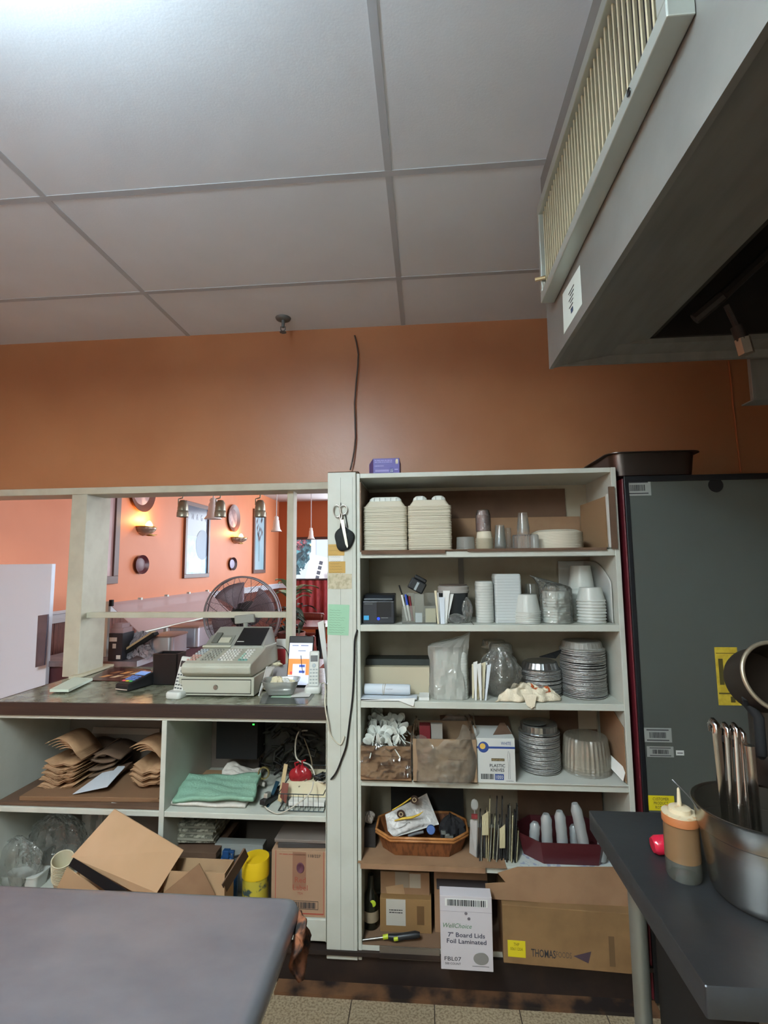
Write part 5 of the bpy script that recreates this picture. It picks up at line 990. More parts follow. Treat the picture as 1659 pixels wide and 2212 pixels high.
for k in range(3):
    o=MB().lathe([(rr_*1.05,0),(rr_,.004),(rr_*.72,hh*.8),(0,hh*.8)],26).build('clear_cup',glassy,loc=(pxr(1136,2.13),2.165,z_+.012*k),smooth=40,label='clear cup nested upside down on the ribbed container',cat='cup',group='clear cups on the ribbed container')
MB().rrect([(0,0),(0,.05),(.004,.056)],.03,.04,.012).build('frosted_cup',milky2,loc=(pxr(1155,2.11),2.10,S1t+.0),smooth=40,label='small frosted cup between the ribbed container and foam plates',cat='cup')
# foam plates
x0,x1=1162,1276; n=30; y=2.10; w=pxr(x1,y)-pxr(x0,y); zt_=P(1218,1142,y).z; dz=(zt_-S1t-.012)/(n-1); base=None; cx=(pxr(x0,y)+pxr(x1,y))/2; rr=random.Random(4)
for k in range(n):
    c=MB().lathe([(w/2,0),(w/2,dz*.82),(w/2-.001,dz*.95),(w/2*.80,.011),(w/2*.76,.012),(0,.012)],40).build('foam_plate',foam,smooth=35,label='upside down foam plate in the stack at the right of the top shelf',cat='foam plate',group='foam plates on the top shelf',fix=False) if base is None else base.copy()
    if base is None: base=c
    else: COL.objects.link(c)
    c.location=(cx+rr.uniform(-.001,.001),y+w/2+rr.uniform(-.001,.001),S1t+dz*k)
    if k==n-1: c['label']='topmost upside down foam plate at the right of the top shelf'
# leaning cardboard at right
A=[P(1255,1092,2.36),P(1257,1182,2.36),P(1314,1190,2.12),P(1309,1072,2.12)]
sheet('leaning_card','tan cardboard sheet leaning against the right side of the top shelf','cardboard',[Vector((A[0].x,A[0].y,A[0].z)),Vector((A[1].x,A[1].y,S1t)),Vector((A[2].x,A[2].y,S1t)),A[3]],.004,M('cardboard_gold','86694A',.85))
sheet('white_card_edge','white edged card with red line beside the leaning cardboard','card',[Vector((P(1315,1190,2.10).x,2.10,S1t)),Vector((P(1320,1190,2.10).x,2.10,S1t)),P(1318,1066,2.10),P(1307,1068,2.10)],.012,M('card_white','C9C8C0',.6))
MB().box(P(1320,1190,YF).x,P(1333,1190,YF).x,YF-.013,YF-.005,S1+.001,P(1322,1052,YF).z).build('dark_carton_side',card_d,label='dark brown carton edge at the far right of the top shelf',cat='cardboard')
# glove box on the unit
a=P(806,1018,YF+.02); t,w,h=bt('glove_box','purple box of disposable gloves lying on top of the shelving unit','box',806,863,990,1019,YF+.02,.12,ztop+.0005)
pu=M('box_purple','4B3F86',.45); MB().add([(-w/2,0,0),(w/2,0,0),(w/2-.0,.12,0),(-w/2-.03,.12,0),(-w/2,0,h),(w/2,0,h),(w/2,.12,h),(-w/2-.03,.12,h)],[(3,2,1,0),(4,5,6,7),(0,1,5,4),(1,2,6,5),(2,3,7,6),(3,0,4,7)]).build('box_body',pu,t,bevel=.001)
MB().box(-w*.42,w*.1,-.0008,0,h*.12,h*.26).build('pale_band',M('lilac','8E86B8',.6),t); scrib(t,M('lilac_pale','B4AEDC',.6),-w*.44,w*.22,h*.70,h*.92,0,2); scrib(t,M('lilac_pale','B4AEDC',.6),-w*.44,-w*.1,h*.45,h*.56,0,1)
MB().box(w*.13,w*.27,-.0008,0,.0,h*.38).build('size_square',M('navy_square','2A2370',.5),t); text('LG',w*.09,h*.2,paper,t,(w*.2,-.0012,h*.2),(0,0,0),'box_lettering'); scrib(t,M('lilac_pale','B4AEDC',.6),w*.31,w*.44,h*.18,h*.34,0,1)
MB().add([(w*.36,-.0009,h*.62),(w*.39,-.0009,h*.62),(w*.41,-.0009,h*.92),(w*.37,-.0009,h*.95),(w*.35,-.0009,h*.8)],[(0,1,2,3,4)]).add([(w*.41,-.0009,h*.62),(w*.44,-.0009,h*.62),(w*.45,-.0009,h*.8),(w*.44,-.0009,h*.95),(w*.41,-.0009,h*.92)],[(0,1,2,3,4)]).build('glove_emblem',M('cream_print','D8D2B0',.6),t,fix=False)
# ---------------------------------------------------------------- second shelf
Y2=2.11
t,w,h=bt('receipt_printer','black receipt printer with a blue light on the second shelf','printer',783,852,1288,1345,Y2,.13,S2+e)
b=MB(); pf=[(0,0),(0,h*.82),(.02,h*.86),(.045,h*1.02),(.13,h*1.06),(.14,0)]; n=len(pf); b.add([(-w/2,y,z) for y,z in pf]+[(w/2,y,z) for y,z in pf],[tuple(range(n)),tuple(reversed(range(n,2*n)))]+[(i,i+n,(i+1)%n+n,(i+1)%n) for i in range(n)]); b.build('printer_body',M('printer_black','22252B',.38),t,bevel=.004)
MB().box(-w*.46,w*.44,.004,.02,h*.845,h*.92).build('glossy_lid',M('printer_gloss','4A5054',.2),t,bevel=.002); MB().box(-w*.05,w*.4,-.001,0,h*.25,h*.80).build('front_panel',M('printer_dark','101114',.3),t,bevel=.0005)
MB().box(-w*.46,-w*.30,-.0012,0,h*.14,h*.30).build('blue_sticker',M('sticker_cyan_glow','3C9ACA',.4,emit=('3C9ACA',.1)),t); MB().lathe([(0,.0006),(.0055,.0004),(.006,0)],18,T=Matrix.Translation((-w*.0+.0,-.0016,h*.19))@Matrix.Rotation(R(90),4,'X')).build('blue_light',M('blue_led','1838D8',.3,emit=('1838E0',1.5)),t)  # sticker colour has a faint glow added
scrib(t,sg,w*.08,w*.3,h*.19,h*.25,-.001,1); scrib(t,sg,-w*.44,-w*.18,h*.70,h*.74,0,1)
# pen organiser
t,w,h=bt('desk_organiser','clear plastic desk organiser on the second shelf','organiser',868,942,1283,1344,Y2+.005,.09,S2+e); og=CL('acrylic','D9E0DC',.16,.08,.9)
b=MB().box(-w/2,w/2,0,.09,0,.004)
for x,hh in ((-w/2,.6),(-w*.14,1),(w*.14,1),(w/2-.002,.6)): b.box(x,x+.002,0,.09,.004,h*hh)
b.box(-w/2,w/2,.088,.09,.004,h).box(-w*.14,w*.14,0,.002,.004,h).box(-w/2,-w*.14,0,.002,.004,h*.6).box(w*.14,w/2,0,.002,.004,h*.6); b.build('clear_walls',og,t)
def pen(px0,py0,px1,py1,y,r_,m1,m2,lab,name='pen'):
    a=P(px0,py0,y);b_=P(px1,py1,y); L=(b_-a).length; d=(b_-a).to_track_quat('Z','Y').to_euler(); t=thing(name,lab,'pen',a,d); MB().tube([(0,0,0),(0,0,L*.6)],r_).build('barrel',m1,t,smooth=60); MB().tube([(0,0,L*.6),(0,0,L)],[r_*1.1,r_*1.05]).build('cap',m2,t,smooth=60)
pen(880,1341,868,1285,Y2+.03,.0045,paper,paper,'white marker leaning at the left of the organiser','marker'); pen(886,1341,876,1284,Y2+.035,.0045,paper,M('cap_blue','2E4AA8',.3),'white marker with blue cap in the organiser','marker'); pen(892,1341,884,1288,Y2+.04,.005,M('maroon','6E2A30',.3),M('maroon','6E2A30',.3),'dark red marker in the organiser','marker')
pen(874,1300,862,1264,Y2+.05,.003,black,black,'thin black pen sticking up above the markers')
for k,(px,lab) in enumerate(((872,'black pen standing behind the white markers, left one'),(880,'black pen standing behind the white markers, right one'))): pen(px+6,1340,px,1290-4*k,Y2+.06,.0035,black,black,lab)
def card_(lab,x0,x1,yt,y,m,name='card_pack',cat='card',d=.012):
    return carton(name,lab,cat,x0,x1,yt,1341,y,d,m,zb=S2+.0052)
card_('small white packet in the middle bay of the organiser',897,912,1324,Y2+.012,paper_b); card_('cream paper block in the right bay of the organiser',919,942,1315,Y2+.012,paper_c,d=.03); card_('slim cream card in the middle bay of the organiser',894,896,1309,Y2+.04,paper_c)
b=MB(); T=Matrix.Rotation(R(28),4,'Y'); b.box(-.035,.035,-.02,.02,-.02,.028,T=T).box(-.028,.028,-.015,.015,.028,.045,T=T)
bb=b.build('tape_dispenser',black,loc=P(900,1267,Y2+.08),bevel=.005,label='black tape dispenser lying tilted across the organiser',cat='dispenser')
MB().box(-.006,.004,-.0215,-.0205,-.016,.02,T=T).build('glossy_strip',M('gloss_strip','8E9698',.15),bb)
def env(k,x0b,x1b,x0t,x1t,yb,yt,y,m,lab,grp='letters standing between organiser and bucket',z=S2):
    a=P(x0b,yb,y);b_=P(x1b,yb,y);c=P(x1t,yt,y+.02);d=P(x0t,yt,y+.02); a.z=b_.z=z+e
    sheet('envelope',lab,'envelope',[a,b_,c,d],.002,m,grp)
env(0,945,948,938,943,1347,1276,Y2,paper_c,'narrow cream envelope standing left of the folded letters'); env(1,946,950,942,947,1347,1280,Y2+.008,paper,'narrow white envelope standing just right of the narrow cream one')
env(2,952,961,948,960,1349,1290,Y2-.004,paper_b,'bluish folded letter, left of three before the bucket'); env(3,955,964,957,972,1349,1276,Y2+.004,paper,'white folded letter, middle of three before the bucket'); env(4,960,966,972,980,1349,1283,Y2+.012,paper,'white folded letter, right of three before the bucket')
# bucket
r=(pxr(1012,2.2)-pxr(944,2.2))/2; t=thing('bucket','dark round tub with a pale lid behind the letters','bucket',(pxr(978,2.2),2.16+r,S2+e)); H=P(975,1262,2.18).z-S2
MB().lathe([(0,0),(r*.72,0),(r*.95,H*.78),(0,H*.78)],32).build('tub_body',M('tub_black','26292B',.4),t,smooth=50); MB().lathe([(r*1.0,H*.76),(r*1.02,H*.82),(r*.98,H*.83),(r*1.0,H*.92),(r*.9,H*.95),(0,H*.95)],36).build('lid',M('lid_pale','9A9690',.5),t,smooth=45); MB().lathe([(r*.88,H*.951),(r*.9,H*.98),(0,H*1.0)],32).build('lid_top',M('lid_brown','5B5048',.5),t,smooth=50)
blob_bag('plastic_bag','crumpled clear wrap between the dark tub and the container stacks',1010,1340,2.15,.040,.105,.035,film,7,zb=S2+e)
blob_bag('plastic_bag','small wrinkled clear bag at the foot of the dark tub',985,1343,2.13,.08,.04,.05,film,8,zb=S2+e)
def sq_stack(name,lab,grp,x0,x1,yt,n,y,z0,h1,m,d,top=None,cat='plastic container',cr=.02,tap=.10):
    w=pxr(x1,y)-pxr(x0,y); cx=(pxr(x0,y)+pxr(x1,y))/2; H=P((x0+x1)/2,yt,y).z-z0; dz=(H-h1)/max(n-1,1); base=None; r_=random.Random(x0)
    for k in range(n):
        c=MB().rrect([(0,0),(0,dz*.86),(.001,dz*.93),(w*tap/2,h1-.003),(w*tap/2+.003,h1)],w,d,cr).build(name,m,smooth=35,label=lab,cat=cat,group=grp) if base is None else base.copy()
        if base is None: base=c
        else: COL.objects.link(c)
        c.location=(cx+r_.uniform(-.0006,.0006),y+d/2,z0+dz*k)
        if k==n-1 and top: c['label']=top
sq_stack('takeout_container','rounded milky plastic container in the left nested stack of the second shelf','milky containers, left stack',1027,1065,1256,14,2.14,S2+.001,.02,milky,.10,cr=.03,tap=.04,top='topmost milky container of the left nested stack on the second shelf')
sq_stack('takeout_container','square milky plastic container in the tall nested stack of the second shelf','square milky containers, tall stack',1067,1124,1240,16,2.14,S2+.001,.02,CL('milky_bright','E6EEEE',.9,.3,.6,trl=.3),.11,cr=.01,tap=.03,top='topmost square container of the tall nested stack on the second shelf')
round_stack('soup_container','round clear soup container nested upside down before the tall square stack','soup containers before the square stack','plastic container',1112,1168,0,1285,7,2.10,S2+.001,(.072,cup_dn),milky,seg=36)
round_stack('soup_container','upright clear cup at the back above the nested soup containers',None,'plastic container',1130,1166,0,1262,1,2.24,S2+.001,(P(1148,1262,2.24).z-S2,cup_dn),glassy)
# bagged stack
x0,x1=1171,1238; r=(pxr(x1,2.105)-pxr(x0,2.105))/2
round_stack('takeout_bowl','round milky bowl inside the pointed clear bag on the second shelf','bowls inside the pointed clear bag','bowl',1174,1234,0,1278,10,2.108,S2+.002,(.03,[(1,0),(1.02,.1),(1,.16),(.95,.9),(.9,1),(0,1)]),milky)
cxx=pxr(1203,2.105); hb=P(1203,1270,2.10).z-S2
def fb(u,v):
    a=TAU*u; rr=r*(1.04+.03*math.sin(7*a+5*v)+.025*math.sin(13*a)); 
    if v<.8: q=v/.8; return (rr*math.cos(a)*(1.06-.05*q),rr*math.sin(a),hb*q)
    q=(v-.8)/.2; x=rr*math.cos(a)*(1-q)+(-r*1.0-.02*q)*q*1.25; return (x,rr*math.sin(a)*(1-q),hb*(1)+q*.050*(1.0 if True else 0)-.0*q)
MB().grid(fb,44,22,wrap=True).build('clear_bag',film,loc=(cxx,2.105+r,S2+.001),smooth=30,fix=False,label='clear bag with a pointed twisted corner around the bowl stack',cat='plastic bag')
# curved white sheet and stacks at right
def fw_(u,v):
    x=P(1205,1200,2.37).x+(SX1-.026-P(1205,1200,2.37).x)*min(u*1.35,1); y=2.375 if u<.6 else 2.375-(u-.6)/.4*.25
    top=P(1250,1212,2.37).z; z=S2+.002+(top-S2-.002)*v*(1 if u<.62 else 1-.35*((u-.62)/.38)**2); x-= .03*math.sin(PI*v)*0; return (x,y,z)
MB().grid(fw_,30,8).build('white_liner_sheet',M('liner_white','B9BCB8',.6),smooth=60,solid=.001,fix=False,label='curved white cardboard sheet behind the cups at the right of the second shelf',cat='card sheet')
round_stack('soup_container','tall milky container in the back stack against the curved white sheet','tall containers against the curved sheet','plastic container',1232,1290,0,1222,7,2.22,S2+.001,(.10,[(1.0,0),(1.0,.05),(.96,.06),(.74,1),(0,1)]),milky,seg=36)
round_stack('portion_cup','milky cup in the front right nested stack of the second shelf','milky cups in the front right stack','plastic cup',1250,1312,0,1270,8,2.11,S2+.001,(.055,[(1.0,0),(1.02,.04),(1.0,.08),(.97,.1),(.76,1),(0,1)]),milky,seg=36,top='topmost milky cup of the front right stack on the second shelf')
MB().box(-.045,.03,0,.012,0,.0).add([],[]) 
MB().box(P(1022,1340,YF).x,P(1024.5,1340,YF).x,YF+.004,2.2,S2,S2+.0006).build('shelf_seam',M('seam_dark','7C7E74',.8),label='seam line across the paint of the second shelf board',cat='seam')
MB().box(P(990,1215,2.39).x,P(1001,1215,2.39).x,2.388,2.398,S2,S1-.027).build('back_strip',M('strip_grey','6B665E',.7),label='grey upright strip at the back of the second shelf',cat='strip')
# ---------------------------------------------------------------- third shelf
t,w,h=carton('long_carton','long cream cardboard box on the third shelf behind the paper roll','box',781,928,1441,1500,2.20,.12,M('box_cream','B5AC94',.75),zb=S3+e)
carton('black_tray','flat black tray lying on the long cream box','tray',790,928,1424,1440,2.235,.10,M('tray_greenblack','2A302E',.5),zb=S3+h+.002)
carton('mauve_book','mauve book standing at the left end of the third shelf','book',773,780,1441,1502,2.13,.12,M('book_mauve','6E4A60',.6),zb=S3+e)
MB().box(P(905,1505,YF).x,P(927,1505,YF).x,2.10,2.18,S3+e,S3+.012).build('white_card_strip',paper,label='white card strip between the paper roll and the wrapped tubs',cat='card')
t=thing('document_roll','rolled white documents held by a rubber band','paper roll',(P(834,1495,2.10).x,2.135,S3+.0135),(0,0,R(-2))); L=pxr(880,2.1)-pxr(786,2.1); T=Matrix.Rotation(R(90),4,'Y')
MB().lathe([(.020,-L/2),(.021,-L/2),(.021,L/2),(.018,L/2+.006),(.012,L/2-.01)],28,T=Matrix.Translation((0,0,.021))@T).build('rolled_paper',paper_b,t,smooth=50)
MB().tube([Matrix.Translation((0,0,.021))@Vector((-.008+.003*math.sin(a*TAU/20),.0215*math.cos(a*TAU/20),.0215*math.sin(a*TAU/20))) for a in range(20)],.0012,5,closed=True).tube([Vector((-.014,.0215*math.cos(a*TAU/20),.021+.0215*math.sin(a*TAU/20))) for a in range(20)],.001,5,closed=True).build('rubber_band',M('rubber','A89B80',.6),t)
MB().tube([(-.002+.0022*k,-.0215+.0003*(k%2),.026+.0022*math.sin(k*2.1)) for k in range(14)],.0004,4).build('handwriting',ink,t)
sheet('printed_sheets','printed white papers hanging over the front edge of the third shelf','papers',[Vector((P(772,1512,YF).x,YF-.004,S3+.004)),Vector((P(862,1512,YF).x,YF-.004,S3+.004)),P(893,1526,YF-.008),P(897,1508,YF+.004)],.002,paper)
sheet('printed_sheets','folded white papers lying under the document roll','papers',[Vector((P(772,1508,YF).x,YF+.004,S3+.0075)),Vector((P(900,1506,YF).x,YF+.004,S3+.0075)),Vector((P(902,1497,2.15).x,2.15,S3+.0075)),Vector((P(776,1498,2.15).x,2.15,S3+.0075))],.003,paper_b)
# wrapped tubs
sq_stack('takeout_container','rectangular milky container inside the crinkled bag on the third shelf','containers in the crinkled bag, third shelf',932,1004,1409,16,2.115,S3+.002,.018,milky,.10,cr=.02,tap=.03)
def fb2(u,v):
    a=TAU*u; w=(pxr(1012,2.1)-pxr(924,2.1))/2; hb_=P(965,1398,2.1).z-S3; rr=1+.04*math.sin(5*a+4*v)+.035*math.sin(11*a-7*v)+.02*math.sin(23*a+13*v)
    ca,sa=math.cos(a),math.sin(a); sq=1/max(abs(ca)**3+abs(sa)**3,.001)**(1/3)
    x=w*ca*sq*rr*.93; y=.06*sa*sq*rr
    if v<.85: return (x*(1+.03*math.sin(3*v*PI)),y,hb_*v/.85)
    q=(v-.85)/.15; return (x*(1-q)+(w*1.12)*q,y*(1-q),hb_+q*.040+(.012*(1+ca))*q)
MB().grid(fb2,56,26,wrap=True).build('crinkled_bag',film2,loc=(pxr(965,2.1),2.165,S3+.001),smooth=25,fix=False,label='crinkled clear bag with an upright corner around the third shelf containers',cat='plastic bag')
# packets
for k,(xb,xt,yt,m,dy) in enumerate(((1020,1019,1432,paper_c,.03),(1026,1022,1428,paper,.0),(1031,1026,1440,M('packet_yellow','B9B08A',.7),.02),(1037,1030,1432,paper,.0),(1042,1040,1430,paper_c,.02),(1047,1052,1434,paper_b,.0),(1034,1044,1428,paper,.04))):
    y=2.11+dy; a=P(xb,1512,y); a.z=S3+e; b_=Vector((a.x+.006,a.y,S3+e)); c=P(xt+9,yt,y+.02); d=P(xt,yt+3,y+.02)
    sheet('sugar_packet',('cream','white','yellowish','white','cream','bluish','white')[k]+' folded packet standing between the bags, '+('leftmost','second from left','third from left','fourth from left','fifth from left','rightmost','behind the others')[k],'packet',[a,b_,c,d],.0035,m,'folded packets between the two bags')
sheet('grey_card','grey card strip behind the folded packets','card',[P(1008,1500,2.19),P(1024,1500,2.19),P(1024,1443,2.19),P(1008,1443,2.19)],.002,M('card_grey','5E5B54',.7))
# domed lids in bag
round_stack('dome_cover','clear domed lid nested in the bag behind the towel','domed lids in the bag','lid',1050,1108,0,1392,9,2.15,S3+.002,(.04,[(1,0),(1,.06),(.94,.1),(.86,.7),(.7,.95),(0,1)]),CL('lid_clear','E0E1D8',.22,.12,.9),seg=40)
round_stack('ribbed_cover','ribbed clear lid lying on top of the bag of domed lids',None,'lid',1036,1092,0,1385,1,2.20,P(1064,1402,2.2).z,(.03,[(1,0),(.92,.2),(.86,.9),(.8,1),(0,1)]),CL('clear_ribbed2','E8E2D0',.3,.1,1.1),rib=.02,seg=60,smooth=None)
blob_bag('plastic_bag','clear bag of domed lids with a bulging right side',1082,1505,2.17,.155,.19,.12,film,12,zb=S3+.001,knot=False)
# foil stacks
def foil_stack(lab,grp,x0,x1,yt,n,y,z0,hp,top,topm=None,domed=True,sd=1,capr=.82):
    r=(pxr(x1,y)-pxr(x0,y))/2; cx=(pxr(x1,y)+pxr(x0,y))/2; H=P((x0+x1)/2,yt,y).z-z0; dz=(H-.006)/(n-1); rr=random.Random(sd); base=None
    for k in range(n):
        c=MB().lathe([(r*.86,-.002),(r*.985,.0),(r,dz*.2),(r*.997,dz*.75),(r*.97,dz*.9),(r*.88,dz*.5)],48,rib=.004).build('foil_pan',foil,smooth=25,label=lab,cat='foil pan',group=grp,fix=False) if base is None else base.copy()
        if base is None: base=c
        else: COL.objects.link(c)
        c.location=(cx+rr.uniform(-.0015,.0015),y+r+rr.uniform(-.0015,.0015),z0+.004+dz*k+rr.uniform(-.0007,.0007)); c.rotation_euler=(R(rr.uniform(-1.2,1.2)),R(rr.uniform(-1.2,1.2)),rr.uniform(0,6))
    t=thing('foil_pan',top,'foil pan',(cx,y+r,z0+H),group=grp); MB().lathe([(r*1.0,0),(r,.003),(r*.95,.004),(r*.90,.008),(r*capr,.030),(r*(capr-.06),.033),(0,.033)],60,rib=.008).build('pan_body',topm or M('foil_top','B4B8B9',.28,.95),t,smooth=15)
    return cx,r,z0+H+.033
foil_stack('round foil pan in the stack behind the towel on the third shelf','foil pans behind the towel',1121,1211,1453,20,2.15,S3+.001,.03,'shiny topmost foil pan of the stack behind the towel',sd=3,capr=.8)
foil_stack('round foil pan in the tall stack at the right of the third shelf','foil pans in the tall right stack',1212,1310,1408,40,2.13,S3+.001,.03,'matte topmost pan of the tall foil stack on the third shelf',M('board_lid','8A8A84',.6,.3),sd=4,capr=.84)
for (A,lab) in (([P(1165,1418,2.24),P(1200,1421,2.24),P(1215,1402,2.2),P(1190,1410,2.24)],'black pointed plastic edge lying on the foil pans behind the towel'),([P(1246,1396,2.22),P(1280,1396,2.22),P(1281,1384,2.22),P(1262,1388,2.22)],'black pointed lid scrap on top of the tall foil stack')): sheet('black_scrap',lab,'plastic scrap',A,.004,black)
# towel with orange stripes
tw_m=M('towel_cream','DCD2BA',.95,bump=(160,.3,.01)); A=[P(1070,1502,2.085),P(1212,1502,2.10),P(1196,1470,2.19),P(1095,1462,2.18)]
to=thing('dish_towel','crumpled cream dish towel with orange stripes draped over the third shelf edge','towel',sum(A,Vector())/4); cc=to.location
def ft(u,v):
    p=A[0]*(1-u)*(1-v)+A[1]*u*(1-v)+A[2]*u*v+A[3]*(1-u)*v; e=min(u,1-u,v*.9,(1-v)*1.5)
    d=.030*min(1,e*5)**.6+.024*math.exp(-((u-.42)**2)/.02)*v+.010*abs(math.sin(7*u+4*v))*min(1,e*6)+.007*math.sin(16*u-11*v)*min(1,e*6)+.004*math.sin(31*v+17*u)*min(1,e*8)
    return (p.x-cc.x+.008*math.sin(11*v+5*u)+.005*math.sin(23*v),p.y-cc.y+.007*math.sin(15*u)+.004*math.sin(33*u),max(S3+.0025,S3+.003+d)-cc.z)
tg_=MB().grid(ft,60,34); fcs=[]; 
tg_.mi=[1 if ((.50<(i%59)/59+.35*((i//59)/33-.5)<.56) or (.82<(i%59)/59+.2*((i//59)/33)<.86)) and (i//59)>6 else 0 for i in range(len(tg_.f))]
tg_.build('folded_cloth',[tw_m,M('stripe_orange','B9572A',.9)],to,smooth=60,solid=.004,fix=False)
q=[P(1128,1498,2.082),P(1160,1500,2.08),P(1155,1526,YF-.012),P(1148,1531,YF-.013),P(1138,1524,YF-.011)]; q=[p-cc for p in q]; MB().add(q+[p+Vector((0,.004,0)) for p in q],[(0,1,2,3,4),(9,8,7,6,5)]+[(i,i+5,(i+1)%5+5,(i+1)%5) for i in range(5)]).build('hanging_corner',tw_m,to,smooth=30)
# ---------------------------------------------------------------- fourth shelf
def open_box(name,lab,x0,x1,yt,y,d,z0,m,part='box_walls',cat='cardboard box'):
    t,w,h=bt(name,lab,cat,x0,x1,yt,1690,y,d,z0); MB().box(-w/2,w/2,0,.003,0,h).box(-w/2,w/2,d-.003,d,0,h).box(-w/2,-w/2+.003,.003,d-.003,0,h).box(w/2-.003,w/2,.003,d-.003,0,h).box(-w/2,w/2,0,d,0,.003).build(part,m,t); return t,w,h
t,w,h=open_box('spoon_box','brown cardboard box full of white plastic spoons on the fourth shelf',779,888,1612,YF-.012,.26,S4+e,card)
MB().box(-w*.3,w*.32,-.0006,0,h*.7,h*.72).box(-w*.05,w*.3,-.0006,0,h*.43,h*.45).build('printed_lines',M('print_brown','6B4E36',.8),t)
b=MB().grid(lambda u,v:(-w*.5-.006+(w+.012)*u,-.004-.003*math.sin(9*u+7*v),h*.16+h*.92*v+(.012*math.sin(8*u)+.008*math.sin(19*u))*(1 if v>.9 else 0)-(.12*h*math.sin(PI*u) if v<.05 else 0)),40,12); b.build('clear_liner',CL('liner_film','DDE2E0',.05,.1,1.1,(18,.9,.04)),t,smooth=60,fix=False)
r=random.Random(9); zsp=S4+h; base=None; spm=M('spoon_white','C4C8C0',.35)
def spoon_mesh():
    b=MB(); 
    def f(u,v):
        a=TAU*u; return (.0145*math.cos(a)*math.sin(PI*v)**.7,.0 -.004*math.sin(PI*v)*abs(math.cos(a))**0+.0015*math.sin(a),.022*math.cos(PI*(1-v)))
    b.grid(f,14,7,wrap=True); b.tube([(0,0,-.020),(0,.001,-.05),(0,0,-.09)],[.0025,.002,.003],5); return b
for k in range(52):
    o=spoon_mesh().build('plastic_spoon',spm,smooth=60,label='white plastic spoon in the open box on the fourth shelf',cat='spoon',group='white plastic spoons in the box',fix=False) if base is None else base.copy()
    if base is None: base=o
    else: COL.objects.link(o)
    row=k//12; x=SX0+.04+(k%12)/12*(w-.055); y=YF+.03+row*.055+r.uniform(-.015,.015); o.location=(x+r.uniform(-.008,.008),y,zsp+.012+row*.012+r.uniform(-.008,.012)); o.rotation_euler=(R(r.uniform(-50,30)),R(r.uniform(-70,70)),R(r.uniform(-60,60)))
t,w,h=open_box('fork_box','brown cardboard box wrapped in a clear bag beside the spoon box',892,1030,1597,YF-.014,.24,S4+e,M('cardboard_wrapped','8A7258',.7))
MB().box(w*.05,w*.35,-.0006,0,h*.52,h*.54).box(-w*.0,w*.35,-.0006,0,h*.80,h*.815).build('printed_lines',M('print_brown','6B4E36',.8),t)
def fbx(u,v):
    a=TAU*u; ca,sa=math.cos(a),math.sin(a); sq=1/max(abs(ca)**4+abs(sa)**4,.001)**.25; rr=1+.025*math.sin(7*a+5*v)+.02*math.sin(15*a-9*v); bul=1.03+.05*math.sin(PI*v)
    return ((w/2*ca*sq*rr*bul)+.008*max(ca,0)*math.sin(PI*v)*2,.118+.140*sa*sq*(1+.3*(rr-1)),h*(.02+1.0*v)+(.016*math.sin(5*a+1)+.012*math.sin(11*a)+(.035 if ca>.5 else 0))*max(0,(v-.8)/.2))
MB().grid(fbx,60,22,wrap=True).build('clear_bag',CL('bag_film','E2E3DA',.22,.15,.9,(16,.9,.04)),t,smooth=30,fix=False)
carton('red_box','small red box inside the wrapped carton','box',906,930,1568,1598,2.19,.05,M('box_red','6E2024',.5),zb=S4+.01); carton('clear_packet','pale packet standing beside the small red box','packet',931,956,1564,1600,2.20,.02,M('packet_pale','9A958C',.4),zb=S4+.01)
sheet('dark_card','dark brown cardboard standing behind the boxes on the fourth shelf','cardboard',[P(960,1690,2.36),P(1120,1690,2.36),P(1098,1548,2.36),P(950,1545,2.36)],.003,card_d)
t,w,h=carton('knife_box_carton','white printed box of plastic knives on the fourth shelf','box',1030,1113,1595,1683,YF-.004,.16,M('box_white','C3C6C2',.6),zb=S4+e)
nb=M('print_navy_blue','2C4480',.6); MB().box(-w*.5,w*.5,-.0008,0,h*.77,h*.815).build('blue_stripe',nb,t); text('WHITE',w*.26,h*.07,nb,t,(w*.27,-.0008,h*.89),(0,0,0),'box_lettering')
MB().box(-w*.12,w*.22,-.0008,0,h*.49,h*.55).build('brown_bar',M('print_brown_dark','4A3F2C',.7),t); text('MEDIUM WEIGHT',w*.32,h*.042,M('print_gold','B9A878',.6),t,(w*.05,-.0012,h*.52),(0,0,0),'box_lettering'); text('PLASTIC\nKNIVES',w*.40,h*.17,ink,t,(w*.03,-.0008,h*.34),(0,0,0),'box_lettering',bold=.012)
MB().box(-w*.04,w*.19,-.0008,0,h*.07,h*.20).build('navy_square',nb,t); text('1000',w*.18,h*.085,paper,t,(w*.075,-.0012,h*.135),(0,0,0),'box_lettering'); barcode(t,ink,-w*.40,-w*.07,h*.08,h*.20,0,12,sd=5)
MB().lathe([(0,.0),(w*.13,0),(w*.14,-.0003)],24,T=Matrix.Translation((-w*.32,-.0012,h*.80))@Matrix.Rotation(R(90),4,'X')).build('emblem_disc',nb,t); MB().lathe([(0,.0),(w*.07,0),(w*.075,-.0003)],20,T=Matrix.Translation((-w*.34,-.0016,h*.82))@Matrix.Rotation(R(90),4,'X')).build('emblem_sun',M('emblem_gold','D0A850',.6),t)
kx=w*.34; MB().tube([(kx-.004,-.0008,h*.10),(kx-.003,-.0008,h*.45),(kx-.006,-.0008,h*.6),(kx-.002,-.0008,h*.72),(kx+.003,-.0008,h*.66),(kx+.004,-.0008,h*.55),(kx+.002,-.0008,h*.45),(kx+.002,-.0008,h*.10)],.00045,4,closed=True).build('knife_outline',ink,t); scrib(t,ink,kx-w*.1,kx+w*.1,h*.04,h*.06,0,1)
sheet('box_flap','brown inner flap raised behind the knives box','box flap',[P(1062,1593,2.10),P(1113,1597,2.10),P(1090,1562,2.2),P(1080,1562,2.2)],.002,card_d)
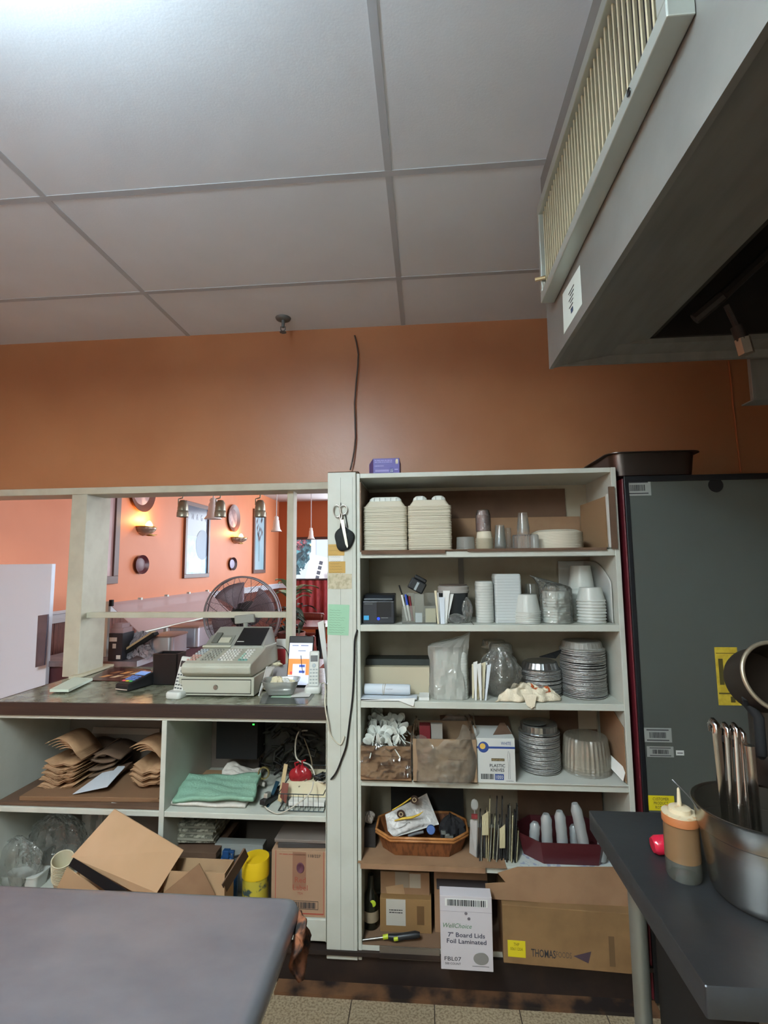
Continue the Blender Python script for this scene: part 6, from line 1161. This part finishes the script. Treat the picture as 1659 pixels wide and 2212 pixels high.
MB().box(P(1036,1693,YF).x,SX1-.03,YF-.006,2.36,S4+.0002,S4+.0045).build('white_board',M('board_white','BFC2BA',.6),label='white board lining the right half of the fourth shelf',cat='board')
S4b=S4+.005
foil_stack('round foil pan in the dark stack beside the knives box','foil pans beside the knives box',1114,1201,1592,34,2.13,S4b,.03,'topmost ribbed foil pan beside the knives box',sd=6,capr=.9)
MB().lathe([(0,0),(.046,0),(.047,.002),(0,.003)],36).build('round_cover',M('lid_dullmetal','6F726E',.45,.7),loc=(pxr(1145,2.15),2.19,P(1150,1592,2.13).z+.036),rot=(R(-4),0,0),smooth=40,label='dull round lid lying on the foil pans beside the knives box',cat='lid')
hh_=P(1260,1605,2.12).z-S4b
round_stack('dome_cover','ribbed clear dome lid nested in the stack at the right of the fourth shelf','ribbed clear dome lids','lid',1209,1311,0,1605,4,2.12,S4b,(hh_-.030,[(1,0),(1.0,.04),(.985,.06),(.96,.45),(.90,.92),(.86,1),(0,1)]),CL('lid_ribbed_clear','FFF8E8',.24,.1,.9),rib=.018,seg=64,smooth=None,top='topmost ribbed clear dome lid on the fourth shelf')
sheet('torn_paper','torn white paper in the right corner of the fourth shelf','paper',[P(1316,1628,2.2),P(1352,1662,YF+.02),P(1346,1688,YF+.01),P(1320,1660,2.16)],.001,paper)
sheet('brown_side_card','tan cardboard lining the right wall of the fourth shelf','cardboard',[Vector((SX1-.0225,2.36,S4b)),Vector((SX1-.0225,YF+.01,S4b)),Vector((SX1-.0225,YF+.01,S4+.21)),Vector((SX1-.0225,2.2,S3-.05)),Vector((SX1-.0225,2.36,S3-.05))],.002,card)
MB().box(P(1190,1600,2.385).x,SX1-.03,2.385,2.388,S4b,S3-.032).build('rear_card',card_d,label='brown cardboard at the back of the fourth shelf right half',cat='cardboard')
MB().box(P(1249,1550,2.38).x,P(1289,1550,2.38).x,2.381,2.384,P(1260,1575,2.38).z,S3-.032).build('pale_label',M('label_beige','9A8C78',.7),label='pale rectangular label on the brown rear cardboard of the fourth shelf',cat='label')
# ---------------------------------------------------------------- fifth shelf
S5t=S5+.003
cl_=thing('carton_sheet','tan cardboard sheet folded over the front of the fifth shelf','cardboard',(0,YF,S5)); 
def cs(b,name,m=card,**k): b.v=[(x,y-YF,z-S5) for x,y,z in b.v]; return b.build(name,m,cl_,**k)
xa=P(800,1825,2.2).x; x2=P(1048,1890,YF).x
cs(MB().add([(SX0+.0,YF-.012,S5+e),(x2+.08,YF-.012,S5+e),(x2+.08,2.36,S5+e),(SX0+.03,2.36,S5+e),(SX0+.0,YF-.012,S5t),(x2+.08,YF-.012,S5t),(x2+.08,2.36,S5t),(SX0+.03,2.36,S5t)],[(3,2,1,0),(4,5,6,7),(0,1,5,4),(1,2,6,5),(2,3,7,6),(3,0,4,7)]),'top_sheet')
zf=P(900,1880,YF-.014).z
cs(MB().box(P(780,1870,YF).x,x2,YF-.018,YF-.014,zf,S5t),'front_fold')
zg0=P(1050,1945,YF-.02).z; zg1=P(1200,1877,YF-.02).z
b=MB(); q=[P(1050,1940,YF-.03),P(1400,1963,YF-.03),P(1400,1872,YF-.03),P(1118,1872,YF-.03),P(1075,1885,YF-.03),P(1092,1905,YF-.03),P(1048,1908,YF-.03)]
b.prism([(p.x,p.z) for p in q],YF-.034,YF-.030); b.build('hanging_cardboard',card,label='large tan cardboard flap hanging below the maroon tray',cat='cardboard')
sheet('patterned_paper','white patterned paper under the maroon tray','paper',[Vector((P(1116,1868,YF).x,YF-.026,S5t+.001)),Vector((P(1345,1872,YF).x,YF-.026,S5t+.001)),Vector((P(1340,1840,2.25).x,2.25,S5t+.001)),Vector((P(1135,1838,2.25).x,2.25,S5t+.001))],.003,M('paper_pattern','B9C0BC',.7,var=('8E96AC',40,3,.52,.6)))
MB().box(P(1116,1868,YF).x,P(1345,1868,YF).x,YF-.0278,YF-.0264,S5t-.010,S5t+.001).build('paper_edge',M('paper_pattern','B9C0BC',.7),label='folded front edge of the patterned paper',cat='paper')
def octo(name,lab,x0,x1,yt,yb,y,d,z0,m,mrim,cat,ch,slope=.8,weave=None):
    t,w,h=bt(name,lab,cat,x0,x1,yt,yb,y,d,z0); t.location.y=y+d/2
    def ring(s,z): 
        a,bq,c=w/2*s,d/2*s,ch*s; return [(a-c,-bq,z),(a,-bq+c,z),(a,bq-c,z),(a-c,bq,z),(-a+c,bq,z),(-a,bq-c,z),(-a,-bq+c,z),(-a+c,-bq,z)]
    b=MB(); R_=[ring(slope,0),ring(1,h),ring(.97,h),ring(slope*.96,.005)]; vs=sum(R_,[]); fs=[tuple(reversed(range(8)))]
    for j in range(3):
        for i in range(8): k=(i+1)%8; fs.append((j*8+i,j*8+k,(j+1)*8+k,(j+1)*8+i))
    fs.append(tuple(24+i for i in range(8))); b.add(vs,fs); b.build('tray_body',m,t)
    if mrim: 
        for s,z in ((1.0,h),(1.0,h-.010)): MB().tube([Vector(p) for p in ring(s,z)],.0055,8,closed=True).build('rim',mrim,t,smooth=60)
    return t,w,h
wk=M('wicker','7A4A28',.55,var=('5B3218',30,4,.45,.6),stretch=(3,3,.6)); wr=M('wicker_rim','A8713F',.45,var=('8A5628',20,4,.45,.6))
t,w,h=octo('wicker_basket','octagonal brown wicker basket on the fifth shelf','826','826',0,0,0,0,0,None,None,'',0) if False else octo('wicker_basket','octagonal brown wicker basket on the fifth shelf',810,1013,1812,1842,YF+.03,.22,S5t+.001,wk,wr,'basket',.06,.86)
S5i=S5t+.008
sn=thing('snack_bag','white snack bag with dark round emblems and a yellow stripe in the wicker basket','snack bag',P(893,1806,2.19).copy()); o=sn.location; sn_m=M('snack_white','C0BFBC',.3,bump=(26,.6,.03))
q=[P(832,1760,2.17),P(838,1795,2.15),P(852,1808,2.14),P(948,1780,2.18),P(922,1714,2.25)]; q=[p-o for p in q]; cq=sum(q,Vector())/5
def fsn(u,v):
    a=u*5; i=int(a)%5; p=q[i].lerp(q[(i+1)%5],a-int(a)); z=cq.lerp(p,v); z=Vector(z); z.y-= .022*math.cos(PI/2*v)+.003*math.sin(20*u+8*v); return tuple(z)
MB().grid(fsn,60,10,wrap=True).grid(lambda u,v:tuple(Vector(fsn(u,v))*Vector((1,0,1)).length**0 if False else (fsn(u,v)[0],-fsn(u,v)[1]+2*(cq.lerp(q[int(u*5)%5].lerp(q[(int(u*5)+1)%5],u*5-int(u*5)),v)).y,fsn(u,v)[2])),60,10,wrap=True).build('bag_body',sn_m,sn,smooth=50,fix=False)
def onbag(px,py): p=P(px,py,2.12)-o; d=(P(px,py,2.2)-P(px,py,2.1)).normalized(); u=P(px,py,2.152)-o; return u
for px,py in ((866,1760),(895,1729)):
    c=onbag(px,py+0); c.y=P(px,py,2.158).y-o.y; T=Matrix.Translation((c.x,c.y,c.z))@Matrix.Rotation(R(90),4,'X'); MB().lathe([(0,.001),(.0165,.001),(.017,0)],24,T=T).build('round_emblem',M('emblem_brown','3A2A22',.6),sn); MB().lathe([(.006,.0018),(.009,.0018)],20,T=T).build('emblem_ring',M('emblem_cream','B9A988',.6),sn)
MB().tube([onbag(852,1773),onbag(870,1768),onbag(890,1766),onbag(905,1760),onbag(914,1753)],[.002,.005,.005,.004,.001],6).build('yellow_swoosh',M('swoosh_yellow','C9A83A',.5),sn,smooth=60); MB().tube([onbag(848,1750),onbag(868,1738),onbag(888,1724)],.003,6).build('yellow_edge',M('swoosh_yellow','C9A83A',.5),sn,smooth=60)
MB().lathe([(0,.0),(.016,.0),(.0175,.004),(.0175,.012),(.015,.015),(0,.015)],28,T=Matrix.Rotation(R(68),4,'X')).build('steel_blue_disc',M('cap_steelblue','2E4E84',.4),loc=P(931,1792,2.125),smooth=50,label='round dark blue lid lying in the front of the wicker basket',cat='lid')
crumple('dark_cloth','dark bundled cloth filling the right half of the wicker basket',Vector((P(975,1800,2.2).x,2.20,S5i)),.048,.05,.11,M('cloth_black','17171A',.85),31,'cloth')
MB().tube([P(882,1806,2.12),P(900,1800,2.12),P(915,1797,2.12)],.006,8).build('grey_tube',M('grey_dark','4C4E52',.5),label='dark grey tube lying before the snack bag',cat='tube',smooth=60)
for k,(px,py) in enumerate(((958,1793),(966,1800),(974,1804))): MB().rrect([(0,0),(0,.010),(.002,.012)],.02,.014,.003).build('small_clip',M('clip_grey','6A6F6C',.3,.5),loc=P(px,py+8,2.12),label=('small metal clip next to the blue cap','small metal clip in front of the dark cloth','small metal clip nearest the basket rim')[k],cat='clip',group='small metal clips in the wicker basket')
crumple('packet_paper','crumpled white paper cube at the left end of the fifth shelf',Vector((P(798,1775,2.2).x,2.2,P(798,1778,2.2).z)),.02,.02,.045,M('paper_dim','A89E94',.7),33,'paper')
MB().box(-.028,.028,-.03,.03,0,P(798,1780,2.2).z-S5t-.001).build('dark_tin',M('tin_dark','2A2624',.6),loc=(P(798,1775,2.2).x,2.2,S5t+.001),label='dark tin under the crumpled paper cube',cat='tin')
MB().box(P(845,1700,2.36).x,P(1000,1700,2.36).x,2.345,2.37,S5t+.001,S4-.05).build('dark_folder',M('folder_black','1A1B1A',.7),label='dark flat folder standing at the back behind the wicker basket',cat='folder')
# cards and cutlery sleeve
sheet('white_sleeve','white paper sleeve with a red band standing right of the wicker basket','paper sleeve',[Vector((P(1016,1835,2.16).x,2.16,S5t+.001)),Vector((P(1030,1838,2.13).x,2.13,S5t+.001)),P(1033,1772,2.15),P(1018,1770,2.16)],.006,M('sleeve_white','9E9C98',.7))
MB().box(-.012,.012,-.002,.006,-.008,.008).build('red_band',M('band_red','7A2A2A',.7),loc=P(1025,1764,2.14),label='small red clip on top of the white sleeve',cat='clip'); b=spoon_mesh(); b.build('plastic_spoon',M('spoon_dim','9A9C98',.4),loc=P(1025,1738,2.15),smooth=60,fix=False,label='frosted plastic spoon sticking up out of the white sleeve',cat='spoon')
r=random.Random(77)
for k in range(24):
    px=1031+k*3.6; y=2.10+r.uniform(0,.03); dark=r.random()<.5; m=black if dark else (M('card_ivory','8E8668',.6) if r.random()<.5 else M('card_grey2','6E6C60',.6)); yt=r.uniform(1740,1795) if k not in (6,10,14) else 1725
    a=P(px,1850-k*.3,y); a.z=S5t+.001; c=P(px+3+r.uniform(-2,3),yt,y+.03)
    sheet('business_card',('black ' if dark else 'ivory ')+'upright card in the packed row between basket and maroon tray','card',[a,Vector((a.x+.006,a.y+.05,a.z)),Vector((c.x+.006,c.y+.05,c.z-.01)),c],.0042,m,'cards packed upright on the fifth shelf')
for k,(px,py,wd) in enumerate(((1048,1772,14),(1085,1800,12))): sheet('ivory_card',('ivory card leaning forward at the left of the card row','ivory card leaning forward at the right of the card row')[k],'card',[P(px-wd/2,py+32,2.10),P(px+wd/2,py+32,2.10),P(px+wd/2,py-20,2.12),P(px-wd/2,py-10,2.12)],.0015,M('card_ivory2','A39A78',.6))
mr=M('maroon_plastic','4A1E22',.3)
t,w,h=octo('maroon_tray','octagonal maroon plastic tray at the right of the fifth shelf',1128,1342,1823,1858,YF+.006,.22,S5t+.005,mr,None,'tray',.07,.90)
def sleeve(px,yb,yt,y,r_,lean,lab,lean2=0):
    a=P(px,yb,y); a.z=S5t+.012; H=P(px,yt,y).z-a.z; t=thing('portion_cups',lab,'sleeve of cups',a); pts=[(lean*H*(q/8)**1.3,lean2*H*(q/8),H*q/8) for q in range(9)]; rr=[r_*(.94+.06*(q%2)) for q in range(9)]; rr[-1]=r_*.55
    MB().tube(pts,rr,20).build('nested_cups',CL('cups_frosted','EEF4F8',.8,.2,.35),t,smooth=50)
    MB().tube([(p[0],p[1],p[2]) for p in pts],[q*1.06 for q in rr],20).build('clear_sleeve',CL('sleeve_film','F0F2F0',.08,.12,.35),t,smooth=50)
for k,(px,yb,yt,y,r_,ln_,lab) in enumerate(((1152,1815,1776,2.17,.020,.1,'shortest sleeve of frosted portion cups at the left of the maroon tray'),(1182,1820,1758,2.14,.021,.0,'sleeve of frosted portion cups, second from left in the maroon tray'),(1216,1820,1752,2.13,.021,-.05,'sleeve of frosted portion cups, third from left in the maroon tray'),(1240,1818,1782,2.18,.016,.0,'small dim sleeve of cups behind the tall curved one'),(1264,1820,1736,2.12,.021,-.16,'tallest curved sleeve of frosted portion cups in the maroon tray'),(1298,1822,1795,2.12,.018,.1,'sleeve of portion cups at the right end of the maroon tray'))): sleeve(px,yb,yt,y,r_,ln_,lab)
MB().box(P(1118,1710,2.36).x,P(1300,1710,2.36).x,2.36,2.365,S5t+.001,S4-.035).build('brown_rear_card',card_d,label='brown cardboard behind the cup sleeves on the fifth shelf',cat='cardboard')
# ---------------------------------------------------------------- bottom shelf
MB().box(SX0+.016,P(1380,2000,YF).x,YF+.002,2.38,S6+e,S6+.003).build('floor_card',M('cardboard_floor','6E5540',.85),label='brown cardboard lining the bottom shelf',cat='cardboard'); S6t=S6+.0035
MB().box(P(820,2050,YF).x,P(950,2050,YF).x,YF-.008,YF-.002,P(880,2070,YF).z,S6+.003).build('front_strip',M('strip_metal','6E655A',.4,.3),label='dull metallic strip along the front of the bottom shelf',cat='strip')
yb_=2.15; a=P(800,2028,yb_); H=P(798,1885,2.18).z-S6t; t=thing('wine_bottle','dark glass bottle with a cream label at the left of the bottom shelf','bottle',(a.x,yb_+.03,S6t)); r_=.031
MB().lathe([(0,0),(r_*.95,0),(r_,.006),(r_,H*.5),(r_*.8,H*.60),(r_*.42,H*.72),(r_*.38,H*.97),(0,H*.98)],30).build('bottle_glass',M('glass_dark','12150F',.12,spec=.8),t,smooth=50); MB().lathe([(r_*1.02,H*.14),(r_*1.02,H*.34)],30).build('cream_label',M('label_cream_dim','8F8068',.7),t,smooth=50); 
MB().lathe([(0,.002),(.012,.001),(.013,0)],16,T=Matrix.Translation((.010,-r_*.9,H*.50))@Matrix.Rotation(R(90),4,'X')).build('yellow_disc',M('lime','A4B428',.5),t)
t,w,h=carton('brown_parcel','upper brown parcel with pale stickers on the bottom shelf','parcel',822,928,1884,1938,2.18,.16,card,zb=P(870,1942,2.16).z); z1=t.location.z
MB().box(-w*.2,w*.08,-.0008,0,h*.35,h*1.0).build('pale_tape',M('pale_strip_tone2','8E8272',.6),t); MB().box(w*.09,w*.32,-.0008,0,h*.35,h*.95).build('pale_sticker',M('sticker_pale','A59C8C',.6),t); MB().box(-w*.36,-.0,-.0012,0,h*.05,h*.5,T=Matrix.Rotation(R(-10),4,'Y')).build('tan_tape',card_l,t)
t,w,h=carton('brown_parcel','lower brown parcel with a white receipt taped on, bottom shelf','parcel',821,932,1942,2012,2.15,.18,M('cardboard_parcel','85663F',.85),zb=S6t); 
d_=z1-(S6t+h); t.children[0].scale=(1,1,1); MB().box(-w*.38,w*.0,-.001,0,h*.2,h*.98).build('white_receipt',M('receipt_white','B3B0A6',.6),t); MB().box(w*.22,w*.36,-.0008,0,h*.25,h*.8).build('stain',M('stain_brown','5F4526',.8),t); scrib(t,ink,-w*.32,-w*.06,h*.55,h*.7,-.001,2)
t=thing('gas_lighter','black and lime green long barrel lighter lying on the bottom shelf','lighter',(P(845,2035,YF+.03).x,YF+.02,S6t+.012),(0,R(-4),R(4)))
MB().tube([(-.14,0,.0),(-.02,0,.006)],.004,10).build('metal_barrel',M('barrel_steel','7E7E7A',.3,.9),t,smooth=60); MB().tube([(-.03,0,.006),(-.010,0,.008)],.0085,12).build('lime_collar',M('lime','A4B428',.5),t,smooth=60); MB().tube([(-.010,0,.007),(.02,0,.001),(.05,0,.004),(.095,0,.006),(.112,0,.005)],[.010,.014,.012,.013,.009],14).build('black_handle',black,t,smooth=60); MB().tube([(.012,-.012,.004),(.028,-.013,.006)],.007,10).build('lime_trigger',M('lime','A4B428',.5),t,smooth=60)
MB().box(-.105,.105,0,.18,0,.262).build('tan_box',card,loc=(P(995,1900,2.16).x,2.16,S6t),label='plain brown box behind the white board lids box',cat='cardboard box',bevel=.001)
ql=Pz(953,2093,S6t); qr=Pz(1066,2100,S6t); yq=ql.y; w=(qr-ql).length; t=thing('lid_box','white printed box of seven inch board lids jutting out of the bottom shelf','box',(ql+qr)/2,(R(2.5),0,math.atan2(qr.y-ql.y,qr.x-ql.x))); h=P(1005,1932,yq).z-t.location.z
MB().box(-w/2,w/2,0,.05,0,h).build('box_body',M('box_lilac_white','C2BEC2',.6),t,bevel=.001)
text('WellChoice',w*.55,h*.062,M('print_green','4F7A55',.7),t,(-w*.17,-.0006,h*.60),(0,0,0),'box_lettering',shear=.3); text('7" Board Lids\nFoil Laminated',w*.76,h*.15,M('print_slate','3A3D4E',.7),t,(w*.0,-.0006,h*.435),(0,0,0),'box_lettering',bold=.012)
text('FBL07',w*.32,h*.055,ink,t,(-w*.27,-.0006,h*.15),(0,0,0),'box_lettering'); text('500 COUNT',w*.3,h*.03,ink,t,(-w*.27,-.0006,h*.085),(0,0,0),'box_lettering')
MB().lathe([(0,.001),(.026,.001),(.027,0)],32,T=Matrix.Translation((w*.27,-.0006,h*.17))@Matrix.Rotation(R(90),4,'X')@Matrix.Scale(.8,4,(0,1,0))).build('printed_lid',M('print_silver','8C8B88',.5,.3),t); MB().box(w*.1,w*.42,-.0006,0,h*.062,h*.066).build('fine_print',ink,t)
MB().box(-w*.4,w*.42,-.0005,0,h*.865,h*.965).build('label_patch',paper,t); barcode(t,ink,-w*.36,w*.38,h*.87,h*.955,-.0004,26,sd=3); MB().box(-w*.5,w*.5,-.0004,0,h*.79,h*.793).build('crease',M('crease_grey','8E8A90',.8),t)
for x,z in ((-.0,.77),(.01,.70)): MB().lathe([(0,.0006),(.005,.0006),(.0055,0)],12,T=Matrix.Translation((x,-.0005,h*z))@Matrix.Rotation(R(90),4,'X')).build('smudge',M('smudge','6E6870',.7),t)
t=thing('dark_folded_mat','narrow dark mat edge behind the top of the white lids box','mat',(P(1000,1922,YF+.01).x,YF+.01,P(1000,1924,YF+.01).z)); MB().box(-.10,.10,0,.06,0,.006).build('mat_body',M('mat_dark','3A3434',.6),t,bevel=.002)
q0=Pz(1088,2080,S6t); q1=Pz(1400,2108,S6t); yq=(q0.y+q1.y)/2; t=thing('long_parcel','long brown carton with a yellow sticker at the right of the bottom shelf','cardboard box',(q0+q1)/2,(0,0,math.atan2(q1.y-q0.y,q1.x-q0.x))); w=(q1-q0).length; h=P(1088,1954,q0.y).z-q0.z
MB().box(-w/2,w/2,0,.25,0,h).build('box_body',M('cardboard_parcel2','80623F',.85,var=('6E5334',6,5,.42,.65)),t,bevel=.002)
sx=-w*.5; fx_=lambda px:(P(px,2000,yq).x-t.location.x); 
MB().box(fx_(1096),fx_(1134),-.001,0,h*.12,h*.40).build('yellow_sticker',M('sticker_lemon','CDBB1C',.55),t); text('THP\n0061120A',fx_(1128)-fx_(1101),h*.13,M('olive_ink','6A5F14',.7),t,((fx_(1096)+fx_(1134))/2,-.0014,h*.30),(0,0,0),'sticker_lettering')
text('THOMAS',fx_(1198)-fx_(1146),h*.135,ink,t,((fx_(1146)+fx_(1198))/2,-.0006,h*.22),(0,0,0),'box_lettering',bold=.01); text('FOODS',fx_(1232)-fx_(1199),h*.10,M('ink_faded','4E4238',.8),t,((fx_(1199)+fx_(1232))/2,-.0006,h*.225),(0,0,0),'box_lettering')
MB().prism([(fx_(1236),h*.22),(fx_(1274),h*.32),(fx_(1267),h*.12)],-.0007,0).build('printed_wedge',M('wedge_purple','43343C',.8),t); MB().box(fx_(1312),fx_(1324),-.0006,0,h*.1,h*.6).build('stain',M('stain_brown2','5E472C',.85),t)
# ---------------------------------------------------------------- things on the right work table
TZ=.9005
c=Pz(1478,1893,.9); c=Vector((c.x,c.y,TZ)); t=thing('squeeze_bottle','half full plastic squeeze bottle with a cream nozzle on the work table','bottle',c)
h=P(1470,1765,c.y).z-TZ; r=.0365; zt_=P(1467,1700,c.y).z-TZ
MB().lathe([(0,0),(r*.93,0),(r,.006),(r,h*.32)],32).build('clear_base',CL('bottle_empty','8A9288',.5,.2,1.2),t,smooth=50)
MB().lathe([(0,h*.318),(r,h*.322),(r*.985,h*.85),(r*.96,h*.96)],32).build('sauce_body',M('sauce_tan','6C543A',.3,var=('765C40',6,3,.4,.6)),t,smooth=50)
cs_=M('cap_cream','C4B79A',.45,var=('B08050',26,3,.56,.66)); MB().lathe([(r*1.0,h*.92),(r*1.05,h*.93),(r*1.05,h*1.06),(r*1.0,h*1.08)],32).build('orange_collar',M('cap_orange_brown','9A5E36',.4),t,smooth=50); MB().lathe([(r*1.03,h*1.06),(r*1.04,h*1.085),(r*.66,h*1.10),(r*.62,h*1.17),(r*.5,h*1.19),(r*.14,h*1.20),(r*.08,zt_-.004),(0,zt_)],32).build('nozzle_cap',cs_,t,smooth=40)
a=Pz(1426,1855,.9); t=thing('red_canister','small glossy red bottle with a black cap lying behind the squeeze bottle','bottle',(a.x+.012,a.y+.02,TZ+.021)); MB().lathe([(0,-.02),(.016,-.02),(.021,-.012),(.021,.05),(.014,.06)],26,T=Matrix.Rotation(R(85),4,'Y')).build('red_body',M('red_gloss','B01C34',.15),t,smooth=50)
t2_=MB().lathe([(0,0),(.016,0),(.018,.004),(.018,.016),(.014,.02),(0,.02)],22).build('black_puck',black,loc=(P(1425,1822,1.36).x,1.375,TZ),smooth=50,label='small black cap on the work table behind the red bottle',cat='cap')
# bain-marie pot with ladles
pc=Vector((.700,1.195,TZ)); PH=P(1640,1752,1.2).z-TZ+.012
t=thing('bain_marie','tall round stainless steel pot holding ladles on the work table','pot',pc); PR=.128
MB().lathe([(0,0),(PR*.72,0),(PR*.79,.008),(PR*.82,.02),(PR*.92,PH*.72),(PR*.955,PH*.74),(PR*.965,PH*.95),(PR*1.0,PH*.985),(PR*1.015,PH*.995),(PR*1.0,PH),(PR*.95,PH*.985),(PR*.93,PH*.74),(PR*.80,.022),(0,.012)],56).build('pot_body',steel_pot,t,smooth=35)
chrome=M('ladle_steel','B9B7B4',.16,1)
def ladle(px0,py0,px1,py1,y0,y1,w_,lab,hook=True):
    a=P(px0,py0,y0);b_=P(px1,py1,y1); a.z=min(a.z,b_.z-.05); d=(b_-a); L=d.length; t=thing('ladle',lab,'ladle',b_); ld=-d.normalized(); L2=L+.0
    # continue to the pot floor
    k=(b_.z-(TZ+.05))/max(-(ld.z),.1); pts=[Vector((0,0,0)),ld*k*.5,ld*k]
    s_=Vector((1,0,0))
    b=MB()
    vs=[];n=10
    for i in range(n+1):
        p=ld*k*i/n; ww=w_*(1-.35*i/n)
        for q in range(8): an=TAU*q/8; vs.append(p+Vector((ww*math.cos(an),ww*.35*math.sin(an),0)))
    fs=[(i*8+q,i*8+(q+1)%8,(i+1)*8+(q+1)%8,(i+1)*8+q) for i in range(n) for q in range(8)]+[tuple(range(8)),tuple(n*8+q for q in range(8))]
    b.add(vs,fs).build('handle',chrome,t,smooth=50)
    if hook: MB().tube([(-w_*.2,0,-.012),(0,.0,.004),(0,.012,.010),(0,.022,.0),(0,.024,-.014)],[w_*.7,w_*.9,w_*.9,w_*.8,w_*.5],8).build('hook_end',chrome,t,smooth=60)
    kk=ld*k; MB().lathe([(0,0),(.012,.002),(.022,.012),(.025,.025)],20,T=Matrix.Translation((kk.x,kk.y,kk.z-.02))).build('bowl',chrome,t,smooth=60,solid=.0015)
for args in ((1568,1780,1547,1572,1.20,1.20,.0095,'broad steel ladle leaning leftmost in the pot'),(1585,1780,1572,1580,1.22,1.24,.0085,'steel ladle second from the left in the pot'),(1603,1780,1592,1580,1.20,1.23,.0075,'steel ladle third from the left in the pot'),(1620,1785,1606,1590,1.24,1.27,.007,'slim steel ladle fourth from the left in the pot')): ladle(*args)
a=P(1618,1610,1.22); t=thing('steel_tube_handle','shiny cylindrical steel handle upright at the right of the ladles','utensil',a); MB().tube([(0,0,0),(.004,0,-(a.z-TZ-.05))],[.0105,.0095],20).build('handle',chrome,t,smooth=50)
MB().tube([(0,.01,0),(0,.01,-.02)],.008).build('collar',M('copper_tint','A57E60',.3,.9),t,smooth=50)
cable('steel_wire','thin curved steel wire rising from the pot toward the refrigerator',[P(1452,1684,1.3),P(1462,1694,1.29),P(1476,1708,1.27),P(1494,1728,1.24),P(1508,1750,1.20)],.0012,M('wire_steel','9A9C9C',.3,.9))
# saucepan held on a bracket
yS=1.27; a=P(1604,1455,yS); t=thing('hanging_saucepan','dark saucepan with a pale metal rim hanging at the right edge','saucepan',(P(1680,1450,yS).x,yS,P(1680,1462,yS).z),(0,0,0)); rp=P(1680,1450,yS).x-P(1604,1450,yS).x
T=Matrix.Rotation(R(72),4,'X')@Matrix.Rotation(R(0),4,'Y')
MB().lathe([(rp,0),(rp*1.0,.004),(rp*.965,.005),(rp*.95,-.002),(rp*.93,-.08),(rp*.88,-.09),(0,-.09),(0,-.094),(rp*.92,-.094),(rp*.965,-.08),(rp*.985,-.002)],56,T=T).build('pan_body',M('pan_inner_dark','2B221A',.5,.4),t,smooth=40)
MB().tube([T@Vector((rp*math.cos(TAU*k/56),rp*math.sin(TAU*k/56),.002)) for k in range(56)],.0052,8,closed=True).build('rim',M('rim_pale','9A907C',.4,.7),t,smooth=60)
MB().tube([(-rp*.75,.03,-rp*.70),(-rp*.55,.05,-rp*.95),(-rp*.42,.03,-rp*1.3),(-rp*.42,.03,-rp*2.4)],[.008,.012,.011,.011],12).build('bracket',blackm,t,smooth=50)
MB().tube([(-rp*.42,.03,-rp*2.4),(-rp*.42,.20,-rp*2.6),(-rp*.2,.26,TZ-t.location.z)],.010,12).build('bracket_foot',blackm,t,smooth=50)
MB().tube([T@Vector((rp*.9,0,-.03)),T@Vector((rp*2.2,0,-.0))],.012).build('pan_handle',steel_pot,t,smooth=50)
a=P(1655,1600,1.42); MB().lathe([(0,0),(.03,0),(.034,.01),(.036,.44),(.030,.46),(0,.47)],28).build('steel_canister',M('canister_grey','4E4A45',.4,.8),loc=(P(1655,1600,1.45).x,1.45,TZ),smooth=45,label='tall dull steel canister standing behind the pot at the right edge',cat='canister')
MB().lathe([(.0,0),(.10,0),(.115,.12),(.118,.122),(.112,.12),(.098,.006),(0,.006)],36).build('stock_pot',M('stockpot','4F4B48',.35,.9),loc=(P(1690,1770,1.46).x+.02,1.40,TZ),smooth=40,label='low steel pot behind the ladle pot at the right edge',cat='pot')
